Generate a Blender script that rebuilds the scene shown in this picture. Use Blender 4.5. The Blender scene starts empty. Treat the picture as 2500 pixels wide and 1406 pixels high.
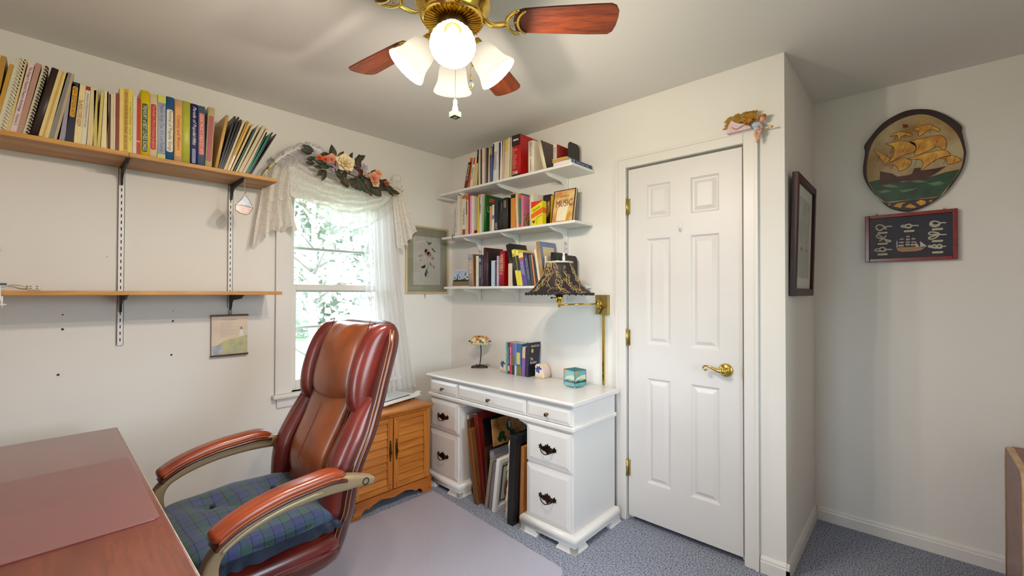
import bpy, bmesh, math, random
from mathutils import Vector, Matrix

# ---------------------------------------------------------------- camera, world, exposure
scene = bpy.context.scene
COL = scene.collection
R = math.radians
PI = math.pi
CAM_POS = Vector((-2.335, -2.854, 1.321))
YAW, PITCH, ROLL, FPX = R(42.819), R(0.602), R(0.0987), 1064.6
_w = Vector((math.cos(YAW) * math.cos(PITCH), math.sin(YAW) * math.cos(PITCH), math.sin(PITCH)))
_r = Vector((math.sin(YAW), -math.cos(YAW), 0))
_u = _r.cross(_w)
_r2 = math.cos(ROLL) * _r + math.sin(ROLL) * _u
_u2 = -math.sin(ROLL) * _r + math.cos(ROLL) * _u
cd = bpy.data.cameras.new('camera')
cam = bpy.data.objects.new('camera', cd)
COL.objects.link(cam)
cd.sensor_width = 36.0
cd.lens = FPX / 2500.0 * 36.0
cd.clip_start = 0.02
cam.matrix_world = Matrix(((_r2.x, _u2.x, -_w.x, CAM_POS.x), (_r2.y, _u2.y, -_w.y, CAM_POS.y),
                           (_r2.z, _u2.z, -_w.z, CAM_POS.z), (0, 0, 0, 1)))
scene.camera = cam

world = bpy.data.worlds.new('overcast_sky')
scene.world = world
world.use_nodes = True
_bg = world.node_tree.nodes['Background']
_bg.inputs[0].default_value = (0.78, 0.87, 1.0, 1)
_bg.inputs[1].default_value = 14.0


vs = scene.view_settings
vs.view_transform = 'Standard'
vs.look = 'None'
vs.gamma = 1.0
vs.use_curve_mapping = False
vs.exposure = 0.12

scene.cycles.max_bounces = 8
scene.cycles.diffuse_bounces = 5
scene.cycles.transparent_max_bounces = 12
scene.cycles.caustics_reflective = False
scene.cycles.caustics_refractive = False
scene.cycles.sample_clamp_indirect = 6.0

ROOM_X0, ROOM_Y1, CEIL, YB, XC = -2.93, -3.55, 2.44, -2.411, 0.775
FAN = Vector((-1.429, -1.749, 0))
BULB_W, SHADE_EMIT, BULB_EMIT = 16.0, 0.30, 8.0
WARM = (1.0, 0.855, 0.70)


def portal(loc, rot, sx, sy):
    ld = bpy.data.lights.new('window_portal', 'AREA')
    ld.shape = 'RECTANGLE'
    ld.size, ld.size_y = sx, sy
    ld.cycles.is_portal = True
    o = bpy.data.objects.new('window_portal', ld)
    COL.objects.link(o)
    o.location, o.rotation_euler = loc, rot


portal((-0.948, 0.16, 1.37), (R(-90), 0, 0), 0.70, 1.30)     # daylight enters by the window in view
portal((-3.12, -2.15, 1.35), (0, R(-90), 0), 1.26, 0.62)     # and by those beside the camera and, added for fill, behind it
portal((-1.25, -3.74, 1.35), (R(90), 0, 0), 1.00, 1.26)

# ---------------------------------------------------------------- helpers
def lin(c):
    return tuple(((v / 255.0) / 12.92 if v / 255.0 <= 0.04045 else ((v / 255.0 + 0.055) / 1.055) ** 2.4) for v in c)


_mats = {}


def pm(name, col, rough=0.55, metal=0.0, var=0.0, vscale=8.0, stretch=(1, 1, 1), bump=0.0, bscale=60.0, coat=0.0,
       col2=None, spec=0.5, detail=3.0, sheen=0.0, trans=0.0, emit=None, estr=0.0):
    """procedural principled material, colours in 0-255 sRGB"""
    if name in _mats:
        return _mats[name]
    m = bpy.data.materials.new(name)
    m.use_nodes = True
    nt = m.node_tree
    b = nt.nodes['Principled BSDF']
    c = lin(col) + (1,)
    b.inputs['Base Color'].default_value = c
    b.inputs['Roughness'].default_value = rough
    b.inputs['Metallic'].default_value = metal
    b.inputs['Specular IOR Level'].default_value = spec
    if coat:
        b.inputs['Coat Weight'].default_value = coat
        b.inputs['Coat Roughness'].default_value = 0.15
    if sheen:
        b.inputs['Sheen Weight'].default_value = sheen
    if emit:
        b.inputs['Emission Color'].default_value = lin(emit) + (1,)
        b.inputs['Emission Strength'].default_value = estr
    if var or col2 or bump:
        tc = nt.nodes.new('ShaderNodeTexCoord')
        mp = nt.nodes.new('ShaderNodeMapping')
        mp.inputs['Scale'].default_value = stretch
        nt.links.new(tc.outputs['Object'], mp.inputs[0])
    if var or col2:
        n = nt.nodes.new('ShaderNodeTexNoise')
        n.inputs['Scale'].default_value = vscale
        n.inputs['Detail'].default_value = detail
        nt.links.new(mp.outputs[0], n.inputs[0])
        cr = nt.nodes.new('ShaderNodeValToRGB')
        cr.color_ramp.elements[0].position = 0.32
        cr.color_ramp.elements[1].position = 0.68
        if col2:
            c2 = lin(col2) + (1,)
        else:
            c2 = tuple(max(0, v * (1 - var)) for v in c[:3]) + (1,)
            c = tuple(min(1, v * (1 + var * 0.5)) for v in c[:3]) + (1,)
        cr.color_ramp.elements[0].color = c2
        cr.color_ramp.elements[1].color = c
        nt.links.new(n.outputs['Fac'], cr.inputs[0])
        nt.links.new(cr.outputs[0], b.inputs['Base Color'])
    if bump:
        n2 = nt.nodes.new('ShaderNodeTexNoise')
        n2.inputs['Scale'].default_value = bscale
        n2.inputs['Detail'].default_value = 4
        nt.links.new(mp.outputs[0], n2.inputs[0])
        bp = nt.nodes.new('ShaderNodeBump')
        bp.inputs['Strength'].default_value = bump
        bp.inputs['Distance'].default_value = 0.004
        nt.links.new(n2.outputs['Fac'], bp.inputs['Height'])
        nt.links.new(bp.outputs[0], b.inputs['Normal'])
    _mats[name] = m
    return m


def cm(col, rough=0.5, kind='print'):
    """plain printed or painted colour"""
    return pm('%s_%d_%d_%d' % (kind, col[0], col[1], col[2]), col, rough, var=0.05, vscale=40)


class MB:
    """collects geometry for ONE mesh object"""

    def __init__(s):
        s.v, s.f, s.sm = [], [], []

    def add(s, vs_, fs, smooth=False, M=None):
        o = len(s.v)
        s.v += [tuple(M @ Vector(p)) for p in vs_] if M else [tuple(p) for p in vs_]
        s.f += [tuple(i + o for i in f) for f in fs]
        s.sm += [smooth] * len(fs)
        return s

    def box(s, x0, x1, y0, y1, z0, z1, M=None):
        v = [(x0, y0, z0), (x1, y0, z0), (x1, y1, z0), (x0, y1, z0), (x0, y0, z1), (x1, y0, z1), (x1, y1, z1), (x0, y1, z1)]
        return s.add(v, [(3, 2, 1, 0), (4, 5, 6, 7), (0, 1, 5, 4), (1, 2, 6, 5), (2, 3, 7, 6), (3, 0, 4, 7)], M=M)

    def frustum(s, r0, r1, z0, z1, M=None):
        """r = (x0,x1,y0,y1) at z0 and z1"""
        v = [(r0[0], r0[2], z0), (r0[1], r0[2], z0), (r0[1], r0[3], z0), (r0[0], r0[3], z0),
             (r1[0], r1[2], z1), (r1[1], r1[2], z1), (r1[1], r1[3], z1), (r1[0], r1[3], z1)]
        return s.add(v, [(3, 2, 1, 0), (4, 5, 6, 7), (0, 1, 5, 4), (1, 2, 6, 5), (2, 3, 7, 6), (3, 0, 4, 7)], M=M)

    def prism(s, poly, h0, h1, axis='z', M=None, smooth=False):
        """poly of 2-D points extruded along axis: z:(x,y) y:(x,z) x:(y,z)"""
        n = len(poly)
        area = sum(poly[i][0] * poly[(i + 1) % n][1] - poly[(i + 1) % n][0] * poly[i][1] for i in range(n))
        p = list(poly) if area > 0 else list(poly)[::-1]
        def P3(q, h):
            return {'z': (q[0], q[1], h), 'y': (q[0], h, q[1]), 'x': (h, q[0], q[1])}[axis]
        a, b = (min(h0, h1), max(h0, h1)) if axis != 'y' else (max(h0, h1), min(h0, h1))
        v = [P3(q, a) for q in p] + [P3(q, b) for q in p]
        f = [tuple(range(n - 1, -1, -1)), tuple(range(n, 2 * n))]
        s.add(v, f, M=M)
        v2 = v
        s.add(v2, [(i, (i + 1) % n, n + (i + 1) % n, n + i) for i in range(n)], smooth=smooth, M=M)
        return s

    def tube(s, pts, rad, seg=8, caps=True, closed=False, M=None, flat=1.0):
        pts = [Vector(p) for p in pts]
        n = len(pts)
        rs = rad if isinstance(rad, (list, tuple)) else [rad] * n
        vs_, prev = [], None
        for i, p in enumerate(pts):
            if closed:
                t = (pts[(i + 1) % n] - pts[i - 1])
            else:
                t = pts[min(i + 1, n - 1)] - pts[max(i - 1, 0)]
            t = t.normalized() if t.length > 1e-9 else Vector((0, 0, 1))
            if prev is None:
                a = Vector((0, 0, 1)) if abs(t.z) < 0.9 else Vector((1, 0, 0))
                nx = t.cross(a).normalized()
            else:
                nx = (prev - t * prev.dot(t))
                nx = nx.normalized() if nx.length > 1e-9 else t.orthogonal().normalized()
            prev = nx
            ny = t.cross(nx)
            for k in range(seg):
                an = 2 * PI * k / seg
                vs_.append(p + rs[i] * (math.cos(an) * nx + flat * math.sin(an) * ny))
        fs = []
        m = n if closed else n - 1
        for i in range(m):
            j = (i + 1) % n
            for k in range(seg):
                l = (k + 1) % seg
                fs.append((i * seg + k, i * seg + l, j * seg + l, j * seg + k))
        s.add(vs_, fs, True, M)
        if caps and not closed:
            s.add(vs_[:seg], [tuple(range(seg - 1, -1, -1))], False, M)
            s.add(vs_[-seg:], [tuple(range(seg))], False, M)
        return s

    def lathe(s, prof, seg=24, M=None, closed=False, smooth=True):
        """prof: list of (r, z), revolved round z"""
        vs_, fs = [], []
        for (r, z) in prof:
            for k in range(seg):
                a = 2 * PI * k / seg
                vs_.append((r * math.cos(a), r * math.sin(a), z))
        n = len(prof)
        for i in range(n if closed else n - 1):
            j = (i + 1) % n
            for k in range(seg):
                l = (k + 1) % seg
                fs.append((i * seg + k, i * seg + l, j * seg + l, j * seg + k))
        if not closed:
            if prof[0][0] > 1e-6:
                fs.append(tuple(range(seg - 1, -1, -1)))
            if prof[-1][0] > 1e-6:
                fs.append(tuple((n - 1) * seg + k for k in range(seg)))
        return s.add(vs_, fs, smooth, M)

    def grid(s, fn, nu, nv, M=None, smooth=True, wrap=False):
        vs_ = [fn(i / nu, j / nv) for j in range(nv + 1) for i in range(nu + 1)]
        w = nu + 1
        fs = [(j * w + i, j * w + i + 1, (j + 1) * w + i + 1, (j + 1) * w + i) for j in range(nv) for i in range(nu)]
        return s.add(vs_, fs, smooth, M)

    def ball(s, c, r, seg=12, M=None):
        rx, ry, rz = r if isinstance(r, (tuple, list)) else (r, r, r)
        h = max(4, seg // 2)
        T = Matrix.Translation(c) @ Matrix.Diagonal((rx, ry, rz, 1))
        pr = [(math.sin(PI * i / h), -math.cos(PI * i / h)) for i in range(h + 1)]
        return s.lathe(pr, seg, (M @ T) if M else T)

    def sweep(s, pts, sect, up=Vector((1, 0, 0)), M=None, caps=True, smooth=True, scales=None):
        """sweep 2-D section (a along up, b along normal) on a path; up fixed"""
        pts = [Vector(p) for p in pts]
        n, k = len(pts), len(sect)
        vs_ = []
        for i, p in enumerate(pts):
            t = (pts[min(i + 1, n - 1)] - pts[max(i - 1, 0)]).normalized()
            nn = t.cross(up).normalized()
            uu = nn.cross(t).normalized()
            sa, sb = scales[i] if scales else (1, 1)
            for (a, b) in sect:
                vs_.append(p + uu * a * sa + nn * b * sb)
        fs = [(i * k + j, i * k + (j + 1) % k, (i + 1) * k + (j + 1) % k, (i + 1) * k + j) for i in range(n - 1) for j in range(k)]
        s.add(vs_, fs, smooth, M)
        if caps:
            s.add(vs_[:k], [tuple(range(k - 1, -1, -1))], False, M)
            s.add(vs_[-k:], [tuple(range(k))], False, M)
        return s

    def build(s, name, mat, parent=None, bevel=0.0, bseg=2, sub=0, fix=True):
        me = bpy.data.meshes.new(name)
        me.from_pydata(s.v, [], s.f)
        me.polygons.foreach_set('use_smooth', s.sm)
        if fix:
            bm = bmesh.new()
            bm.from_mesh(me)
            bmesh.ops.remove_doubles(bm, verts=bm.verts, dist=1e-5)
            bmesh.ops.recalc_face_normals(bm, faces=bm.faces)
            bm.to_mesh(me)
            bm.free()
        me.materials.append(mat)
        o = bpy.data.objects.new(name, me)
        COL.objects.link(o)
        if parent:
            o.parent = parent
        if bevel:
            md = o.modifiers.new('edge', 'BEVEL')
            md.width, md.segments, md.limit_method, md.angle_limit = bevel, bseg, 'ANGLE', R(40)
        if sub:
            md = o.modifiers.new('smooth', 'SUBSURF')
            md.levels = md.render_levels = sub
        return o


def thing(name, label, cat, loc=(0, 0, 0), rot=(0, 0, 0), group=None):
    o = bpy.data.objects.new(name, None)
    o.empty_display_size = 0.05
    COL.objects.link(o)
    o.location, o.rotation_euler = loc, rot
    return tag(o, label, cat, group)


def tag(o, label, cat, group=None):
    o['label'], o['category'] = label, cat
    if group:
        o['group'] = group
    return o


def struct(o):
    o['kind'] = 'structure'
    return o


def copy_tree(o, parent=None):
    c = o.copy()
    COL.objects.link(c)
    c.parent = parent
    for ch in list(o.children):
        copy_tree(ch, c)
    return c


def share(o, parent, M=None, name=None):
    """another piece sharing the mesh of o"""
    c = o.copy()
    COL.objects.link(c)
    c.parent = parent
    if M is not None:
        c.matrix_basis = M
    return c


_tx = {}


def text_mesh(body, font_shear=0.0):
    key = (body, font_shear)
    if key not in _tx:
        cu = bpy.data.curves.new('lettering', 'FONT')
        cu.body = body
        cu.size = 1.0
        cu.resolution_u = 2
        cu.shear = font_shear
        cu.space_line = 0.85
        ob = bpy.data.objects.new('lettering', cu)
        COL.objects.link(ob)
        bpy.context.view_layer.update()
        me = bpy.data.meshes.new_from_object(ob.evaluated_get(bpy.context.evaluated_depsgraph_get()))
        bpy.data.objects.remove(ob)
        co = [v.co.copy() for v in me.vertices]
        xs, ys = [c.x for c in co], [c.y for c in co]
        _tx[key] = (co, [tuple(p.vertices) for p in me.polygons], min(xs), max(xs), min(ys), max(ys))
    return _tx[key]


def lettering(body, mat, parent, M, L, H, shear=0.0, name='lettering', stretch=True):
    """flat letters centred on M's origin, fitted to length L and height H (M: x along text, y up)"""
    co, fs, x0, x1, y0, y1 = text_mesh(body, shear)
    sx, sy = L / (x1 - x0), H / (y1 - y0)
    if not stretch or sx > sy * 1.5:
        sx = min(sx, sy * 1.15)
    if sy > sx * 2.2:
        sy = sx * 2.2
    mb = MB()
    mb.add([((c.x - (x0 + x1) / 2) * sx, (c.y - (y0 + y1) / 2) * sy, 0) for c in co], fs, M=M)
    return mb.build(name, mat, parent, fix=False)


def frameM(o, xa, ya):
    xa, ya = Vector(xa), Vector(ya)
    za = xa.cross(ya)
    return Matrix(((xa.x, ya.x, za.x, o[0]), (xa.y, ya.y, za.y, o[1]), (xa.z, ya.z, za.z, o[2]), (0, 0, 0, 1)))


def smooth_path(pts, n=8):
    """Catmull-Rom through pts"""
    pts = [Vector(p) for p in pts]
    out = []
    for i in range(len(pts) - 1):
        p0, p1, p2, p3 = pts[max(i - 1, 0)], pts[i], pts[i + 1], pts[min(i + 2, len(pts) - 1)]
        for k in range(n):
            t = k / n
            out.append(0.5 * ((2 * p1) + (p2 - p0) * t + (2 * p0 - 5 * p1 + 4 * p2 - p3) * t * t + (3 * p1 - p0 - 3 * p2 + p3) * t ** 3))
    out.append(pts[-1])
    return out


def smooth2(pts, n=6, closed=False):
    if closed:
        k = len(pts)
        P4 = [Vector((p[0], p[1], 0)) for p in pts]
        out = []
        for i in range(k):
            p0, p1, p2, p3 = P4[i - 1], P4[i], P4[(i + 1) % k], P4[(i + 2) % k]
            for j in range(n):
                t = j / n
                q = 0.5 * ((2 * p1) + (p2 - p0) * t + (2 * p0 - 5 * p1 + 4 * p2 - p3) * t * t + (3 * p1 - p0 - 3 * p2 + p3) * t ** 3)
                out.append((q.x, q.y))
        return out
    return [(p.x, p.y) for p in smooth_path([(a, b, 0) for a, b in pts], n)]


def rrect(w, h, r, n=4):
    out = []
    for cx, cy, a0 in ((w / 2 - r, h / 2 - r, 0), (-w / 2 + r, h / 2 - r, 90), (-w / 2 + r, -h / 2 + r, 180), (w / 2 - r, -h / 2 + r, 270)):
        for i in range(n + 1):
            a = R(a0 + 90 * i / n)
            out.append((cx + r * math.cos(a), cy + r * math.sin(a)))
    return out


def lerp(a, b, t):
    return a + (b - a) * t

# ---------------------------------------------------------------- setting materials
M_WALL = pm('wall_paint', (229, 226, 221), 0.75, var=0.03, vscale=1.2, bump=0.03, bscale=160)
M_CEIL = pm('ceiling_paint', (222, 219, 214), 0.85, var=0.03, vscale=0.8, bump=0.05, bscale=120)
M_TRIM = pm('trim_paint', (224, 220, 216), 0.38, var=0.02, vscale=3)
M_DOORP = pm('door_paint', (218, 214, 212), 0.42, var=0.02, vscale=3)
M_BRASS = pm('polished_brass', (222, 190, 96), 0.16, 1.0, var=0.08, vscale=12)
M_OLDBRASS = pm('antique_brass', (120, 92, 48), 0.38, 1.0, var=0.25, vscale=60)
M_BLACK = pm('black_metal', (26, 25, 26), 0.45, 0.2, var=0.1, vscale=20)
M_WHITE = pm('white_enamel', (226, 225, 224), 0.4, var=0.03, vscale=6)
M_DARK = pm('dark_hole', (20, 18, 16), 0.9, var=0.1)
M_PAGE = pm('page_paper', (214, 202, 172), 0.85, var=0.10, vscale=300, stretch=(1, 0.05, 0.05))
M_PAGEW = pm('white_paper', (226, 220, 208), 0.85, var=0.08, vscale=300, stretch=(1, 0.05, 0.05))


def carpet_mat():
    m = bpy.data.materials.new('blue_grey_carpet')
    m.use_nodes = True
    nt = m.node_tree
    b = nt.nodes['Principled BSDF']
    b.inputs['Roughness'].default_value = 0.95
    b.inputs['Specular IOR Level'].default_value = 0.1
    tc = nt.nodes.new('ShaderNodeTexCoord')
    mp = nt.nodes.new('ShaderNodeMapping')
    mp.inputs['Scale'].default_value = (1, 1.7, 1)
    nt.links.new(tc.outputs['Object'], mp.inputs[0])
    n1 = nt.nodes.new('ShaderNodeTexNoise')
    n1.inputs['Scale'].default_value = 95
    n1.inputs['Detail'].default_value = 3
    n1.inputs['Roughness'].default_value = 0.7
    nt.links.new(mp.outputs[0], n1.inputs[0])
    r1 = nt.nodes.new('ShaderNodeValToRGB')
    e = r1.color_ramp.elements
    e[0].position, e[0].color = 0.36, lin((66, 72, 90)) + (1,)
    e[1].position, e[1].color = 0.62, lin((180, 186, 202)) + (1,)
    k = e.new(0.47)
    k.color = lin((142, 148, 164)) + (1,)
    nt.links.new(n1.outputs['Fac'], r1.inputs[0])
    n2 = nt.nodes.new('ShaderNodeTexNoise')
    n2.inputs['Scale'].default_value = 2.2
    nt.links.new(tc.outputs['Object'], n2.inputs[0])
    mx = nt.nodes.new('ShaderNodeMix')
    mx.data_type = 'RGBA'
    mx.blend_type = 'MULTIPLY'
    r2 = nt.nodes.new('ShaderNodeValToRGB')
    r2.color_ramp.elements[0].color = (0.86, 0.86, 0.88, 1)
    r2.color_ramp.elements[1].color = (1, 1, 1, 1)
    nt.links.new(n2.outputs['Fac'], r2.inputs[0])
    mx.inputs[0].default_value = 1.0
    nt.links.new(r1.outputs[0], mx.inputs[6])
    nt.links.new(r2.outputs[0], mx.inputs[7])
    nt.links.new(mx.outputs[2], b.inputs['Base Color'])
    bp = nt.nodes.new('ShaderNodeBump')
    bp.inputs['Strength'].default_value = 0.7
    bp.inputs['Distance'].default_value = 0.006
    nt.links.new(n1.outputs['Fac'], bp.inputs['Height'])
    nt.links.new(bp.outputs[0], b.inputs['Normal'])
    return m


def pane_mat(name='window_glass', tint=(0.93, 0.97, 0.96), gloss=0.06):
    m = bpy.data.materials.new(name)
    m.use_nodes = True
    nt = m.node_tree
    nt.nodes.remove(nt.nodes['Principled BSDF'])
    out = nt.nodes['Material Output']
    t = nt.nodes.new('ShaderNodeBsdfTransparent')
    t.inputs[0].default_value = tint + (1,)
    g = nt.nodes.new('ShaderNodeBsdfGlossy')
    g.inputs['Roughness'].default_value = 0.03
    mx = nt.nodes.new('ShaderNodeMixShader')
    fr = nt.nodes.new('ShaderNodeFresnel')
    fr.inputs[0].default_value = 1.45
    ml = nt.nodes.new('ShaderNodeMath')
    ml.operation = 'MULTIPLY'
    ml.inputs[1].default_value = gloss / 0.06
    nt.links.new(fr.outputs[0], ml.inputs[0])
    nt.links.new(ml.outputs[0], mx.inputs[0])
    nt.links.new(t.outputs[0], mx.inputs[1])
    nt.links.new(g.outputs[0], mx.inputs[2])
    nt.links.new(mx.outputs[0], out.inputs[0])
    return m


M_PANE = pane_mat()
M_NONGLARE = pane_mat('nonglare_glass', (0.97, 0.98, 0.98), 0.012)
M_FRAMEGLASS = pane_mat('picture_glass', (0.97, 0.98, 0.98), 0.06)


def sheer_mat(name, col, alpha, lace=0.0, scale=60.0):
    """thin cloth: lets light through, lace adds holes"""
    m = bpy.data.materials.new(name)
    m.use_nodes = True
    nt = m.node_tree
    nt.nodes.remove(nt.nodes['Principled BSDF'])
    out = nt.nodes['Material Output']
    d = nt.nodes.new('ShaderNodeBsdfDiffuse')
    d.inputs[0].default_value = lin(col) + (1,)
    tl = nt.nodes.new('ShaderNodeBsdfTranslucent')
    tl.inputs[0].default_value = lin(col) + (1,)
    a = nt.nodes.new('ShaderNodeMixShader')
    a.inputs[0].default_value = 0.4
    nt.links.new(d.outputs[0], a.inputs[1])
    nt.links.new(tl.outputs[0], a.inputs[2])
    tr = nt.nodes.new('ShaderNodeBsdfTransparent')
    mx = nt.nodes.new('ShaderNodeMixShader')
    nt.links.new(tr.outputs[0], mx.inputs[1])
    nt.links.new(a.outputs[0], mx.inputs[2])
    if lace:
        tc = nt.nodes.new('ShaderNodeTexCoord')
        vo = nt.nodes.new('ShaderNodeTexVoronoi')
        vo.inputs['Scale'].default_value = scale
        no = nt.nodes.new('ShaderNodeTexNoise')
        no.inputs['Scale'].default_value = scale * 0.28
        no.inputs['Detail'].default_value = 4
        nt.links.new(tc.outputs['Object'], vo.inputs['Vector'])
        nt.links.new(tc.outputs['Object'], no.inputs['Vector'])
        ad = nt.nodes.new('ShaderNodeMath')
        ad.operation = 'ADD'
        nt.links.new(vo.outputs['Distance'], ad.inputs[0])
        nt.links.new(no.outputs['Fac'], ad.inputs[1])
        cr = nt.nodes.new('ShaderNodeMapRange')
        cr.inputs['From Min'].default_value = 0.60
        cr.inputs['From Max'].default_value = 0.95
        cr.inputs['To Min'].default_value = max(0.0, alpha - lace)
        cr.inputs['To Max'].default_value = min(1.0, alpha + lace * 0.6)
        nt.links.new(ad.outputs[0], cr.inputs['Value'])
        nt.links.new(cr.outputs[0], mx.inputs[0])
    else:
        mx.inputs[0].default_value = alpha
    nt.links.new(mx.outputs[0], out.inputs[0])
    return m


# ---------------------------------------------------------------- room shell
T = 0.14
WX0, WX1, WZ0, WZ1 = -1.286, -0.61, 0.70, 1.98           # window opening in the left wall
struct(MB().box(ROOM_X0 - T, XC + T, ROOM_Y1 - T, T, -0.1, 0.0).build('floor', carpet_mat()))
struct(MB().box(ROOM_X0 - T, XC + T, ROOM_Y1 - T, T, CEIL, CEIL + 0.1).build('ceiling', M_CEIL))
w = MB()
w.box(ROOM_X0 - T, WX0, 0, T, 0, CEIL).box(WX1, 0.1, 0, T, 0, CEIL)
w.box(WX0, WX1, 0, T, 0, WZ0).box(WX0, WX1, 0, T, WZ1, CEIL)
struct(w.build('wall_left', M_WALL))
DY0, DY1, DZ1 = -1.608, -2.240, 2.052                    # door opening
w = MB()
w.box(0, 0.1, DY0, 0, 0, CEIL).box(0, 0.1, YB + 0.08, DY1, 0, CEIL).box(0, 0.1, DY1, DY0, DZ1, CEIL)
struct(w.build('wall_far', M_WALL))
struct(MB().box(0, XC + T, YB, YB + 0.08, 0, CEIL).build('wall_nook', M_WALL))
struct(MB().box(XC, XC + T, ROOM_Y1 - T, YB, 0, CEIL).build('wall_right', M_WALL))
FX0, FX1 = -1.75, -0.75                                  # opening of an unseen window added behind the camera for fill
w = MB()
w.box(ROOM_X0 - T, FX0, ROOM_Y1 - T, ROOM_Y1, 0, CEIL).box(FX1, XC, ROOM_Y1 - T, ROOM_Y1, 0, CEIL)
w.box(FX0, FX1, ROOM_Y1 - T, ROOM_Y1, 0, WZ0).box(FX0, FX1, ROOM_Y1 - T, ROOM_Y1, WZ1, CEIL)
struct(w.build('wall_behind', M_WALL))
EY0, EY1 = -2.46, -1.84                                  # opening of the window beside the camera
w = MB()
w.box(ROOM_X0 - T, ROOM_X0, ROOM_Y1, EY0, 0, CEIL).box(ROOM_X0 - T, ROOM_X0, EY1, 0, 0, CEIL)
w.box(ROOM_X0 - T, ROOM_X0, EY0, EY1, 0, WZ0).box(ROOM_X0 - T, ROOM_X0, EY0, EY1, WZ1, CEIL)
struct(w.build('wall_beside', M_WALL))
struct(MB().box(0.1, XC + T, -1.52, -1.44, 0, CEIL).build('wall_unseen_side', M_WALL))  # unseen closet walls added to stop daylight leaking under the door
struct(MB().box(XC, XC + T, YB + 0.08, -1.52, 0, CEIL).build('wall_unseen_back', M_WALL))
struct(MB().box(0.1, 0.75, -2.3, -1.55, 0, 0.001).build('floor_closet', pm('closet_floor', (60, 62, 70), 0.9, var=0.2)))


def baseboard(name, a, b, nrm):
    """board from a to b on the wall, nrm points into the room"""
    a, b, nrm = Vector(a), Vector(b), Vector(nrm)
    prof = [(0.0, 0.0), (0.013, 0.0), (0.013, 0.052), (0.010, 0.060), (0.010, 0.066), (0.005, 0.076), (0.0, 0.080)]
    mb = MB()
    n = len(prof)
    vs_ = [p + nrm * d + Vector((0, 0, z)) for p in (a, b) for d, z in prof]
    mb.add(vs_, [(i, (i + 1) % n, n + (i + 1) % n, n + i) for i in range(n)] + [tuple(range(n)), tuple(range(2 * n - 1, n - 1, -1))])
    struct(mb.build(name, M_TRIM))


baseboard('baseboard_far', (0, -2.306, 0), (0, YB - 0.013, 0), (-1, 0, 0))
baseboard('baseboard_nook', (-0.013, YB, 0), (XC, YB, 0), (0, -1, 0))
baseboard('baseboard_right', (XC, YB - 0.013, 0), (XC, ROOM_Y1, 0), (-1, 0, 0))
baseboard('baseboard_left', (ROOM_X0, 0, 0), (-1.14, 0, 0), (0, -1, 0))
baseboard('baseboard_corner', (0, -1.55, 0), (0, 0, 0), (-1, 0, 0))

# ---------------------------------------------------------------- windows
M_SASH = pm('sash_paint', (226, 222, 216), 0.4, var=0.02, vscale=4)


def window(name, W, H, loc, rz):
    """opening W x H, origin at the middle of the sill on the room face, +y runs outdoors"""
    t = bpy.data.objects.new(name, None)
    COL.objects.link(t)
    t.location, t.rotation_euler = loc, (0, 0, rz)
    struct(t)
    h = W / 2
    cw = 0.085
    # casing with a stepped profile
    for nm, x0, x1, z0, z1 in (('casing', -h - cw, -h, 0.0, H), ('casing', h, h + cw, 0.0, H), ('head_casing', -h - cw, h + cw, H, H + cw)):
        MB().box(x0, x1, -0.016, 0.0, z0, z1).build(nm, M_TRIM, t, bevel=0.004)
    for s in (-1, 1):
        MB().box(*(sorted((s * (h + cw - 0.016), s * (h + cw + 0.002)))), -0.022, -0.016, 0, H + cw).build('casing_bead', M_TRIM, t, bevel=0.002)
    MB().box(-h - cw - 0.018, h + cw + 0.018, -0.045, 0.05, -0.024, 0.0).build('stool', M_TRIM, t, bevel=0.006)
    MB().box(-h - cw + 0.01, h + cw - 0.01, -0.016, 0.0, -0.082, -0.024).build('apron', M_TRIM, t, bevel=0.004)
    for s in (-1, 1):
        MB().box(*(sorted((s * (h - 0.012), s * h))), 0.0, 0.14, 0, H).build('jamb', M_SASH, t)
        MB().box(*(sorted((s * (h - 0.026), s * (h - 0.012)))), 0.020, 0.032, 0, H).build('stop', M_SASH, t)
    mid = H * 0.505
    def sash(nm, y, z0, z1, br, tr):
        o = MB()
        a = h - 0.013
        o.box(-a, -a + 0.038, y, y + 0.032, z0, z1).box(a - 0.038, a, y, y + 0.032, z0, z1)
        o.box(-a + 0.038, a - 0.038, y, y + 0.032, z0, z0 + br).box(-a + 0.038, a - 0.038, y, y + 0.032, z1 - tr, z1)
        so = o.build(nm, M_SASH, t, bevel=0.003)
        MB().box(-a + 0.037, a - 0.037, y + 0.014, y + 0.018, z0 + br - 0.001, z1 - tr + 0.001).build('pane', M_PANE, so)
        return so
    lo = sash('lower_sash', 0.034, 0.003, mid + 0.022, 0.062, 0.036)
    sash('upper_sash', 0.072, mid - 0.022, H - 0.003, 0.034, 0.04)
    lk = MB()
    lk.box(-0.028, 0.028, 0.036, 0.062, mid + 0.022, mid + 0.030)
    lk.lathe([(0.014, 0), (0.014, 0.006), (0.006, 0.012), (0, 0.012)], 14, Matrix.Translation((0, 0.05, mid + 0.030)))
    lk.box(-0.004, 0.030, 0.042, 0.050, mid + 0.036, mid + 0.042)
    lk.build('sash_lock', M_SASH, lo)
    st = MB()
    a = h - 0.002
    st.box(-a, -a + 0.022, 0.118, 0.134, 0, H).box(a - 0.022, a, 0.118, 0.134, 0, H)
    st.box(-a, a, 0.118, 0.134, 0, 0.02).box(-a, a, 0.118, 0.134, H - 0.02, H)
    st.box(-a, a, 0.118, 0.134, H * 0.705, H * 0.705 + 0.016).box(-a, a, 0.118, 0.134, H * 0.30, H * 0.30 + 0.014)
    st.build('storm_frame', M_SASH, t)
    return t


window('window_1', WX1 - WX0, WZ1 - WZ0, ((WX0 + WX1) / 2, 0, WZ0), 0)
window('window_2', EY1 - EY0, WZ1 - WZ0, (ROOM_X0, (EY0 + EY1) / 2, WZ0), R(90))

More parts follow.
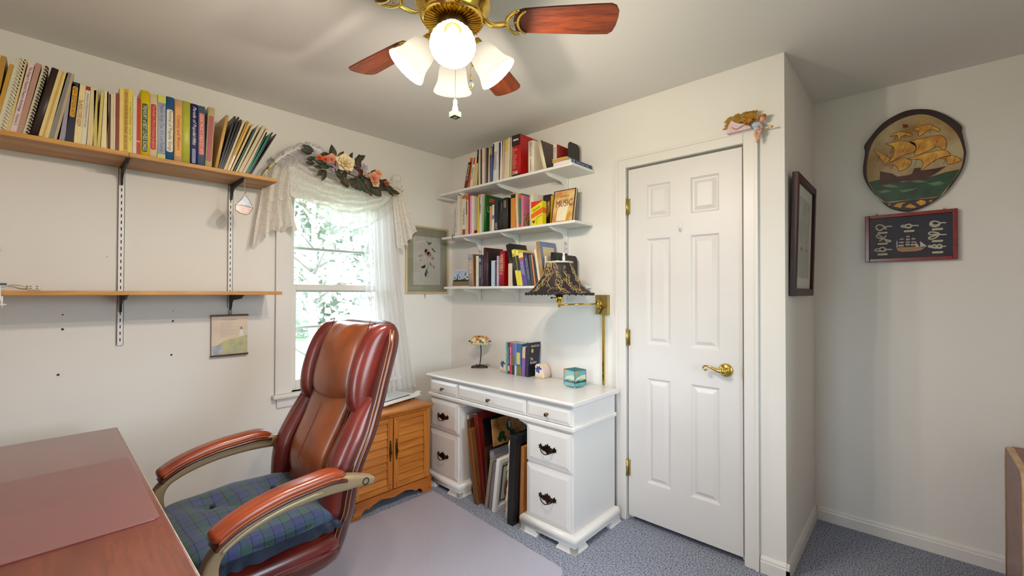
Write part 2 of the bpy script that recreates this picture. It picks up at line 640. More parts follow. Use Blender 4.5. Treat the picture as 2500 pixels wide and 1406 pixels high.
window('fill_window', FX1 - FX0, WZ1 - WZ0, ((FX0 + FX1) / 2, ROOM_Y1, WZ0), R(180))  # unseen, put in to brighten the left and nook walls

# ---------------------------------------------------------------- outdoors, seen pale through the panes
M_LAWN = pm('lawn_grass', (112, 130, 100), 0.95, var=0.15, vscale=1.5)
struct(MB().box(-40, 40, T + 0.3, 45, -0.75, -0.7).build('lawn', M_LAWN))
struct(MB().box(-40, ROOM_X0 - T - 0.3, -30, T + 0.3, -0.75, -0.7).build('lawn_side', M_LAWN))
struct(MB().box(-40, 40, -45, ROOM_Y1 - T - 0.3, -0.76, -0.71).build('lawn_back', M_LAWN))
random.seed(5)


def tree(name, label, loc, h, spread, leafcol, nl, group):
    t = thing(name, label, 'tree', loc, group=group)
    tr = MB()
    tr.tube([(0, 0, 0), (0.05, 0.03, h * 0.3), (-0.04, 0, h * 0.6), (0.05, 0, h * 0.95)], [0.13, 0.10, 0.07, 0.02], 8)
    tips = []
    for k in range(13):
        z0 = h * random.uniform(0.22, 0.75)
        a = random.uniform(0, 2 * PI)
        L = spread * random.uniform(0.6, 1.0)
        p = [Vector((0, 0, z0)), Vector((math.cos(a) * L * 0.5, math.sin(a) * L * 0.5, z0 + L * 0.35)), Vector((math.cos(a) * L, math.sin(a) * L, z0 + L * 0.5))]
        tr.tube(p, [0.045, 0.028, 0.008], 5)
        tips += [p[1], p[2], (p[1] + p[2]) / 2]
    tr.build('trunk', pm('bark', (150, 146, 140), 0.9, var=0.3, vscale=10), t)
    lv = MB()
    for k in range(nl):
        c = random.choice(tips) + Vector([random.gauss(0, spread * 0.17) for _ in range(3)])
        d = Vector([random.gauss(0, 1) for _ in range(3)]).normalized()
        e = d.orthogonal().normalized() * random.uniform(0.03, 0.075)
        g = d.cross(e).normalized() * e.length * 1.4
        lv.add([c - e, c - g * 0.6, c + e, c + g], [(0, 1, 2, 3)])
    o = lv.build('foliage', pm('leaf_' + name, leafcol, 0.8, var=0.12, vscale=3), t, fix=False)
    o['kind'] = 'stuff'


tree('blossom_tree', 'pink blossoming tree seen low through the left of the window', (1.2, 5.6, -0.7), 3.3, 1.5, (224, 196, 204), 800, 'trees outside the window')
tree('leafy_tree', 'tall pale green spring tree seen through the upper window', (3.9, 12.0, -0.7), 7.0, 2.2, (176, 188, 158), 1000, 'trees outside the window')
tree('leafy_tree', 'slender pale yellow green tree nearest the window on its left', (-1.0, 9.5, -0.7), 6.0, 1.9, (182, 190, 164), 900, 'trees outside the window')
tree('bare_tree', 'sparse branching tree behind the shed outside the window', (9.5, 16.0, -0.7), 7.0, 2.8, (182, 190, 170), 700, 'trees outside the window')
wl = MB()
def woods(i, j):
    x = lerp(-9, 17, i)
    return (x, 17.5 + 0.9 * math.sin(i * 23) + 0.5 * math.sin(i * 61 + j * 7) + 0.4 * math.sin(j * 13 + i * 31), -0.7 + 7.5 * j + 0.5 * j * math.sin(i * 47))
wl.grid(woods, 90, 16)
for k in range(5200):
    i, j = random.random(), random.random() ** 0.9
    c = Vector(woods(i, j)) + Vector((0, -random.uniform(0.05, 0.9), 0))
    e = Vector((random.gauss(0, 1), random.gauss(0, 0.6), random.gauss(0, 1))).normalized() * random.uniform(0.08, 0.2)
    g = Vector((-e.z, random.uniform(-0.05, 0.05), e.x)) * 1.3
    wl.add([c - e, c - g * 0.6, c + e, c + g], [(0, 1, 2, 3)])
wl = wl.build('woodland_backdrop', pm('spring_woodland', (150, 158, 140), 0.9, var=0.25, vscale=0.7), fix=False)  # tree line added to hide the bright sky, coloured pale as if overexposed
tag(wl, 'pale woodland backdrop added across the garden outside the window', 'woodland')
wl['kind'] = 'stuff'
sh = thing('garden_shed', 'white gabled garden shed seen faintly through the window', 'shed', (3.3, 7.0, -0.7), (0, 0, R(-18)))
MB().box(0, 2.6, 0, 2.0, 0, 2.0).build('wall', pm('shed_boards', (150, 156, 158), 0.7, var=0.04, stretch=(1, 1, 12)), sh)
MB().prism([(-0.15, 1.95), (2.75, 1.95), (1.3, 2.9)], -0.15, 2.15, 'y').build('roof', pm('shed_roof', (120, 128, 132), 0.8, var=0.1), sh)

# ---------------------------------------------------------------- door and its trim
dr = bpy.data.objects.new('door_1', None)
COL.objects.link(dr)
struct(dr)
dr.location = (0, -1.617, 0.03)
DW, DH = 0.611, 2.011                                     # local: x runs along -y (to the right), z up, face at y=0 looking to -x
dr.rotation_euler = (0, 0, R(-90))
cols = [(0.112, 0.251), (0.359, 0.505)]
rows = [(0.216, 0.808), (1.000, 1.598), (1.712, 1.904)]
fm = MB()
F0, F1 = 0.006, 0.040
xs = [0, cols[0][0], cols[0][1], cols[1][0], cols[1][1], DW]
zs = [0, rows[0][0], rows[0][1], rows[1][0], rows[1][1], rows[2][0], rows[2][1], DH]
for i in range(5):
    for j in range(7):
        if i in (1, 3) and j in (1, 3, 5):
            continue
        fm.box(xs[i], xs[i + 1], F0, F1, zs[j], zs[j + 1])
me_leaf = fm.build('leaf', M_DOORP, dr)
for c0, c1 in cols:
    for r0, r1 in rows:
        pn = MB()
        st = [(0.0, F0), (0.003, F0 + 0.002), (0.010, F0 + 0.010), (0.017, F0 + 0.011), (0.034, F0 + 0.002), (0.037, F0 + 0.001)]
        for (d0, y0), (d1, y1) in zip(st, st[1:]):
            a = [(c0 + d0, y0, r0 + d0), (c1 - d0, y0, r0 + d0), (c1 - d0, y0, r1 - d0), (c0 + d0, y0, r1 - d0)]
            b = [(c0 + d1, y1, r0 + d1), (c1 - d1, y1, r0 + d1), (c1 - d1, y1, r1 - d1), (c0 + d1, y1, r1 - d1)]
            pn.add(a + b, [(k, (k + 1) % 4, 4 + (k + 1) % 4, 4 + k) for k in range(4)])
        d1, y1 = st[-1]
        pn.add([(c0 + d1, y1, r0 + d1), (c1 - d1, y1, r0 + d1), (c1 - d1, y1, r1 - d1), (c0 + d1, y1, r1 - d1)], [(0, 1, 2, 3)])
        pn.add([(c0, F1, r0), (c1, F1, r0), (c1, F1, r1), (c0, F1, r1)], [(3, 2, 1, 0)])
        pn.build('panel', M_DOORP, dr)
for z in (1.796, 1.031, 0.274):
    hg = MB()
    hg.tube([(-0.004, -0.006, z - 0.045), (-0.004, -0.006, z + 0.045)], 0.0062, 10)
    hg.ball((-0.004, -0.006, z + 0.047), 0.005, 8).ball((-0.004, -0.006, z - 0.047), 0.005, 8)
    hg.box(-0.0035, 0.012, 0.0, 0.0058, z - 0.045, z + 0.045)
    hg.build('hinge', pm('hinge_brass', (196, 174, 110), 0.3, 1.0, var=0.1), dr)
KX, KZ = 0.535, 0.903
Mk = Matrix.Translation((KX, F0, KZ)) @ Matrix.Rotation(R(90), 4, 'X')
ro = MB().lathe([(0.034, 0), (0.034, 0.004), (0.030, 0.010), (0.022, 0.013), (0.016, 0.014), (0.013, 0.018), (0.013, 0.030), (0.015, 0.034), (0.015, 0.052), (0.011, 0.058), (0, 0.060)], 28, Mk).build('rosette', M_BRASS, dr)
lv = MB()
pth = [(KX, -0.040, KZ), (KX - 0.02, -0.043, KZ - 0.001), (KX - 0.04, -0.045, KZ + 0.006), (KX - 0.062, -0.046, KZ + 0.016), (KX - 0.08, -0.046, KZ + 0.020),
       (KX - 0.092, -0.046, KZ + 0.014), (KX - 0.094, -0.046, KZ + 0.004), (KX - 0.086, -0.046, KZ - 0.003), (KX - 0.078, -0.046, KZ + 0.001), (KX - 0.079, -0.046, KZ + 0.008)]
lv.tube(smooth_path(pth, 5), [lerp(0.012, 0.0042, min(1, i / 20)) for i in range(46)], 10)
lv.build('lever', M_BRASS, dr)
MB().box(DW + 0.0005, DW + 0.006, -0.002, 0.004, KZ - 0.03, KZ + 0.03).build('strike_plate', pm('hinge_brass', (0, 0, 0)), dr)
# the white oval hook stuck on the door
hk = thing('adhesive_hook', 'small white oval stick-on hook high on the white door', 'hook', (0.0055, -1.923, 1.674), (0, 0, R(-90)))
MB().lathe([(0.010, 0), (0.010, 0.003), (0.007, 0.006), (0, 0.007)], 20, Matrix.Rotation(R(90), 4, 'X') @ Matrix.Diagonal((1, 2.6, 1, 1))).build('plate', M_WHITE, hk)
MB().tube(smooth_path([(0, -0.006, 0.004), (0, -0.012, -0.006), (0, -0.018, -0.016), (0, -0.024, -0.012), (0, -0.024, -0.004)], 4), 0.003, 8).build('hook_arm', M_WHITE, hk)


def casing(name, x0, x1, z0, z1):
    """moulded strip in the door's wall plane, y = x0..x1"""
    o = MB()
    o.box(-0.014, 0.0, x0, x1, z0, z1)
    return struct(o.build(name, M_TRIM, bevel=0.004))


casing('trim_1', -1.608, -1.545, 0, 2.115)
casing('trim_2', -2.303, -2.238, 0, 2.115)
casing('trim_3', -2.2385, -1.6075, 2.052, 2.115)
struct(MB().box(-0.019, -0.014, -2.303, -2.288, 0, 2.115).build('trim_4', M_TRIM, bevel=0.002))
struct(MB().box(-0.019, -0.014, -2.288, -1.560, 2.100, 2.115).build('trim_5', M_TRIM, bevel=0.002))
struct(MB().box(-0.019, -0.014, -1.560, -1.545, 0, 2.115).build('trim_6', M_TRIM, bevel=0.002))
st = MB()
st.box(0.044, 0.056, -1.63, -1.608, 0, 2.05).box(0.044, 0.056, -2.24, -2.216, 0, 2.05).box(0.044, 0.056, -2.216, -1.63, 2.03, 2.052)
struct(st.build('trim_7', M_TRIM))
# ---------------------------------------------------------------- ceiling fan with four lamps
def wood_mat(name, c1, c2, axis=0, scale=6.0, rough=0.35, coat=0.2, fine=28.0):
    m = bpy.data.materials.new(name)
    m.use_nodes = True
    nt = m.node_tree
    b = nt.nodes['Principled BSDF']
    b.inputs['Roughness'].default_value = rough
    b.inputs['Coat Weight'].default_value = coat
    b.inputs['Coat Roughness'].default_value = 0.2
    tc = nt.nodes.new('ShaderNodeTexCoord')
    mp = nt.nodes.new('ShaderNodeMapping')
    sc = [1.0, 1.0, 1.0]
    sc[axis] = 0.09
    mp.inputs['Scale'].default_value = sc
    nt.links.new(tc.outputs['Object'], mp.inputs[0])
    n1 = nt.nodes.new('ShaderNodeTexNoise')
    n1.inputs['Scale'].default_value = scale
    n1.inputs['Detail'].default_value = 5
    n1.inputs['Distortion'].default_value = 0.6
    n2 = nt.nodes.new('ShaderNodeTexNoise')
    n2.inputs['Scale'].default_value = scale * fine
    n2.inputs['Detail'].default_value = 2
    for n in (n1, n2):
        nt.links.new(mp.outputs[0], n.inputs[0])
    mx = nt.nodes.new('ShaderNodeMix')
    mx.inputs[0].default_value = 0.4
    nt.links.new(n1.outputs['Fac'], mx.inputs[2])
    nt.links.new(n2.outputs['Fac'], mx.inputs[3])
    cr = nt.nodes.new('ShaderNodeValToRGB')
    cr.color_ramp.elements[0].position, cr.color_ramp.elements[0].color = 0.36, lin(c2) + (1,)
    cr.color_ramp.elements[1].position, cr.color_ramp.elements[1].color = 0.62, lin(c1) + (1,)
    nt.links.new(mx.outputs[0], cr.inputs[0])
    nt.links.new(cr.outputs[0], b.inputs['Base Color'])
    return m


M_CHERRY = wood_mat('cherry_blade', (124, 54, 12), (72, 24, 4), 0, 30.0, 0.5, 0.0, 8.0)


def frosted_mat():
    m = bpy.data.materials.new('frosted_glass_lit')
    m.use_nodes = True
    nt = m.node_tree
    nt.nodes.remove(nt.nodes['Principled BSDF'])
    out = nt.nodes['Material Output']
    tl = nt.nodes.new('ShaderNodeBsdfTranslucent')
    tl.inputs[0].default_value = (0.30, 0.29, 0.27, 1)
    df = nt.nodes.new('ShaderNodeBsdfDiffuse')
    df.inputs[0].default_value = (0.55, 0.55, 0.53, 1)
    mx = nt.nodes.new('ShaderNodeMixShader')
    mx.inputs[0].default_value = 0.45
    nt.links.new(tl.outputs[0], mx.inputs[1])
    nt.links.new(df.outputs[0], mx.inputs[2])
    em = nt.nodes.new('ShaderNodeEmission')
    em.inputs[0].default_value = (1.0, 0.93, 0.80, 1)
    em.inputs[1].default_value = SHADE_EMIT
    ad = nt.nodes.new('ShaderNodeAddShader')
    nt.links.new(mx.outputs[0], ad.inputs[0])
    nt.links.new(em.outputs[0], ad.inputs[1])
    nt.links.new(ad.outputs[0], out.inputs[0])
    return m


M_FROST = frosted_mat()
M_BULB = pm('lit_bulb', (255, 244, 224), 0.4, emit=(255, 240, 214), estr=BULB_EMIT)
fan = thing('ceiling_fan', 'brass ceiling fan with cherry wood blades and four lit frosted bell shades', 'ceiling fan', (FAN.x, FAN.y, CEIL))
MB().lathe([(0.065, 0), (0.065, -0.012), (0.05, -0.045), (0.022, -0.06), (0.018, -0.075), (0.018, -0.10)], 32).build('canopy', M_BRASS, fan)
MB().lathe([(0.02, -0.09), (0.075, -0.095), (0.115, -0.115), (0.124, -0.135), (0.124, -0.185), (0.118, -0.20), (0.112, -0.206), (0.108, -0.222), (0.100, -0.232), (0.088, -0.236)], 48).build('motor_housing', M_BRASS, fan)
vb = MB().lathe([(0.088, -0.232), (0.050, -0.236), (0.045, -0.236)], 48).build('vent_plate', M_DARK, fan)
fin = None
for k in range(40):
    a = 2 * PI * k / 40
    Mx = Matrix.Rotation(a, 4, 'Z')
    if fin is None:
        fin = MB().box(0.052, 0.094, -0.0018, 0.0018, -0.243, -0.231).build('vent_fin', M_BRASS, fan)
    else:
        share(fin, fan, Mx)
MB().lathe([(0.050, -0.225), (0.052, -0.252), (0.048, -0.258)], 32).build('hub_collar', pm('bronze_collar', (92, 70, 44), 0.3, 1.0, var=0.2), fan)
MB().lathe([(0.030, -0.25), (0.058, -0.262), (0.060, -0.272), (0.060, -0.312), (0.055, -0.326), (0.040, -0.338), (0.015, -0.345), (0.008, -0.352), (0, -0.353)], 36).build('light_fitter', M_BRASS, fan)


def blade_outline():
    p = [(0.205, -0.040), (0.235, -0.049), (0.33, -0.055), (0.45, -0.0605), (0.505, -0.062), (0.522, -0.054), (0.533, -0.034), (0.535, -0.008)]
    return [(x, y) for x, y in p] + [(0.533, 0.022), (0.526, 0.048), (0.512, 0.060), (0.45, 0.0595), (0.33, 0.054), (0.235, 0.048), (0.205, 0.040), (0.198, 0.0)]


for k in range(5):
    ang = R(23 + 72 * k)
    hold = Matrix.Rotation(ang, 4, 'Z') @ Matrix.Translation((0, 0, -0.236)) @ Matrix.Rotation(R(-11), 4, 'X')
    if k == 0:
        bl0 = MB().prism(blade_outline(), -0.003, 0.003, 'z').build('blade', M_CHERRY, fan, bevel=0.0015)
        ir = MB()
        ir.sweep(smooth_path([(0.095, 0, 0.012), (0.125, 0, -0.012), (0.155, 0, -0.014), (0.178, 0, -0.010)], 5), rrect(0.022, 0.007, 0.003, 2), up=Vector((0, 1, 0)))
        cres = []
        for i in range(13):
            a = R(-72 + 144 * i / 12)
            cres.append((0.238 - 0.062 * math.cos(a) , 0.050 * math.sin(a) / math.sin(R(72)), -0.008))
        ir.tube(cres, [0.003] + [0.0065] * 11 + [0.003], 8, flat=0.7)
        cres2 = [(0.252 - 0.04 * math.cos(R(-72 + 12 * i)), 0.046 * math.sin(R(-72 + 12 * i)) / math.sin(R(72)), -0.008) for i in range(13)]
        ir.tube(cres2, [0.002] + [0.0045] * 11 + [0.002], 8, flat=0.7)
        for sx, sy in ((0.192, 0.018), (0.192, -0.018), (0.205, 0)):
            ir.ball((sx, sy, -0.005), (0.005, 0.005, 0.004), 8)
        ir0 = ir.build('blade_iron', M_BRASS, fan)
        bl0.matrix_basis = hold
        ir0.matrix_basis = hold
    else:
        share(bl0, fan, hold)
        share(ir0, fan, hold)

shade_prof_o = [(0.021, 0.0), (0.030, 0.006), (0.042, 0.022), (0.0475, 0.042), (0.0495, 0.060), (0.053, 0.078), (0.060, 0.094), (0.0665, 0.106), (0.068, 0.111)]
shade_prof = shade_prof_o + [(r - 0.0025, z) for r, z in shade_prof_o[::-1]]
cam_az = math.atan2(CAM_POS.y - FAN.y, CAM_POS.x - FAN.x)
for k in range(4):
    az = cam_az + k * PI / 2
    D3 = Matrix.Rotation(az, 4, 'Z')
    tilt = R(180 - 40)
    Ms = D3 @ Matrix.Translation((0.078, 0, -0.312)) @ Matrix.Rotation(tilt, 4, 'Y')
    if k == 0:
        sm = MB()
        seg = 48
        vs_, fs = [], []
        n = len(shade_prof)
        for i, (r, z) in enumerate(shade_prof):
            for j in range(seg):
                a = 2 * PI * j / seg
                rr = r * (1 + (0.012 if j % 2 else -0.012) * (1 if 0.02 < z else 0))
                vs_.append((rr * math.cos(a), rr * math.sin(a), z))
        for i in range(n - 1):
            for j in range(seg):
                l = (j + 1) % seg
                fs.append((i * seg + j, i * seg + l, (i + 1) * seg + l, (i + 1) * seg + j))
        sm.add(vs_, fs, True)
        sh0 = sm.build('lamp_shade', M_FROST, fan)
        ar0 = MB()
        ar0.tube(smooth_path([(0.045, 0, -0.295), (0.06, 0, -0.290), (0.072, 0, -0.296), (0.080, 0, -0.310)], 4), 0.009, 10)
        ar0.lathe([(0.010, -0.020), (0.024, -0.016), (0.026, -0.004), (0.026, 0.006), (0.020, 0.006)], 24, Matrix.Translation((0.078, 0, -0.312)) @ Matrix.Rotation(tilt, 4, 'Y'))
        ar0 = ar0.build('lamp_arm', M_BRASS, fan)
        bu0 = MB().lathe([(0.010, 0.0), (0.012, 0.014), (0.022, 0.036), (0.028, 0.056), (0.0285, 0.066), (0.024, 0.082), (0.013, 0.092), (0, 0.095)], 20).build('bulb', M_BULB, fan)
        sh0.matrix_basis, bu0.matrix_basis, ar0.matrix_basis = Ms, Ms, D3
    else:
        share(sh0, fan, Ms)
        share(bu0, fan, Ms)
        share(ar0, fan, D3)
    ld = bpy.data.lights.new('bulb_light', 'POINT')
    ld.energy = BULB_W
    ld.color = WARM
    ld.shadow_soft_size = 0.025
    lo = bpy.data.objects.new('bulb_light', ld)
    COL.objects.link(lo)
    lo.parent = fan
    lo.location = (Ms @ Vector((0, 0, 0.122)))


def bead_chain(x, y, z0, z1, r=0.0016):
    mb = MB()
    n = int((z0 - z1) / (r * 2.6))
    for i in range(n):
        mb.ball((x, y, z0 - (i + 0.5) * (z0 - z1) / n), r, 6)
    return mb


# pull chains: one with a lighthouse pendant, one with a ceramic ball
lx, ly = 0.006, -0.006
bead_chain(lx, ly, -0.350, -0.490).build('pull_chain', M_BRASS, fan)
ph = MB().lathe([(0.0, 0.0), (0.003, -0.003), (0.006, -0.004), (0.0055, -0.008), (0.0075, -0.011), (0.0075, -0.0125), (0.0055, -0.014), (0.011, -0.043), (0.011, -0.044), (0, -0.044)], 16, Matrix.Translation((lx, ly, -0.488))).build('lighthouse_pendant', pm('white_resin', (222, 210, 200), 0.6, var=0.15, vscale=60), fan)
MB().box(lx - 0.014, lx + 0.014, ly - 0.014, ly + 0.014, -0.548, -0.531).build('pendant_base', pm('green_resin', (24, 60, 48), 0.6, var=0.3, vscale=60), ph)
MB().lathe([(0.006, 0.0), (0.006, -0.002), (0, -0.002)], 14, Matrix.Translation((lx, ly, -0.5478))).build('pendant_seal', M_BRASS, ph)
rx, ry = 0.030, -0.055
bead_chain(rx, ry, -0.27, -0.418).build('pull_chain', M_BRASS, fan)
MB().lathe([(0.0015, 0), (0.004, -0.006), (0.003, -0.014), (0.004, -0.022)], 12, Matrix.Translation((rx, ry, -0.414))).build('chain_fitting', M_BRASS, fan)
MB().ball((rx, ry, -0.447), (0.0095, 0.0095, 0.0095), 16).build('ceramic_ball', pm('white_ceramic', (214, 218, 224), 0.2, var=0.05), fan)
MB().lathe([(0.007, 0), (0.006, -0.004), (0.003, -0.006), (0.004, -0.010), (0, -0.014)], 12, Matrix.Translation((rx, ry, -0.455))).build('chain_fitting', M_BRASS, fan)
# ---------------------------------------------------------------- wall shelving
M_OAK = wood_mat('oak_shelf', (190, 142, 78), (140, 96, 48), 0, 14.0, 0.5, 0.05, 5.0)
M_OAKE = wood_mat('oak_edge_band', (206, 152, 72), (168, 116, 50), 0, 20.0, 0.5, 0.05, 5.0)


def standard(name, label, z0, z1, loc, rz, mat=M_WHITE, group=None, step=0.0318):
    """slotted steel upright: local x along the wall, -y into the room"""
    t = thing(name, label, 'shelf upright', loc, (0, 0, rz), group)
    mb = MB()
    w = 0.0125
    mb.box(-w, -w + 0.002, -0.012, 0, z0, z1).box(w - 0.002, w, -0.012, 0, z0, z1)
    mb.box(-w, w, -0.012, -0.0102, z0, z1)
    mb.build('channel', mat, t)
    sl = MB()
    n = int((z1 - z0 - 0.02) / step)
    for i in range(n):
        z = z0 + 0.018 + i * step
        sl.box(-0.0019, 0.0019, -0.0124, -0.0118, z, z + 0.016)
    o = sl.build('slot', M_DARK, t)
    o['kind'] = 'stuff'
    return t


def bracket(label, L, loc, rz, mat, group, tip=0.03):
    """steel bracket, top edge at local z=0; -y into the room"""
    pr = [(0, 0.0), (-L, 0.0), (-L, -0.006), (-L + tip, -0.020), (-0.055, -0.032), (-0.030, -0.050), (-0.018, -0.085), (0, -0.085)]
    o = MB()
    o.prism([(a - 0.012, b) for a, b in pr], -0.0035, 0.0035, 'x')
    o.box(-0.009, 0.009, -L - 0.012, -0.012, -0.003, 0.0)
    ob = o.build('shelf_bracket', mat)
    ob.location, ob.rotation_euler = loc, (0, 0, rz)
    return tag(ob, label, 'bracket', group)


UPZ = 1.926            # underside of the upper oak shelf
SHX1 = -1.457
standard('shelf_upright', 'white slotted shelf upright reaching below the lower oak shelf', 1.062, 2.05, (-2.073, 0, 0), 0, group='uprights of the oak shelves')
standard('shelf_upright', 'white slotted shelf upright above the small hanging lighthouse print', 1.235, 2.05, (-1.611, 0, 0), 0, group='uprights of the oak shelves')
for x, lab in ((-2.073, 'over the wall at the board joint'), (-1.611, 'near the window')):
    bracket('black steel bracket under the upper oak shelf ' + lab, 0.235, (x, 0, UPZ), 0, M_BLACK, 'black brackets')
for x, lab in ((-2.073, 'left of the hanging print'), (-1.611, 'above the hanging print')):
    bracket('black steel bracket under the lower oak shelf ' + lab, 0.235, (x, 0, 1.307), 0, M_BLACK, 'black brackets')


def oak_board(label, x0, x1, z, seed):
    t = thing('shelf_board', label, 'shelf', ((x0 + x1) / 2, -0.14, z), group='oak shelf boards')
    h = (x1 - x0) / 2
    MB().box(-h, h, -0.133, 0.126, 0, 0.018).build('board', M_OAK, t)
    MB().box(-h, h, -0.140, -0.133, -0.0005, 0.0185).build('edge_band', M_OAKE, t, bevel=0.0015)
    return t


oak_board('upper oak wall shelf board at the far left, full of songbooks', ROOM_X0 + 0.02, -2.0745, UPZ, 0)
oak_board('upper oak wall shelf board ending beside the window valance', -2.0735, SHX1, UPZ, 1)
oak_board('lower oak wall shelf board at eye level, nearly empty', ROOM_X0 + 0.02, -1.428, 1.307, 2)

# white shelving on the far wall: local x runs right (world -y), -y into the room (world -x)
RB = R(-90)
for y, lab in ((-0.366, 'nearest the room corner'), (-0.762, 'in the middle of the white shelves'), (-1.184, 'nearest the door and brass lamp')):
    standard('shelf_upright', 'white slotted shelf upright ' + lab, 1.262, 2.10, (0, y, 0), RB, group='uprights of the white shelves')


def white_board(label, y0, y1, z, d):
    o = MB().box(-(y1 - y0) / 2, (y1 - y0) / 2, -d, -0.002, 0, 0.016).build('shelf_board', M_WHITE, bevel=0.0015)
    o.location, o.rotation_euler = (0, (y0 + y1) / 2, z), (0, 0, RB)
    return tag(o, label, 'shelf', 'white shelf boards')


SZ = (2.064, 1.735, 1.349)
white_board('white wall shelf board at the top, holding the red hardback', -1.393, -0.145, SZ[0], 0.247)
white_board('white wall shelf board in the middle, holding the music book', -1.380, -0.125, SZ[1], 0.203)
white_board('white wall shelf board at the bottom, behind the black lampshade', -1.365, -0.155, SZ[2], 0.203)
for (z, d, sh) in ((SZ[0], 0.215, 'top white shelf'), (SZ[1], 0.18, 'middle white shelf'), (SZ[2], 0.18, 'bottom white shelf')):
    for y, lab in ((-0.366, 'left'), (-0.762, 'centre'), (-1.184, 'right')):
        bracket('white steel bracket under the %s, %s one of three' % (sh, lab), d, (0, y, z), RB, M_WHITE, 'white brackets')
# screw holes left in the plaster
for i, (px, pz) in enumerate(((-2.268, 1.217), (-2.268, 1.150), (-1.866, 1.221), (-1.866, 1.169), (-2.280, 0.945), (-1.871, 0.993), (-2.122, 1.489))):
    r = (0.003, 0.005, 0.002, 0.0048, 0.005, 0.0048, 0.002)[i]
    o = MB().lathe([(r, 0.0), (r, 0.0012), (r * 0.4, 0.0006), (0, 0.0004)], 12, Matrix.Rotation(R(90), 4, 'X')).build('screw_anchor', pm('anchor_hole', (58, 50, 44), 0.9, var=0.3, vscale=200))
    o.location = (px, 0, pz)
    tag(o, ('tiny dark nail hole under the lower oak shelf, far left', 'dark screw hole under the lower oak shelf, left of the upright', 'tiny dark nail hole left of the hanging lighthouse print',
            'dark screw hole just left of the hanging lighthouse print', 'lowest dark screw hole in the wall above the dark desk', 'dark screw hole between the upright foot and the chair',
            'tiny nail mark left of the upright between the oak shelves')[i], 'hole', 'old screw holes in the wall')
# ---------------------------------------------------------------- white kneehole desk
M_DESKW = pm('desk_white_paint', (224, 221, 218), 0.32, var=0.03, vscale=4, coat=0.1)
M_PEWTER = pm('dark_pewter', (84, 62, 54), 0.3, 1.0, var=0.45, vscale=90)
desk = thing('kneehole_desk', 'white painted kneehole desk with dark ornate pulls under the white shelves', 'desk', (0, -0.963, 0), (0, 0, RB))
top = MB()
prof = [(-0.505, 0.742), (-0.508, 0.748), (-0.507, 0.755), (-0.500, 0.760), (-0.04, 0.760), (-0.04, 0.736), (-0.498, 0.736)]
top.prism(prof, -0.618, 0.618, 'x')
top.build('desk_top', M_DESKW, desk, bevel=0.004, bseg=3)
body = MB()
for a, b in ((-0.600, -0.290), (0.290, 0.600)):
    body.box(a, b, -0.472, -0.06, 0.02, 0.605)
body.box(-0.600, 0.600, -0.472, -0.06, 0.605, 0.736)
body.box(-0.29, 0.29, -0.085, -0.06, 0.25, 0.605)
body.build('carcass', M_DESKW, desk)
mo = MB()
for z0, z1, p in ((0.606, 0.630, 0.024), (0.724, 0.736, 0.004)):
    mo.box(-0.600 - p * 0.6, 0.600 + p * 0.6, -0.472 - p, -0.06, z0, z1)
mo.build('waist_moulding', M_DESKW, desk, bevel=0.007, bseg=3)
for s in (-1, 1):       # shaped corner blocks at the top of the kneehole
    MB().prism([(s * 0.29, 0.605), (s * 0.215, 0.605), (s * 0.225, 0.592), (s * 0.245, 0.588), (s * 0.29, 0.572)], -0.472, -0.455, 'y').build('corner_block', M_DESKW, desk)


def drawer_front(name, x0, x1, z0, z1, b):
    """raised field with bevelled border, front looks to local -y"""
    mb = MB()
    y0, y1, y2 = -0.472, -0.484, -0.490
    mb.box(x0, x1, y1, y0, z0, z1)
    r0, r1 = (x0 + 0.003, x1 - 0.003, z0 + 0.003, z1 - 0.003), (x0 + b, x1 - b, z0 + b, z1 - b)
    a = [(r0[0], y1, r0[2]), (r0[1], y1, r0[2]), (r0[1], y1, r0[3]), (r0[0], y1, r0[3])]
    c = [(r1[0], y2, r1[2]), (r1[1], y2, r1[2]), (r1[1], y2, r1[3]), (r1[0], y2, r1[3])]
    mb.add(a + c, [(k, (k + 1) % 4, 4 + (k + 1) % 4, 4 + k) for k in range(4)] + [(4, 5, 6, 7)])
    return mb.build(name, M_DESKW, desk)


for x0, x1 in ((-0.594, -0.302), (-0.297, 0.287), (0.293, 0.592)):
    d = drawer_front('drawer', x0, x1, 0.634, 0.722, 0.020)
    cx, cz = (x0 + x1) / 2, 0.672
    MB().lathe([(0.006, 0), (0.004, 0.004), (0.004, 0.010), (0.009, 0.014), (0.011, 0.019), (0.009, 0.024), (0.005, 0.0255), (0, 0.025)], 16,
               Matrix.Translation((cx, -0.490, cz)) @ Matrix.Rotation(R(90), 4, 'X')).build('knob', M_OLDBRASS, d)


def pull_plate():
    half = [(0.0, -0.030), (0.006, -0.024), (0.010, -0.019), (0.020, -0.014), (0.030, -0.016), (0.036, -0.008), (0.044, -0.012), (0.050, -0.004), (0.060, -0.006), (0.056, 0.004),
            (0.062, 0.012), (0.052, 0.012), (0.048, 0.022), (0.040, 0.014), (0.034, 0.006), (0.026, 0.012), (0.020, 0.010), (0.016, 0.022), (0.008, 0.018), (0.0, 0.030)]
    return [(x, z) for x, z in half] + [(-x, z) for x, z in half[-2:0:-1]]


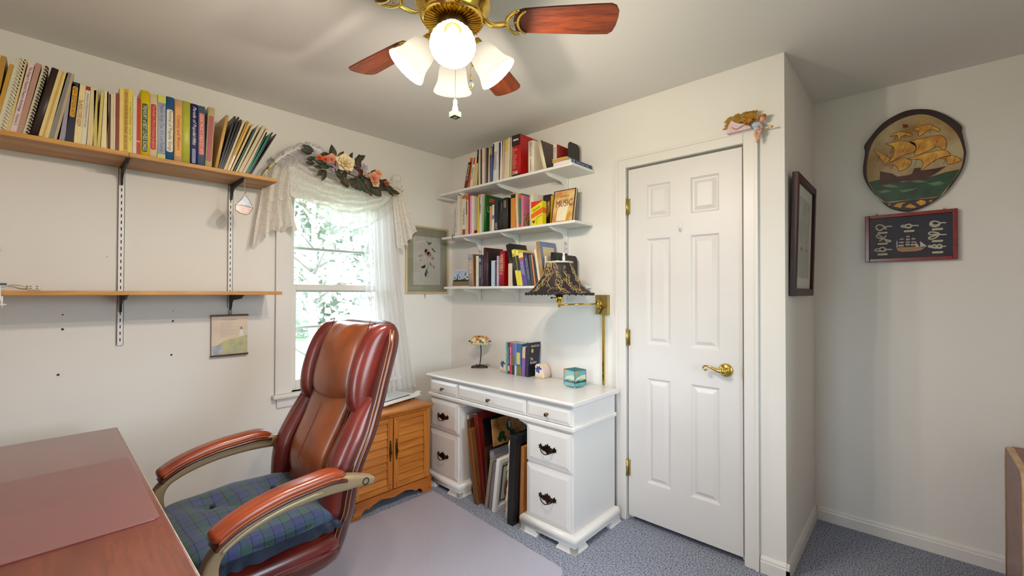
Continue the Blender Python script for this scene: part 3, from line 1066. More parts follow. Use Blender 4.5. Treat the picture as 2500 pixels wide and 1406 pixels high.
pl0 = None
for x0, x1 in ((-0.594, -0.302), (0.293, 0.592)):
    for z0, z1 in ((0.394, 0.592), (0.086, 0.376)):
        d = drawer_front('drawer', x0, x1, z0, z1, 0.026)
        cx, cz = (x0 + x1) / 2, (z0 + z1) / 2 - 0.008
        Mx = Matrix.Translation((cx, -0.490, cz))
        if pl0 is None:
            p = MB().prism(pull_plate(), -0.003, 0.0, 'y')
            for sx in (-0.038, 0.038):
                p.lathe([(0.007, 0), (0.006, 0.004), (0.004, 0.010), (0.005, 0.013), (0, 0.014)], 12, Matrix.Translation((sx, -0.003, 0.006)) @ Matrix.Rotation(R(90), 4, 'X'))
            pl0 = p.build('pull_plate', M_PEWTER, d, bevel=0.001)
            ba0 = MB().tube(smooth_path([(-0.038, -0.013, 0.006), (-0.034, -0.018, -0.008), (-0.018, -0.024, -0.016), (0, -0.026, -0.022), (0.018, -0.024, -0.016), (0.034, -0.018, -0.008), (0.038, -0.013, 0.006)], 4), 0.0028, 8).build('bail', M_PEWTER, d)
            pl0.matrix_basis = ba0.matrix_basis = Mx
        else:
            share(pl0, d, Mx)
            share(ba0, d, Mx)


def ogee_base(name, x0, x1):
    """moulded plinth with bracket feet round three sides of a pedestal"""
    prof = [(0.0, 0.088), (0.010, 0.086), (0.018, 0.078), (0.021, 0.066), (0.019, 0.052), (0.014, 0.040), (0.014, 0.030)]
    mb = MB()
    yb = -0.06
    yf = -0.472 - 0.016
    path = [(x0 - 0.012, yb), (x0 - 0.012, yf), (x1 + 0.012, yf), (x1 + 0.012, yb)]
    nrm = [(-1, 0), (-1, -1), (1, -1), (1, 0)]
    def ring(prof):
        n = len(prof)
        vs_ = [(px + nx * d, py + ny * d, z) for (px, py), (nx, ny) in zip(path, nrm) for d, z in prof]
        return vs_, n
    vs_, n = ring(prof)
    mb.add(vs_, [(i * n + j, i * n + j + 1, (i + 1) * n + j + 1, (i + 1) * n + j) for i in range(3) for j in range(n - 1)], True)
    mb.box(x0 - 0.014, x1 + 0.014, yf - 0.004, yb, 0.030, 0.0855)
    # bracket feet
    def foot(pts3):
        mb.add(*pts3)
    for (ax, ay), (bx, by), nx, ny in (((x0 - 0.012, yf), (x1 + 0.012, yf), 0, -1), ((x0 - 0.012, yb), (x0 - 0.012, yf), -1, 0), ((x1 + 0.012, yf), (x1 + 0.012, yb), 1, 0)):
        L = math.hypot(bx - ax, by - ay)
        tx, ty = (bx - ax) / L, (by - ay) / L
        fl = min(0.10, L * 0.3)
        for s0, s1, k in ((0 - 0.014, fl, 0), (L - fl, L + 0.014, 1)):
            e0, e1 = s0, s1
            prof2 = [(0.014, 0.031), (0.013, 0.020), (0.015, 0.008), (0.020, 0.0)]
            q0, q1 = [], []
            for d, z in prof2:
                ins = 0.012 * (1 - (z / 0.031)) if z > 0.009 else 0.016
                a = e0 if k == 0 else e0 + 0.014 - ins * 0.9
                b = e1 - 0.014 + ins * 0.9 if k == 0 else e1
                a2 = a - (d - 0.014 if k == 0 else 0)
                b2 = b + (d - 0.014 if k == 1 else 0)
                q0.append((ax + tx * a2 + nx * d, ay + ty * a2 + ny * d, z))
                q1.append((ax + tx * b2 + nx * d, ay + ty * b2 + ny * d, z))
            m = len(q0)
            back0 = [(p[0] - nx * 0.03, p[1] - ny * 0.03, p[2]) for p in q0]
            back1 = [(p[0] - nx * 0.03, p[1] - ny * 0.03, p[2]) for p in q1]
            V = q0 + q1 + back0 + back1
            F = [(i, i + 1, m + i + 1, m + i) for i in range(m - 1)] + [(2 * m + i, 3 * m + i, 3 * m + i + 1, 2 * m + i + 1) for i in range(m - 1)]
            F += [(i, 2 * m + i, 2 * m + i + 1, i + 1) for i in range(m - 1)] + [(m + i, m + i + 1, 3 * m + i + 1, 3 * m + i) for i in range(m - 1)]
            F += [(0, m, 3 * m, 2 * m), (m - 1, 3 * m - 1, 4 * m - 1, 2 * m - 1)]
            mb.add(V, F)
    return mb.build(name, M_DESKW, desk)


ogee_base('plinth', -0.600, -0.290)
ogee_base('plinth', 0.290, 0.600)


# ---------------------------------------------------------------- framed pictures stored in the kneehole
def leaning(name, label, cat, x, y, tilt, group='pictures stored under the desk'):
    """origin at the front bottom corner on the floor; local x runs right, y to the wall, z up; tilt > 0 leans right"""
    t = thing(name, label, cat, (x, y, 0.0), (0, 0, 0), group)
    t.rotation_euler = (Matrix.Rotation(RB, 4, 'Z') @ Matrix.Rotation(R(tilt), 4, 'Y')).to_euler()
    t.location.z = 0.002
    return t


def framed(t, th, h, d, fw, mf, mback, face=None, sloped=0.0):
    """th thick (local x), h tall, d deep (local y), picture face looks to local +x"""
    f = MB()
    f.box(0, th, 0, fw, 0, h).box(0, th, d - fw, d, 0, h).box(0, th, fw, d - fw, 0, fw).box(0, th, fw, d - fw, h - fw, h)
    f.build('frame', mf, t, bevel=0.0025)
    MB().box(0.001, th * 0.5, fw - 0.002, d - fw + 0.002, fw - 0.002, h - fw + 0.002).build('backing', mback, t)


M_BOARD = pm('grey_mat_board', (196, 198, 208), 0.8, var=0.03)
t = leaning('canvas_panel', 'thin black edged panel against the left desk pedestal', 'picture', -0.40, -0.702, -3)
MB().box(0, 0.008, 0, 0.30, 0, 0.24).build('board', cm((30, 30, 32)), t, bevel=0.001)
t = leaning('stretched_canvas', 'tall white edged canvas leaning left under the desk', 'picture', -0.43, -0.762, -8.6)
MB().box(0, 0.016, 0, 0.33, 0, 0.52).build('canvas', cm((226, 218, 205), 0.8), t, bevel=0.002)
t = leaning('picture_frame', 'brown carved frame just right of the white edged canvas', 'picture', -0.45, -0.786, -9.0)
framed(t, 0.026, 0.50, 0.34, 0.045, wood_mat('carved_brown', (104, 62, 30), (54, 28, 12), 2, 30), cm((70, 50, 36)))
t = leaning('picture_frame', 'golden brown ridged wood frame left of the red frame', 'picture', -0.485, -0.818, -8.7)
framed(t, 0.034, 0.455, 0.33, 0.05, wood_mat('ridged_oak', (152, 98, 48), (84, 46, 18), 2, 22), cm((80, 60, 44)))
for q in (0.012, 0.024, 0.038):
    MB().box(0.031, 0.036, q, q + 0.004, 0.01, 0.445).build('ridge', pm('ridge_dark', (70, 38, 14), 0.5, var=0.2), t)
t = leaning('picture_frame', 'tall dark red wooden frame, tallest of the stored frames', 'picture', -0.455, -0.862, -8.8)
framed(t, 0.034, 0.552, 0.40, 0.04, wood_mat('red_mahogany', (124, 26, 16), (66, 8, 8), 2, 26, 0.3, 0.3), cm((30, 22, 24)))
t = leaning('ceramic_tile', 'square tan tile painted with green leaves on a black frame', 'tile', -0.425, -0.925, -7.0)
t.location.z = 0.365
MB().box(0.0, 0.010, 0, 0.30, 0, 0.165).build('tile', pm('tan_glaze', (196, 150, 92), 0.3, var=0.35, vscale=12, coat=0.3, col2=(120, 74, 36)), t, bevel=0.002)
M_LEAFG = pm('painted_leaf', (36, 74, 40), 0.4, var=0.5, vscale=60)


def leafpoly(cx, cz, L, W, a):
    pts = [(-L / 2, 0), (-L * 0.2, W * 0.42), (L * 0.1, W * 0.5), (L * 0.35, W * 0.25), (L / 2, 0), (L * 0.35, -W * 0.25), (L * 0.1, -W * 0.5), (-L * 0.2, -W * 0.42)]
    c, s = math.cos(a), math.sin(a)
    return [(cx + x * c - y * s, cz + x * s + y * c) for x, y in pts]


for cx, cz, L, W, a in ((0.075, 0.055, 0.07, 0.05, 0.4), (0.055, 0.035, 0.05, 0.035, -0.6), (0.10, 0.035, 0.05, 0.035, 1.6), (0.175, 0.050, 0.07, 0.045, 2.4), (0.19, 0.03, 0.05, 0.035, 0.2), (0.145, 0.10, 0.08, 0.045, 1.5)):
    MB().prism(leafpoly(cx, cz, L, W, a), 0.010, 0.0115, 'x').build('painted_leaf', M_LEAFG, t)
MB().prism([(0.125 + 0.025 * math.cos(2 * PI * k / 14), 0.055 + 0.02 * math.sin(2 * PI * k / 14)) for k in range(14)], 0.010, 0.012, 'x').build('painted_fruit', cm((196, 120, 88)), t)
MB().prism([(0.15 + 0.010 * math.cos(2 * PI * k / 12), 0.108 + 0.024 * math.sin(2 * PI * k / 12)) for k in range(12)], 0.0115, 0.0125, 'x').build('painted_bud', cm((168, 178, 196)), t)
t = leaning('picture_frame', 'dark brown frame with pale matted photograph below the tile', 'picture', -0.455, -0.898, -3.6)
framed(t, 0.024, 0.36, 0.36, 0.026, wood_mat('dark_walnut', (62, 26, 16), (30, 10, 8), 2, 26, 0.3, 0.3), M_BOARD)
MB().box(0.012, 0.0128, 0.085, 0.27, 0.10, 0.275).build('photograph', pm('old_photo', (60, 62, 84), 0.4, var=0.6, vscale=25, col2=(24, 24, 36)), t)
t = leaning('picture_frame', 'small tan linen covered frame leaning right under the desk', 'picture', -0.478, -0.905, 9)
framed(t, 0.016, 0.308, 0.25, 0.03, pm('speckled_linen', (150, 134, 112), 0.85, var=0.4, vscale=180), cm((96, 92, 88)))
t = leaning('picture_frame', 'slim silver metal frame beside the linen frame', 'picture', -0.470, -0.932, 8.4)
framed(t, 0.022, 0.302, 0.24, 0.018, pm('brushed_silver', (164, 166, 176), 0.35, 0.8, var=0.1, stretch=(1, 1, 0.05), vscale=90), cm((120, 122, 130)))
t = leaning('picture_frame', 'white frame holding a small flower print under the desk', 'picture', -0.478, -0.966, 7.6)
framed(t, 0.024, 0.328, 0.26, 0.03, cm((228, 226, 222), 0.4), cm((222, 222, 214)))
MB().box(0.012, 0.0135, 0.05, 0.205, 0.05, 0.275).build('inner_border', cm((48, 70, 72)), t)
MB().box(0.0135, 0.0145, 0.058, 0.197, 0.058, 0.267).build('print', cm((224, 222, 210)), t)
for k in range(9):
    random.seed(k)
    MB().prism(leafpoly(0.10 + random.uniform(-0.02, 0.03), 0.21 + random.uniform(-0.02, 0.02), 0.025, 0.016, random.uniform(0, 6)), 0.0145, 0.0152, 'x').build('printed_leaf', cm(((150, 160, 110), (196, 200, 170), (90, 110, 70))[k % 3]), t)
t = leaning('oval_plaque', 'brown leather oval plaque leaning by the white stick', 'plaque', -0.43, -1.012, 5.5)
MB().prism([(0.10 + 0.10 * math.cos(2 * PI * k / 36), 0.142 + 0.135 * math.sin(2 * PI * k / 36)) for k in range(36)], 0, 0.012, 'x').build('plaque', pm('brown_leather_board', (104, 54, 34), 0.45, var=0.15, vscale=10), t, bevel=0.004)
t = leaning('wood_slab', 'pale rough edged wood slab left of the black frame', 'slab', -0.475, -1.075, 4.3)
edge = [(0.004 * math.sin(z * 40) + 0.003 * math.sin(z * 95 + 1), z) for z in [0.46 * i / 22 for i in range(23)]]
MB().prism([(e, z) for e, z in edge] + [(0.20, 0.46), (0.20, 0.0)], 0, 0.018, 'x').build('slab', pm('pale_birch', (216, 200, 172), 0.7, var=0.2, vscale=30, stretch=(1, 1, 0.2)), t, bevel=0.003)
MB().box(0.017, 0.021, 0.012, 0.20, 0.004, 0.455).build('bark', pm('rough_bark', (108, 78, 54), 0.9, var=0.5, vscale=60, bump=0.5), t)
t = leaning('picture_frame', 'large black frame standing beside the right desk pedestal', 'picture', -0.515, -1.130, 2.6)
framed(t, 0.045, 0.508, 0.40, 0.05, pm('black_frame', (24, 25, 28), 0.35, var=0.2, vscale=10), cm((44, 44, 48)))
t = leaning('cork_board', 'orange brown corrugated board next to the right pedestal', 'board', -0.470, -1.185, 1.9)
MB().box(0, 0.024, 0, 0.33, 0, 0.445).build('board', pm('kraft_board', (176, 112, 52), 0.8, var=0.12, vscale=12), t, bevel=0.001)
co = MB()
for k in range(60):
    co.box(-0.002, 0.002, -0.0012, 0.001, 0.006 + k * 0.0073, 0.0095 + k * 0.0073)
co.build('corrugation', pm('kraft_edge', (112, 66, 26), 0.8, var=0.2), t)['kind'] = 'stuff'
# ---------------------------------------------------------------- louvred pine cabinet
M_PINE = wood_mat('honey_pine', (196, 122, 44), (158, 88, 24), 0, 10.0, 0.4, 0.15, 6.0)
M_PINEV = wood_mat('honey_pine_stile', (192, 116, 40), (156, 86, 24), 2, 10.0, 0.4, 0.15, 6.0)
M_PINE2 = wood_mat('worn_pine', (190, 110, 38), (148, 78, 20), 0, 9.0, 0.45, 0.15, 6.0)
cab = thing('louvred_cabinet', 'honey pine cabinet with two louvred doors between chair and white desk', 'cabinet', (-0.835, -0.24, 0))
CX = 0.283
ct = MB()
ct.prism([(-0.225, 0.560), (-0.232, 0.566), (-0.234, 0.574), (-0.229, 0.580), (0.21, 0.580), (0.21, 0.556), (-0.221, 0.556)], -CX - 0.014, CX + 0.014, 'x')
ct.build('cabinet_top', M_PINE, cab, bevel=0.002)
MB().box(-CX, -CX + 0.018, -0.200, 0.21, 0.05, 0.556).box(CX - 0.018, CX, -0.200, 0.21, 0.05, 0.556).box(-CX + 0.018, CX - 0.018, 0.20, 0.21, 0.05, 0.556).box(-CX + 0.018, CX - 0.018, -0.19, 0.20, 0.08, 0.095).build('carcass', M_PINEV, cab)
MB().box(-CX, -CX + 0.022, -0.212, -0.200, 0.09, 0.556).box(CX - 0.022, CX, -0.212, -0.200, 0.09, 0.556).box(-CX + 0.022, CX - 0.022, -0.212, -0.200, 0.540, 0.556).build('face_frame', M_PINEV, cab)
ap = [(-CX - 0.004, 0.0)]
foot = [(0.070, 0.0), (0.074, 0.022), (0.088, 0.036), (0.105, 0.040), (0.118, 0.034), (0.125, 0.036), (0.150, 0.050), (0.20, 0.062), (0.24, 0.056), (0.287, 0.046)]
ap += [(-CX - 0.004 + x, z) for x, z in foot]
ap += [(CX + 0.004 - x, z) for x, z in foot[-2::-1]]
ap += [(CX + 0.004, 0.0), (CX + 0.004, 0.092), (-CX - 0.004, 0.092)]
MB().prism(ap, -0.226, -0.208, 'y').build('scalloped_apron', M_PINE2, cab, bevel=0.002)
MB().box(CX - 0.006, CX + 0.004, -0.208, 0.21, 0.035, 0.092).box(CX - 0.006, CX + 0.004, -0.208, -0.15, 0, 0.035).box(CX - 0.006, CX + 0.004, 0.15, 0.21, 0, 0.035).build('side_plinth', M_PINE2, cab)
MB().box(-CX - 0.004, -CX + 0.006, -0.208, 0.21, 0.035, 0.092).box(-CX - 0.004, -CX + 0.006, -0.208, -0.15, 0, 0.035).box(-CX - 0.004, -CX + 0.006, 0.15, 0.21, 0, 0.035).build('side_plinth', M_PINE2, cab)
peg0 = None
for s, x0, x1 in ((-1, -0.266, -0.006), (1, 0.002, 0.262)):
    d = MB()
    fw = 0.036
    z0, z1 = 0.098, 0.538
    d.box(x0, x0 + fw, -0.222, -0.204, z0, z1).box(x1 - fw, x1, -0.222, -0.204, z0, z1)
    d = d.build('door', M_PINEV, cab, bevel=0.0015)
    MB().box(x0 + fw, x1 - fw, -0.221, -0.204, z0, z0 + 0.034).build('door_rail', M_PINE, d)
    MB().box(x0 + fw, x1 - fw, -0.221, -0.204, z1 - 0.026, z1).build('door_rail', M_PINE, d)
    n = 8
    zz0, zz1 = z0 + 0.034, z1 - 0.026
    st = (zz1 - zz0) / n
    for k in range(n):
        a = zz0 + k * st
        pr = [(-0.220, a + 0.002), (-0.2205, a + 0.004), (-0.212, a + st - 0.001), (-0.206, a + st - 0.001), (-0.206, a + 0.002)]
        sl = MB().prism(pr, x0 + fw + 0.001, x1 - fw - 0.001, 'x').build('slat', M_PINE, d)
    MB().box(x0 + fw, x1 - fw, -0.2055, -0.204, zz0, zz1).build('slat_shade', pm('shadow_gap', (92, 44, 12), 0.8, var=0.1), d)  # dark sheet standing in for the shade between the slats
    hx = x1 - 0.018 if s < 0 else x0 + 0.018
    hp = []
    for z, wdt in ((0.066, 0.0), (0.062, 0.004), (0.054, 0.005), (0.048, 0.002), (0.044, 0.006), (0.018, 0.0095), (0.010, 0.006), (0.0, 0.009), (-0.010, 0.006), (-0.018, 0.0095), (-0.044, 0.006), (-0.048, 0.002), (-0.054, 0.005), (-0.062, 0.004), (-0.066, 0.0)):
        hp.append((wdt, z))
    pl = MB().prism([(hx + w_, 0.34 + z) for w_, z in hp] + [(hx - w_, 0.34 + z) for w_, z in hp[-2:0:-1]], -0.2245, -0.222, 'y').build('handle_plate', M_OLDBRASS, d)
    MB().tube(smooth_path([(hx, -0.2245, 0.352), (hx, -0.236, 0.350), (hx, -0.240, 0.338), (hx, -0.236, 0.326), (hx, -0.230, 0.322)], 4), [0.003] * 8 + [0.0045] * 9, 8).build('drop_pull', M_OLDBRASS, d)
    for px in (x0 + 0.018, x1 - 0.018):
        for pz in (z0 + 0.012, z0 + 0.032, z1 - 0.012):
            Mx = Matrix.Translation((px, -0.222, pz))
            if peg0 is None:
                peg0 = MB().lathe([(0.0042, 0), (0.0036, 0.0014), (0, 0.0018)], 10, Matrix.Rotation(R(90), 4, 'X')).build('peg', pm('peg_dark', (128, 66, 18), 0.5, var=0.2), d)
                peg0.matrix_basis = Mx
            else:
                share(peg0, d, Mx)
for sx in (-1, 1):
    for pz in (0.022, 0.068):
        share(peg0, cab, Matrix.Translation((sx * (CX - 0.012), -0.226, pz)))

# paper trimmer on the cabinet
M_PLAST = pm('cream_plastic', (226, 226, 218), 0.4, var=0.02)
tr = thing('paper_trimmer', 'white paper trimmer lying on the pine cabinet under the sheer curtain', 'paper trimmer', (-0.735, -0.215, 0.580), (0, 0, R(14)))
MB().prism([(-0.15, 0.014), (-0.15, 0.026), (0.13, 0.026), (0.16, 0.030), (0.19, 0.044), (0.203, 0.046), (0.212, 0.038), (0.212, 0.022), (0.205, 0.014)], -0.125, -0.085, 'y').build('rail', M_PLAST, tr, bevel=0.004)
MB().box(-0.15, 0.19, -0.085, 0.13, 0.014, 0.024).build('bed', pm('white_plastic', (232, 234, 234), 0.35, var=0.02), tr, bevel=0.003)
MB().box(-0.13, 0.14, -0.082, -0.066, 0.024, 0.0265).build('cutting_strip', cm((72, 78, 84), 0.4), tr)
MB().box(-0.13, 0.17, -0.06, 0.12, 0.024, 0.0255).build('measuring_sheet', cm((206, 214, 214), 0.3), tr)
for k in range(12):
    MB().box(0.02 + k * 0.011, 0.024 + k * 0.011, 0.085, 0.10, 0.0255, 0.0258).build('scale_mark', cm((150, 158, 160)), tr)
for fx in (-0.12, 0.13):
    MB().box(fx - 0.02, fx + 0.02, -0.11, -0.07, 0, 0.014).build('foot', cm((96, 92, 88)), tr)
    MB().box(fx - 0.02, fx + 0.02, 0.07, 0.11, 0, 0.014).build('foot', cm((96, 92, 88)), tr)
MB().lathe([(0.006, 0), (0.006, 0.003), (0, 0.0035)], 14, Matrix.Translation((0.2, -0.125, 0.034)) @ Matrix.Rotation(R(90), 4, 'X')).build('pivot', cm((150, 150, 148), 0.3), tr)

# ---------------------------------------------------------------- dark wooden desk with a leather pad
M_MAHOG = wood_mat('mahogany_top', (130, 64, 44), (108, 50, 34), 1, 14.0, 0.24, 0.7, 6.0)
M_EDGE = pm('worn_light_edge', (196, 172, 150), 0.4, var=0.25, vscale=30)
dk = thing('writing_desk', 'dark mahogany desk with worn pale edge at the left', 'desk', (-2.108, -0.33, 0))
DL, DD = 1.60, 0.80
MB().box(-DD, -0.003, -DL, 0, 0.712, 0.740).build('desk_top', M_MAHOG, dk, bevel=0.002)
MB().box(-0.003, 0.0, -DL, 0, 0.712, 0.7395).build('edge_band', M_EDGE, dk, bevel=0.001)
MB().box(-DD + 0.02, -0.02, -DL + 0.04, -0.03, 0.62, 0.712).build('apron', wood_mat('mahogany_apron', (98, 42, 26), (60, 22, 14), 1, 9.0, 0.3, 0.2, 6.0), dk)
for lx in (-DD + 0.05, -0.06):
    for ly in (-DL + 0.08, -0.07):
        MB().frustum((lx - 0.02, lx + 0.02, ly - 0.02, ly + 0.02), (lx - 0.03, lx + 0.03, ly - 0.03, ly + 0.03), 0.0, 0.62).build('leg', M_MAHOG, dk)
pd = thing('desk_pad', 'plum brown leather desk pad lying on the dark desk', 'desk pad', (-2.40, -1.13, 0.740))
MB().prism([(x, y) for x, y in rrect(0.555, 0.60, 0.018, 5)], 0, 0.005, 'z').build('pad', pm('plum_leather', (138, 94, 94), 0.30, var=0.06, vscale=6, bump=0.03, bscale=400), pd, bevel=0.0015)

# ---------------------------------------------------------------- clear mat on the carpet
def vinyl():
    m = bpy.data.materials.new('hazy_vinyl')
    m.use_nodes = True
    nt = m.node_tree
    out = nt.nodes['Material Output']
    b = nt.nodes['Principled BSDF']
    b.inputs['Base Color'].default_value = lin((204, 202, 218)) + (1,)
    b.inputs['Roughness'].default_value = 0.34
    tr_ = nt.nodes.new('ShaderNodeBsdfTransparent')
    tr_.inputs[0].default_value = (0.95, 0.95, 0.96, 1)
    mx = nt.nodes.new('ShaderNodeMixShader')
    no = nt.nodes.new('ShaderNodeTexNoise')
    no.inputs['Scale'].default_value = 260
    mr = nt.nodes.new('ShaderNodeMapRange')
    mr.inputs['To Min'].default_value = 0.50
    mr.inputs['To Max'].default_value = 0.74
    tc = nt.nodes.new('ShaderNodeTexCoord')
    nt.links.new(tc.outputs['Object'], no.inputs['Vector'])
    nt.links.new(no.outputs['Fac'], mr.inputs['Value'])
    nt.links.new(mr.outputs[0], mx.inputs[0])
    nt.links.new(tr_.outputs[0], mx.inputs[1])
    nt.links.new(b.outputs[0], mx.inputs[2])
    nt.links.new(mx.outputs[0], out.inputs[0])
    return m


cmat = MB().prism([(-2.06, -2.0), (-0.66, -1.63), (-0.63, -1.60), (-0.553, -0.512), (-0.56, -0.492), (-2.06, -0.478)], 0.0, 0.003, 'z').build('chair_mat', vinyl(), bevel=0.001)
cmat.location.z = 0.001
tag(cmat, 'clear vinyl chair mat spread on the blue carpet', 'chair mat')

# ---------------------------------------------------------------- small desk by the right wall, mostly outside the frame
M_CHER2 = wood_mat('cherry_desk', (140, 62, 24), (88, 30, 10), 1, 9.0, 0.35, 0.2, 6.0)
M_WORN = pm('worn_cream_edge', (206, 172, 128), 0.5, var=0.25, vscale=25)
sd = thing('side_desk', 'reddish wood desk with cream worn edges at the right wall', 'desk', (0.52, -3.152, 0))
MB().prism([(-0.24, 0.0), (0.22, 0.0), (0.22, 0.555), (0.20, 0.60), (0.16, 0.615), (-0.18, 0.615), (-0.22, 0.600), (-0.24, 0.555)], -0.022, -0.004, 'y').build('end_panel', M_CHER2, sd, bevel=0.001)
pth = [(-0.24, -0.013, 0.0), (-0.24, -0.013, 0.40), (-0.24, -0.013, 0.555), (-0.232, -0.013, 0.590), (-0.21, -0.013, 0.608), (-0.18, -0.013, 0.615), (0.16, -0.013, 0.615), (0.20, -0.013, 0.60), (0.22, -0.013, 0.555), (0.22, -0.013, 0.0)]
MB().sweep(pth, rrect(0.024, 0.010, 0.003, 2), up=Vector((0, 1, 0))).build('edge_band', M_WORN, sd)
MB().box(-0.22, 0.20, -0.36, -0.022, 0.02, 0.59).build('carcass', M_CHER2, sd)
for k, (z0, z1) in enumerate(((0.40, 0.50), (0.26, 0.385), (0.08, 0.245))):
    d = MB().box(-0.262 - 0.012 * k, -0.22, -0.34, -0.026, z0, z1).build('drawer', pm('drawer_cream', (204, 178, 140), 0.5, var=0.15, vscale=10), sd, bevel=0.003)
    MB().lathe([(0.005, 0), (0.004, 0.012), (0.011, 0.018), (0.011, 0.024), (0, 0.028)], 14, Matrix.Translation((-0.262 - 0.012 * k, -0.10, (z0 + z1) / 2)) @ Matrix.Rotation(R(-90), 4, 'Y')).build('knob', M_OLDBRASS, d)
MB().box(-0.25, 0.21, -0.37, -0.022, 0.59, 0.612).build('desk_top', M_CHER2, sd, bevel=0.003)
# ---------------------------------------------------------------- leather executive chair (local: faces +y, x to its right seen from behind)
def leather(name, c1, c2, rough=0.3, vs=7.0):
    m = pm(name, c1, rough, var=0.0, col2=c2, vscale=vs, bump=0.06, bscale=240, coat=0.35, detail=2)
    return m


M_LEATH = leather('cognac_leather', (160, 68, 28), (124, 46, 20), 0.32)
M_LEATHD = leather('oxblood_leather', (116, 36, 24), (84, 22, 18), 0.30)
M_LEATHB = leather('brown_worn_leather', (146, 74, 32), (112, 54, 24), 0.36)
M_LEATHK = leather('dark_brown_leather', (84, 34, 24), (60, 22, 18), 0.30)
M_THREAD = pm('tan_thread', (196, 130, 84), 0.7, var=0.1)
M_CHAMP = pm('champagne_plastic', (154, 132, 102), 0.38, 0.25, var=0.06, vscale=5)
M_CHAMPD = pm('dark_olive_plastic', (70, 62, 54), 0.4, 0.2, var=0.06, vscale=5)
chair = thing('office_chair', 'brown leather executive office chair with curved arms facing the dark desk', 'chair', (-1.775, -1.080, 0.004), (0, 0, R(92)))
REC = R(17)
BK0 = Vector((0.008, -0.165, 0.448))       # foot of the back
BS, BN = Vector((0, -math.sin(REC), math.cos(REC))), Vector((0, math.cos(REC), math.sin(REC)))


def bk(u, s, n):
    """point on the back: u sideways, s up along the back, n towards the sitter"""
    curve = -0.05 * max(0, (s - 0.45)) ** 2 * 6 * 0.25 + 0.03 * math.exp(-((s - 0.2) / 0.14) ** 2)
    return BK0 + Vector((u, 0, 0)) + BS * s + BN * (n + curve)


def pillow(outl, n0, bulge, nu=20, nv=24, p=2.6, M=None, wrinkle=0.0, seed=0):
    """closed padded panel; outl(a, b) -> (u, s) for a, b in [-1, 1]"""
    rnd = random.Random(seed)
    ph = [rnd.uniform(0, 6.28) for _ in range(6)]
    mb = MB()
    def front(i, j):
        a, b = 2 * i - 1, 2 * j - 1
        u, s_ = outl(a, b)
        f = ((1 - abs(a) ** p) * (1 - abs(b) ** p))
        n = n0 + bulge * max(0, f) ** 0.42
        if wrinkle:
            n += wrinkle * f * (math.sin(a * 9 + ph[0] + b * 3) * math.exp(-((b - 0.75) / 0.35) ** 2) + 0.5 * math.sin(a * 15 + b * 5 + ph[1]) * math.exp(-((b - 0.9) / 0.25) ** 2))
        return bk(u, s_, n)
    def back(i, j):
        a, b = 2 * i - 1, 2 * j - 1
        u, s_ = outl(a, b)
        return bk(u, s_, n0 - 0.012 * (1 - abs(a) ** 4) * (1 - abs(b) ** 4))
    mb.grid(front, nu, nv)
    mb.grid(back, nu, nv)
    return mb


def hw(s):
    """half width of the whole back at height s"""
    pts = [(-0.10, 0.235), (0.0, 0.262), (0.10, 0.298), (0.20, 0.306), (0.32, 0.304), (0.45, 0.292), (0.58, 0.284), (0.68, 0.276), (0.745, 0.256), (0.80, 0.175)]
    for (s0, w0), (s1, w1) in zip(pts, pts[1:]):
        if s <= s1:
            t = max(0, (s - s0) / (s1 - s0))
            return w0 + (w1 - w0) * (t * t * (3 - 2 * t))
    return pts[-1][1]


# rear shell: closed loft of rounded sections
sec = []
shell = MB()
NS, NK = 30, 28
for i in range(NS + 1):
    s_ = lerp(-0.12, 0.800, i / NS)
    W = hw(s_)
    th = 0.050 * min(1, (0.82 - s_) / 0.08) ** 0.5 * min(1, (s_ + 0.15) / 0.06) ** 0.5
    for k in range(NK):
        a = 2 * PI * k / NK
        ca, sa = math.cos(a), math.sin(a)
        u = W * math.copysign(abs(ca) ** 0.6, ca)
        n = th * math.copysign(abs(sa) ** 0.75, sa) - 0.045 + 0.030 * (abs(u) / 0.28) ** 2
        sec.append(bk(u, s_, n))
fs = [(i * NK + k, i * NK + (k + 1) % NK, (i + 1) * NK + (k + 1) % NK, (i + 1) * NK + k) for i in range(NS) for k in range(NK)]
fs += [tuple(range(NK)), tuple(range(NS * NK, (NS + 1) * NK))]
shell.add(sec, fs, True)
shell.build('back_shell', M_LEATHK, chair, sub=1)
# lower seat-back panel
pillow(lambda a, b: (a * lerp(0.185, 0.16, (b + 1) / 2), lerp(-0.06, 0.33, (b + 1) / 2)), -0.012, 0.045).build('lower_back_panel', M_LEATH, chair)
# lumbar pad with a rounded lower edge
pillow(lambda a, b: (a * (0.152 + 0.012 * b), lerp(0.155, 0.50, (b + 1) / 2) - (0.055 * (1 - a * a) if b < 0 else 0) * (-b if b < 0 else 0)), 0.022, 0.042, wrinkle=0.0).build('lumbar_pad', M_LEATHB, chair)
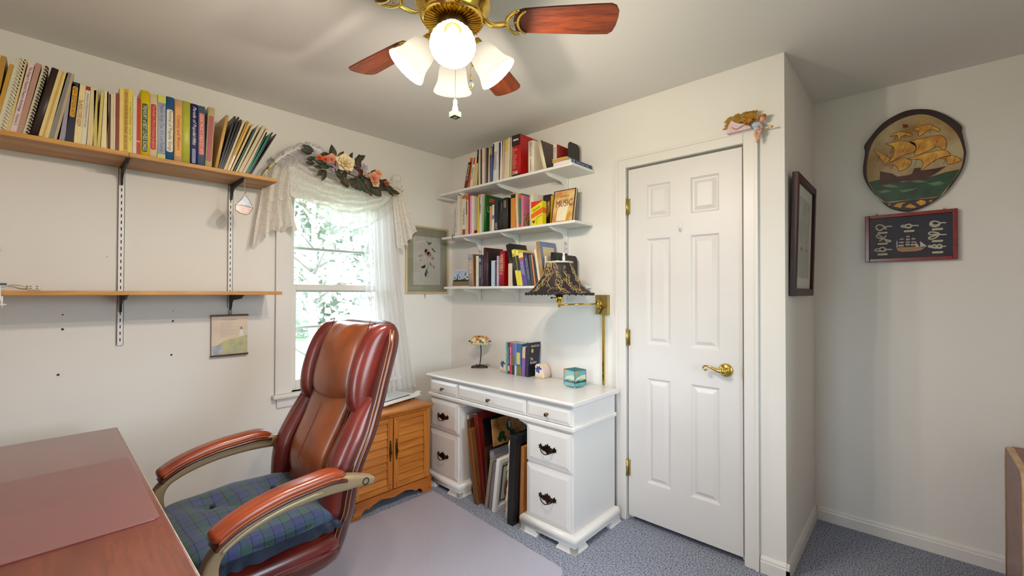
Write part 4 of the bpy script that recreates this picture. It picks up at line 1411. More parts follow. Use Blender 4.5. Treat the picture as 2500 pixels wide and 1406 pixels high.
# headrest pillow
pillow(lambda a, b: (a * (0.155 - 0.004 * b), lerp(0.455, 0.770, (b + 1) / 2) - (0.03 * (1 - a * a) * (-b) if b < 0 else 0)), 0.020, 0.078, nu=28, wrinkle=0.006, seed=3).build('headrest_pillow', M_LEATHB, chair)
for s in (-1, 1):
    # wings beside the headrest and long side bolsters
    pillow(lambda a, b, s=s: (s * (lerp(0.200, 0.198, (b + 1) / 2) + a * 0.048), lerp(0.40, 0.775, (b + 1) / 2)), 0.002, 0.090, nu=12, p=2.2, wrinkle=0.004, seed=5 + s).build('headrest_wing', M_LEATHD, chair)
    def bol(a, b, s=s):
        sv = lerp(-0.09, 0.50, (b + 1) / 2)
        W = hw(sv) - 0.022
        inn = lerp(0.165, 0.165, 0)
        c = (W + inn) / 2 + 0.004
        return (s * (c + a * (W - inn) / 2), sv)
    pillow(bol, -0.010, 0.072, nu=14, nv=28, p=2.4, wrinkle=0.003, seed=9 + s).build('side_bolster', M_LEATHD, chair)
    # twin stitched seams down the edge of the shell
    for off in (0.0, 0.010):
        pts = []
        for i in range(33):
            sv = lerp(-0.08, 0.752, i / 32)
            pts.append(bk(s * (hw(sv) - 0.002), sv, -0.028 + off * 1.6 + 0.02))
        MB().tube(pts, 0.0014, 5).build('stitching', M_THREAD, chair)
    pts = [bk(s * 0.168, lerp(-0.04, 0.46, i / 16), 0.040 - 0.012 * abs(i / 8 - 1)) for i in range(17)]
    MB().tube(pts, 0.0022, 6).build('piping', M_LEATHD, chair)
    pts = [bk(s * 0.150, lerp(0.45, 0.775, i / 12), 0.046) for i in range(13)]
    MB().tube(pts, 0.0022, 6).build('piping', M_LEATHK, chair)
MB().tube([bk(0, lerp(0.20, 0.42, i / 10), 0.0655) for i in range(11)], 0.0012, 5).build('centre_seam', M_LEATHK, chair)


# seat: rounded block
def superbox(cx, cy, cz, hx, hy, hz, p=4.0, nu=36, nv=18, warp=None):
    mb = MB()
    vs_, fs = [], []
    for j in range(nv + 1):
        ph = -PI / 2 + PI * j / nv
        for i in range(nu):
            th = 2 * PI * i / nu
            def sg(v, e):
                return math.copysign(abs(v) ** e, v)
            e = 2 / p
            x = hx * sg(math.cos(ph), e) * sg(math.cos(th), e)
            y = hy * sg(math.cos(ph), e) * sg(math.sin(th), e)
            z = hz * sg(math.sin(ph), 2 / 2.8)
            if warp:
                x, y, z = warp(x, y, z)
            vs_.append((cx + x, cy + y, cz + z))
    for j in range(nv):
        for i in range(nu):
            fs.append((j * nu + i, j * nu + (i + 1) % nu, (j + 1) * nu + (i + 1) % nu, (j + 1) * nu + i))
    mb.add(vs_, fs, True)
    return mb


superbox(0, 0.055, 0.418, 0.270, 0.275, 0.058, 5).build('seat', M_LEATHD, chair)
superbox(0, 0.045, 0.372, 0.258, 0.262, 0.050, 5).build('seat_underside', M_LEATHK, chair)
for s in (-1, 1):
    MB().tube([(s * 0.268, lerp(-0.16, 0.27, i / 14), 0.402 + 0.012 * math.sin(i / 14 * PI)) for i in range(15)], 0.0035, 6).build('seat_piping', M_LEATHD, chair)


def plaid():
    m = bpy.data.materials.new('tartan_cloth')
    m.use_nodes = True
    nt = m.node_tree
    b = nt.nodes['Principled BSDF']
    b.inputs['Roughness'].default_value = 0.9
    b.inputs['Sheen Weight'].default_value = 0.2
    tc = nt.nodes.new('ShaderNodeTexCoord')
    sp = nt.nodes.new('ShaderNodeSeparateXYZ')
    nt.links.new(tc.outputs['Object'], sp.inputs[0])
    def stripes(axis):
        mul = nt.nodes.new('ShaderNodeMath')
        mul.operation = 'MULTIPLY'
        mul.inputs[1].default_value = 15.5
        nt.links.new(sp.outputs[axis], mul.inputs[0])
        fr = nt.nodes.new('ShaderNodeMath')
        fr.operation = 'FRACT'
        nt.links.new(mul.outputs[0], fr.inputs[0])
        cr = nt.nodes.new('ShaderNodeValToRGB')
        cr.color_ramp.interpolation = 'CONSTANT'
        els = [(0.0, (66, 74, 118)), (0.40, (26, 28, 40)), (0.46, (72, 78, 110)), (0.52, (58, 88, 84)), (0.90, (26, 30, 38)), (0.95, (66, 94, 92))]
        e = cr.color_ramp.elements
        e[0].position, e[0].color = els[0][0], lin(els[0][1]) + (1,)
        e[1].position, e[1].color = els[1][0], lin(els[1][1]) + (1,)
        for pos, c in els[2:]:
            k = e.new(pos)
            k.color = lin(c) + (1,)
        nt.links.new(fr.outputs[0], cr.inputs[0])
        return cr
    a, c = stripes('X'), stripes('Y')
    mx = nt.nodes.new('ShaderNodeMix')
    mx.data_type = 'RGBA'
    mx.inputs[0].default_value = 0.5
    nt.links.new(a.outputs[0], mx.inputs[6])
    nt.links.new(c.outputs[0], mx.inputs[7])
    nt.links.new(mx.outputs[2], b.inputs['Base Color'])
    return m


M_TARTAN = plaid()
cu = thing('seat_cushion', 'blue and green tartan tufted cushion on the leather chair', 'cushion', (-1.800, -1.080, 0.526), (0, 0, R(92)))


def puff(x, y, z):
    tx, ty = x / 0.245, y / 0.255
    d = 0
    for ax, ay in ((-0.42, -0.40), (0.42, -0.40), (-0.42, 0.40), (0.42, 0.40), (0, 0)):
        d += 0.036 * math.exp(-((tx - ax) ** 2 + (ty - ay) ** 2) / 0.045)
    if z > 0:
        z = z * (1.0 - 0.25 * (tx * tx + ty * ty) * 0.5) - d
    z += 0.004 * math.sin(x * 31) * math.cos(y * 27)
    return x, y, z


superbox(0, 0, 0.0, 0.262, 0.272, 0.049, 4.2, 72, 30, puff).build('cushion', M_TARTAN, cu)
for ax, ay in ((-0.42, -0.40), (0.42, -0.40), (-0.42, 0.40), (0.42, 0.40), (0, 0)):
    MB().ball((ax * 0.245, ay * 0.255, 0.020), (0.009, 0.009, 0.005), 10).build('tuft_button', pm('navy_thread', (34, 44, 76), 0.8, var=0.1), cu)
ruf = MB()
def ruffle(i, j):
    a = 2 * PI * i
    e = 2 / 4.2
    x = 0.262 * math.copysign(abs(math.cos(a)) ** e, math.cos(a))
    y = 0.272 * math.copysign(abs(math.sin(a)) ** e, math.sin(a))
    k = 1 + 0.10 * j + 0.012 * math.sin(a * 46) * j
    return (x * k, y * k, -0.012 - 0.022 * j + 0.005 * math.sin(a * 46 + 1) * j)
ruf.grid(ruffle, 240, 3)
ruf.build('ruffle', pm('satin_ruffle', (22, 38, 64), 0.5, var=0.3, vscale=20, sheen=0.2), cu)

# arms
for s in (-1, 1):
    ax = s * 0.325
    # leather pad
    pp = smooth_path([(ax, -0.150, 0.690), (ax, -0.09, 0.700), (ax, -0.02, 0.697), (ax, 0.06, 0.690), (ax, 0.135, 0.674), (ax, 0.19, 0.655), (ax, 0.228, 0.634), (ax, 0.242, 0.618)], 5)
    n = len(pp)
    sc = []
    for i in range(n):
        t = i / (n - 1)
        e = min(1, (0.15 + t * 9)) if t < 0.1 else min(1, 0.30 + (1 - t) * 7)
        sc.append((e, e))
    MB().sweep(pp, rrect(0.072, 0.040, 0.017, 5), scales=sc).build('arm_pad', M_LEATH, chair)
    for off in (-1, 1):
        MB().tube([p + Vector((off * 0.0362, 0, -0.004)) for p in pp[2:-3]], 0.0012, 5).build('stitching', M_THREAD, chair)
    pb = [p + Vector((0, 0, -0.017)) for p in pp[1:-1]]
    MB().sweep(pb, rrect(0.068, 0.012, 0.005, 3)).build('arm_pad_base', M_LEATHK, chair)
    # moulded frame: runs under the pad, turns down at the front and back below the seat
    fp = smooth_path([(ax, -0.250, 0.640), (ax, -0.205, 0.652), (ax, -0.14, 0.662), (ax, -0.04, 0.664), (ax, 0.06, 0.655), (ax, 0.14, 0.636), (ax, 0.20, 0.610), (ax, 0.238, 0.578),
                      (ax, 0.252, 0.530), (ax, 0.245, 0.470), (ax * 0.995, 0.225, 0.415), (ax * 0.98, 0.175, 0.372), (ax * 0.95, 0.11, 0.345), (ax * 0.88, 0.04, 0.332), (ax * 0.70, -0.02, 0.328), (ax * 0.4, -0.04, 0.328)], 5)
    n = len(fp)
    sc = []
    for i in range(n):
        t = i / (n - 1)
        if t < 0.12:
            sb = lerp(0.7, 1.5, t / 0.12)
        elif t < 0.42:
            sb = lerp(1.5, 0.75, (t - 0.12) / 0.30)
        elif t < 0.62:
            sb = lerp(0.75, 1.8, (t - 0.42) / 0.2)
        else:
            sb = lerp(1.8, 1.1, (t - 0.62) / 0.38)
        sc.append((1.0, sb))
    MB().sweep(fp, rrect(0.046, 0.034, 0.010, 4), scales=sc).build('arm_frame', M_CHAMP, chair)
    MB().sweep([p + Vector((s * 0.0235, 0, -0.002)) for p in fp[14:34]], rrect(0.004, 0.009, 0.0018, 2)).build('groove_highlight', pm('champagne_highlight', (196, 178, 140), 0.3, 0.4, var=0.05), chair)  # paler strip paints the highlight along the arm's groove
    MB().lathe([(0.013, -0.004), (0.013, 0.001), (0.010, 0.002), (0.009, -0.003), (0, -0.003)], 18, Matrix.Translation((ax + s * 0.023, -0.215, 0.648)) @ Matrix.Rotation(R(90 * s), 4, 'Y')).build('arm_bolt', M_DARK, chair)
# mechanism, column and star base
MB().box(-0.09, 0.09, -0.14, 0.12, 0.285, 0.33).build('tilt_mechanism', M_BLACK, chair, bevel=0.01)
MB().lathe([(0.028, 0.09), (0.028, 0.20), (0.020, 0.20), (0.020, 0.29)], 20).build('gas_lift', M_BLACK, chair)
for k in range(5):
    a = R(36 + 72 * k)
    d = Vector((math.cos(a), math.sin(a), 0))
    MB().sweep([d * 0.03 + Vector((0, 0, 0.105)), d * 0.12 + Vector((0, 0, 0.100)), d * 0.22 + Vector((0, 0, 0.085)), d * 0.315 + Vector((0, 0, 0.070))], rrect(0.045, 0.030, 0.010, 3), up=Vector((-d.y, d.x, 0)),
               scales=[(1.2, 1.2), (1.1, 1.1), (0.9, 0.9), (0.6, 0.6)]).build('base_leg', M_CHAMPD, chair)
    c = d * 0.31
    for q in (-1, 1):
        MB().lathe([(0.026, -0.009), (0.028, -0.006), (0.028, 0.006), (0.026, 0.009)], 18, Matrix.Translation((c.x - d.y * 0.014 * q, c.y + d.x * 0.014 * q, 0.0285)) @ Matrix.Rotation(a, 4, 'Z') @ Matrix.Rotation(R(90), 4, 'X')).build('caster', M_BLACK, chair)
# ---------------------------------------------------------------- books: position along the shelf, thickness, height, tilt, colour, kind, label, extras
BOOK_ROWS = [
    ('A', 'songbooks on the upper oak shelf', -0.268, 1.9440, [
        (-2.4823, 0.0147, 0.290, 6.5, (176, 132, 44), 'p', 'tall mustard songbook leaning at the far left end of the oak shelf', {}),
        (-2.4709, 0.0114, 0.268, 9.3, (190, 144, 48), 'p', 'narrower mustard songbook leaning beside the comb-bound book', {}),
        (-2.4590, 0.0245, 0.300, 9.4, (206, 200, 176), 'c', 'white comb-bound music book with wide white plastic comb', {'comb': (226, 218, 196)}),
        (-2.4337, 0.0093, 0.300, 8.4, (206, 182, 118), 'p', 'thin cream songbook right of the white comb-bound book', {}),
        (-2.4241, 0.0161, 0.297, 9.2, (218, 192, 192), 'p', 'pale pink theatre anthology with black lettering on its spine', {'title': ("The Singer's Musical Theatre Anthology   Volume 2", (60, 44, 44), 0.1, 0.93)}),
        (-2.4076, 0.0154, 0.299, 9.6, (178, 136, 118), 'p', 'dusty rose tan songbook beside the pink anthology', {}),
        (-2.3912, 0.0158, 0.297, 10.2, (204, 196, 166), 'c', 'greenish cream book with black comb teeth along its edge', {'comb': (40, 32, 30)}),
        (-2.3739, 0.0234, 0.297, 11.4, (52, 36, 32), 'h', 'dark brown spiral music binder leaning among the songbooks', {}),
        (-2.3496, 0.0273, 0.291, 10.8, (222, 196, 130), 'p', 'cream folder of loose sheet music right of the dark binder', {'band': [(0, 1, (196, 160, 86), 0.35, 0.6)]}),
        (-2.3214, 0.0231, 0.293, 9.7, (128, 128, 124), 'p', 'leaning grey songbook right of the cream folder', {'band': [(0, 1, (182, 160, 126), 0.62, 1)]}),
        (-2.2913, 0.0150, 0.250, 6.9, (150, 144, 160), 't', 'thin lavender grey booklet squeezed before the navy hymn book', {}),
        (-2.2748, 0.0247, 0.257, 4.2, (26, 28, 44), 'p', 'navy songbook with yellow rounded label on its spine', {'panel': ((216, 160, 40), 0.42, 0.93, 0.62), 'title': ('NEW EDITION HITS', (30, 26, 30), 0.44, 0.92)}),
        (-2.2484, 0.0216, 0.251, 2.8, (224, 206, 150), 'p', 'wide cream songbook right of the navy and yellow one', {'title': ('The MUSIC LOVERS ALBUM', (150, 90, 60), 0.3, 0.75)}),
        (-2.2264, 0.0146, 0.253, 2.9, (214, 206, 190), 'p', 'white songbook with a red top and long spine title', {'band': [(0.93, 1, (140, 34, 26), 0, 1)], 'title': ('Album of Elementary Songs', (110, 110, 120), 0.3, 0.88)}),
        (-2.2096, 0.0175, 0.253, 2.5, (212, 192, 140), 'p', 'plain cream music book after the red topped one', {}),
        (-2.1889, 0.0113, 0.244, 0.0, (196, 176, 96), 'p', 'olive cream songbook, shorter than its neighbours', {}),
        (-2.1774, 0.0095, 0.244, 2.5, (204, 184, 104), 't', 'thin olive yellow songbook beside the olive cream one', {}),
        (-2.1658, 0.0179, 0.250, 2.3, (222, 208, 160), 'p', 'ivory songbook with a small faint spine mark', {}),
        (-2.1476, 0.0052, 0.252, 0.0, (166, 90, 44), 't', 'thin orange brown booklet after the ivory songbook', {}),
        (-2.1410, 0.0052, 0.243, 0.0, (70, 44, 32), 't', 'thin dark brown booklet, shortest near the middle', {}),
        (-2.1351, 0.0093, 0.248, 0.0, (212, 192, 150), 't', 'thin cream booklet between two brown booklets', {}),
        (-2.1251, 0.0053, 0.251, 0.0, (214, 204, 190), 't', 'thin white booklet left of the brick red one', {}),
        (-2.1184, 0.0106, 0.255, 0.0, (132, 58, 38), 'p', 'brick red paperback songbook in the middle of the oak shelf', {}),
        (-2.1067, 0.0138, 0.285, 0.0, (222, 196, 110), 'p', 'tall pale yellow songbook right of the brick red one', {}),
        (-2.0927, 0.0146, 0.284, 0.0, (200, 160, 60), 'p', 'mustard songbook with dense dark spine lettering', {'title': ('FIFTY FAVORITE PIECES FOR PIANO  BOOK ONE', (110, 70, 20), 0.05, 0.95)}),
        (-2.0778, 0.0151, 0.287, 0.0, (218, 196, 80), 'p', 'bright yellow songbook left of the white one', {'title': ('A Treasury of Melody   Volume Two', (150, 130, 40), 0.08, 0.92)}),
        (-2.0615, 0.0132, 0.261, 0.0, (206, 200, 192), 'p', 'plain white songbook left of the thin red one', {}),
        (-2.0482, 0.0126, 0.255, 0.0, (184, 36, 26), 'p', 'red spiral songbook left of the yellow treasury', {'band': [(0.22, 0.25, (222, 150, 120), 0, 1)]}),
        (-2.0347, 0.0306, 0.299, 0.0, (226, 196, 20), 'h', 'yellow songbook with dark green TREASURY spine label', {'panel': ((26, 66, 42), 0.06, 0.8, 0.62), 'title': ('TREASURY of BEST LOVED SONGS', (226, 222, 190), 0.08, 0.78)}),
        (-2.0036, 0.0291, 0.293, 0.0, (226, 210, 166), 'h', 'cream songbook with a long red rounded spine label', {'panel': ((176, 34, 26), 0.12, 0.84, 0.66), 'title': ("The Reader's Merry Christmas Songbook", (222, 150, 130), 0.14, 0.82)}),
        (-1.9741, 0.0297, 0.298, 0.0, (170, 176, 196), 'h', 'pale blue songbook with yellow flowered spine ends', {'band': [(0.88, 1, (196, 196, 90), 0, 1), (0, 0.07, (190, 192, 110), 0, 1)], 'title': ('Popular Songs That Will Live Forever', (96, 104, 140), 0.1, 0.86)}),
        (-1.9439, 0.0304, 0.300, 0.0, (38, 92, 140), 'h', 'blue songbook with cream FESTIVAL label on its spine', {'panel': ((226, 214, 186), 0.13, 0.8, 0.8), 'title': ('Festival of Popular Songs', (36, 58, 96), 0.15, 0.78)}),
        (-1.9115, 0.0305, 0.299, 0.0, (220, 172, 128), 'h', 'peach songbook with an orange COUNTRY spine label', {'panel': ((222, 160, 80), 0.09, 0.88, 0.78), 'title': ('Country and Western', (96, 52, 34), 0.18, 0.74)}),
        (-1.8805, 0.0308, 0.299, 0.0, (180, 186, 62), 'h', 'lime green songbook without a spine label', {}),
        (-1.8492, 0.0292, 0.297, 0.0, (32, 38, 92), 'h', 'navy songbook with white script lettering on its spine', {'title': ('Parade of Popular Hits', (232, 228, 226), 0.32, 0.95, 0.3), 'panel': ((120, 126, 160), 0.02, 0.26, 0.5)}),
        (-1.8186, 0.0298, 0.296, 0.0, (76, 100, 126), 'h', 'slate blue songbook with pinkish red spine label', {'panel': ((196, 90, 84), 0.18, 0.88, 0.72), 'title': ("GREAT MUSIC'S GREATEST HITS", (236, 190, 180), 0.2, 0.86)}),
        (-1.7876, 0.0282, 0.302, 2.2, (206, 188, 136), 'h', 'cream songbook with red and mauve label, last upright one', {'panel': ((150, 96, 96), 0.09, 0.86, 0.72), 'title': ('UNFORGETTABLE MUSICAL MEMORIES', (206, 60, 60), 0.11, 0.84)}),
        (-1.7479, 0.0136, 0.287, 9.6, (206, 166, 96), 'h', 'tan songbook leaning with its cover turned to the room', {}),
        (-1.7339, 0.0078, 0.296, 13.7, (22, 20, 22), 't', 'first thin black folder leaning after the tan songbook', {}),
        (-1.7258, 0.0074, 0.299, 15.2, (26, 24, 26), 't', 'second thin black folder leaning after the tan songbook', {}),
        (-1.7179, 0.0078, 0.290, 16.3, (18, 18, 20), 't', 'third thin black folder, just before the cream booklets', {}),
        (-1.7090, 0.0093, 0.292, 17.2, (204, 190, 150), 't', 'cream booklet leaning right after the black folders', {}),
        (-1.6991, 0.0059, 0.296, 18.5, (186, 144, 74), 't', 'ochre booklet leaning among the pale booklets', {}),
        (-1.6928, 0.0093, 0.293, 19.0, (206, 172, 74), 't', 'yellow booklet leaning with a white foot', {'band': [(0, 0.3, (230, 222, 206), 0, 1)]}),
        (-1.6800, 0.0085, 0.290, 20.4, (212, 178, 138), 't', 'peach cream booklet leaning left of the dark green one', {}),
        (-1.6663, 0.0059, 0.269, 21.4, (24, 92, 82), 't', 'dark green booklet leaning in the middle of the pale ones', {}),
        (-1.6567, 0.0091, 0.294, 21.2, (202, 188, 150), 't', 'beige booklet leaning right of the dark green one', {}),
        (-1.6449, 0.0154, 0.297, 22.7, (196, 184, 152), 'p', 'thick pale folder leaning left of the teal booklets', {}),
        (-1.6261, 0.0120, 0.289, 23.2, (208, 180, 154), 't', 'pinkish beige booklet leaning left of the teal booklets', {}),
        (-1.6109, 0.0070, 0.262, 21.7, (30, 128, 104), 't', 'left of two teal booklets leaning near the shelf end', {}),
        (-1.6032, 0.0069, 0.258, 23.7, (28, 120, 98), 't', 'right of two teal booklets leaning near the shelf end', {}),
        (-1.5946, 0.0052, 0.276, 23.8, (34, 26, 34), 't', 'slim black folder leaning right of the teal booklets', {}),
        (-1.5878, 0.0051, 0.276, 26.3, (20, 18, 24), 't', 'last black folder leaning at the window end of the shelf', {}),
    ]),
    ('B', 'books on the top white shelf', -0.235, 2.0800, [
        (0.4261, 0.0346, 0.185, 14.2, (96, 38, 24), 'p', 'dark brown book leaning at the left end of the top white shelf', {'title': ('SONNETS', (214, 196, 180), 0.3, 0.9)}),
        (0.4623, 0.0257, 0.212, 8.5, (190, 86, 28), 'p', 'orange paperback leaning beside the dark brown book', {'title': ('The Garden Year', (120, 44, 14), 0.2, 0.9)}),
        (0.4900, 0.0283, 0.212, 9.0, (222, 212, 200), 'p', 'white paperback with a red top letter on its spine', {'band': [(0.75, 0.98, (170, 52, 34), 0.3, 0.9)], 'title': ('Beginning', (60, 56, 60), 0.25, 0.65)}),
        (0.5252, 0.0212, 0.208, 9.0, (206, 188, 110), 'p', 'pale yellow paperback leaning on the top white shelf', {}),
        (0.5539, 0.0186, 0.256, 3.5, (52, 54, 62), 'p', 'tall charcoal magazine with cream lower spine', {'band': [(0, 0.62, (206, 188, 130), 0, 0.8)]}),
        (0.5813, 0.0209, 0.258, 0.0, (214, 190, 160), 't', 'tall peach cream magazine near the charcoal one', {}),
        (0.6025, 0.0166, 0.253, 0.0, (38, 50, 66), 't', 'thin dark blue magazine on the top white shelf', {}),
        (0.6194, 0.0246, 0.252, 0.0, (220, 206, 190), 'p', 'white and peach magazine on the top white shelf', {'band': [(0.6, 0.95, (226, 176, 150), 0.2, 0.8)]}),
        (0.6444, 0.0163, 0.250, 0.0, (150, 140, 136), 't', 'thin grey magazine on the top white shelf', {}),
        (0.6609, 0.0162, 0.249, 0.0, (54, 40, 36), 't', 'thin blackish brown magazine on the top white shelf', {}),
        (0.6773, 0.0200, 0.245, 2.3, (194, 176, 148), 't', 'tan magazine left of the purple one', {}),
        (0.6977, 0.0199, 0.246, 0.0, (96, 90, 130), 'p', 'purple magazine with an ochre top', {'band': [(0.78, 0.97, (176, 150, 50), 0, 1)]}),
        (0.7178, 0.0118, 0.259, 2.5, (30, 110, 150), 't', 'narrow teal blue spine left of the wide white binder', {}),
        (0.7298, 0.0528, 0.267, 0.0, (216, 210, 202), 'p', 'wide white reference book with vertical red and blue title', {'title': ('Humanities', (110, 96, 150), 0.3, 0.75), 'band': [(0.3, 0.8, (176, 90, 60), 0.14, 0.2)]}),
        (0.7835, 0.0092, 0.257, 0.0, (62, 66, 104), 't', 'thin navy patterned magazine right of the wide white book', {}),
        (0.7928, 0.0190, 0.260, 2.8, (220, 214, 206), 'p', 'white magazine right of the navy patterned one', {}),
        (0.8159, 0.0188, 0.259, 0.0, (204, 168, 150), 'p', 'pinkish magazine left of the yellow topped one', {}),
        (0.8350, 0.0223, 0.263, 2.3, (206, 196, 160), 'p', 'cream magazine with a bright yellow top', {'band': [(0.7, 1, (206, 176, 50), 0, 1)]}),
        (0.8577, 0.0221, 0.266, 2.8, (214, 202, 176), 'p', 'tall cream magazine left of the greenish one', {}),
        (0.8802, 0.0219, 0.262, 2.3, (150, 146, 110), 'p', 'greenish striped magazine leaning on the red hardback', {'band': [(0, 1, (206, 190, 150), 0.4, 0.7)]}),
        (0.9046, 0.0727, 0.272, 0.0, (178, 14, 18), 'h', 'big red hardback with black top and the number 398', {'d': 0.175, 'band': [(0.74, 1, (36, 32, 28), 0, 1), (0, 0.05, (20, 20, 20), 0, 1)], 'num': '398'}),
        (1.0441, 0.0466, 0.203, 0.0, (226, 216, 196), 'h', 'thick white anatomy book with a drawing on its spine', {'d': 0.15, 'title': ("GRAY'S ANATOMY", (90, 80, 70), 0.5, 0.95), 'band': [(0.06, 0.45, (120, 96, 70), 0.46, 0.56)]}),
        (1.1683, 0.0245, 0.193, -14.8, (220, 208, 178), 'h', 'cream book leaning left with a dark photo cover', {'d': 0.17, 'cover': (70, 50, 42)}),
        (1.2475, 0.0213, 0.138, 0.0, (222, 206, 186), 'p', 'short white book left of the black bookend', {'d': 0.13, 'cover': (140, 28, 26), 'title': ('BIRDS', (120, 70, 60), 0.35, 0.85)}),
    ]),
    ('B', 'books on the middle white shelf', -0.190, 1.7510, [
        (0.2695, 0.0261, 0.230, -3.3, (222, 214, 202), 'p', 'thin white guide at the left end of the middle white shelf', {'title': ('COMPLETE GUIDE TO', (60, 56, 60), 0.12, 0.95)}),
        (0.2985, 0.0282, 0.307, 0.0, (218, 212, 202), 'p', 'tall plain white book second on the middle white shelf', {}),
        (0.3272, 0.0256, 0.303, 0.0, (206, 192, 160), 'p', 'tall cream book left of the calligraphy book', {}),
        (0.3531, 0.0413, 0.301, 0.0, (218, 206, 190), 'p', 'white calligraphy book with a gold spine top', {'title': ('Calligraphy', (96, 90, 96), 0.25, 0.66), 'band': [(0.9, 1, (170, 120, 50), 0, 1), (0, 0.14, (150, 80, 60), 0.1, 0.9)]}),
        (0.3950, 0.0294, 0.294, 0.0, (206, 186, 150), 'p', 'cream book with orange top and dark motif', {'band': [(0.88, 1, (190, 100, 30), 0, 1), (0.5, 0.85, (70, 50, 44), 0.2, 0.5)]}),
        (0.4248, 0.0179, 0.296, 0.0, (170, 26, 90), 'p', 'magenta paperback on the middle white shelf', {}),
        (0.4430, 0.0177, 0.284, 0.0, (226, 150, 176), 'p', 'light pink paperback beside the magenta one', {}),
        (0.4610, 0.0154, 0.280, 0.0, (222, 216, 206), 'p', 'white book with blue pictures on its turned cover', {'d': 0.17, 'cover': (214, 206, 192), 'blue': 1}),
        (0.5208, 0.0214, 0.277, 2.5, (212, 186, 60), 'p', 'yellow paperback on the middle white shelf', {}),
        (0.5452, 0.0229, 0.279, 0.0, (220, 208, 206), 'p', 'white and pink teen book with small black lettering', {'title': ('TEENAGE', (50, 46, 60), 0.5, 0.75), 'band': [(0.93, 1, (210, 140, 170), 0, 1)]}),
        (0.5685, 0.0168, 0.264, 3.5, (132, 176, 110), 'p', 'pale green paperback left of the green law book', {}),
        (0.5855, 0.0167, 0.267, 2.5, (34, 92, 40), 'h', 'green law book with its large cover showing', {'d': 0.17, 'cover': (30, 82, 36), 'law': 1}),
        (0.6505, 0.0182, 0.178, 0.0, (190, 150, 120), 'p', 'short tan paperback in front of the green law book', {'d': 0.12}),
        (0.6691, 0.0241, 0.184, 2.4, (214, 206, 196), 'p', 'short white paperback with a blue spot', {'d': 0.12, 'band': [(0.45, 0.6, (90, 110, 140), 0.1, 0.9)]}),
        (0.6960, 0.0372, 0.209, 0.0, (38, 40, 50), 'p', 'black paperback with white lettering at its foot', {'d': 0.13, 'title': ('WHY', (200, 200, 206), 0.04, 0.26)}),
        (0.7337, 0.0427, 0.211, 2.7, (40, 34, 36), 'h', 'black hardback with slim white spine lines', {'d': 0.13, 'band': [(0.6, 0.9, (150, 146, 146), 0.6, 0.66)]}),
        (0.7771, 0.0457, 0.217, 0.0, (46, 44, 40), 'h', 'dark olive black book with grey label and thin emblem', {'d': 0.15, 'cover': (22, 20, 20), 'panel': ((104, 108, 90), 0.68, 0.92, 0.5)}),
        (0.8539, 0.0441, 0.236, 0.0, (200, 130, 44), 'p', 'ochre photo book with black bars at its top', {'band': [(0.86, 0.97, (30, 26, 24), 0, 1)]}),
        (0.9060, 0.0180, 0.230, -2.9, (214, 188, 160), 'p', 'pale peach book right of the ochre photo book', {}),
        (0.9280, 0.0214, 0.225, 0.0, (62, 104, 82), 'p', 'green spine book with orange ends', {'band': [(0.86, 1, (206, 84, 34), 0, 1), (0, 0.08, (206, 60, 50), 0, 1)]}),
        (0.9497, 0.0142, 0.209, 0.0, (206, 120, 150), 'p', 'pink book numbered 4 with its photo cover showing', {'d': 0.16, 'cover': (206, 110, 142), 'four': 1}),
        (1.0172, 0.0307, 0.210, 0.0, (222, 210, 194), 'h', 'plain white book left of the dark photo cover', {'d': 0.17}),
    ]),
    ('B', 'books on the bottom white shelf', -0.190, 1.3650, [
        (0.4274, 0.0531, 0.236, -2.5, (176, 150, 128), 'h', 'tan travel book with a pale blue spine top', {'d': 0.15, 'cover': (120, 84, 40), 'band': [(0.87, 1, (150, 160, 186), 0, 1)], 'title': ('SIENNA', (226, 220, 226), 0.4, 0.82)}),
        (0.5091, 0.0284, 0.221, 0.0, (216, 212, 200), 'p', 'narrow white book on the bottom white shelf', {}),
        (0.5397, 0.0255, 0.220, 0.0, (46, 48, 60), 'p', 'charcoal book with a white circle near its top', {'band': [(0.3, 0.7, (150, 154, 170), 0.45, 0.7), (0.8, 0.92, (180, 186, 200), 0.2, 0.7)]}),
        (0.5656, 0.0189, 0.218, 0.0, (58, 44, 68), 'p', 'dark purple book beside the charcoal one', {'title': ('THE COLLECTED STORIES', (150, 140, 160), 0.1, 0.9)}),
        (0.5848, 0.0208, 0.276, 0.0, (76, 34, 28), 'h', 'tall dark maroon album at the back of the bottom shelf', {'d': 0.18, 'cover': (64, 12, 14)}),
        (0.6101, 0.0206, 0.248, 0.0, (64, 54, 72), 'h', 'dark photo album with flame picture on its cover', {'d': 0.13, 'cover': (44, 34, 36)}),
        (0.6682, 0.0356, 0.179, 0.0, (178, 198, 216), 'p', 'small pale blue booklet in front of the dark albums', {'d': 0.1}),
        (0.7044, 0.0182, 0.173, 0.0, (74, 54, 66), 'p', 'small plum book with a brown flower on its spine', {'d': 0.1, 'band': [(0.5, 0.75, (110, 62, 44), 0.1, 0.9)]}),
        (0.7229, 0.0157, 0.209, 0.0, (186, 164, 190), 'p', 'lilac paperback left of the red dictionary', {'title': ('ENCYCLOPEDIA', (236, 232, 238), 0.1, 0.7)}),
        (0.7408, 0.0444, 0.242, 2.2, (160, 26, 46), 'h', 'thick red dictionary with gold lettering down its spine', {'d': 0.15, 'cover': (146, 8, 12), 'title': ("WEBSTER'S II", (226, 196, 150), 0.34, 0.9)}),
        (0.8321, 0.0372, 0.152, 0.0, (214, 190, 166), 'p', 'short peach cream book right of the red dictionary', {'d': 0.12}),
        (0.8735, 0.0389, 0.286, -14.0, (30, 27, 26), 'h', 'big black framed book leaning left over the others', {'d': 0.17, 'cover': (34, 30, 28)}),
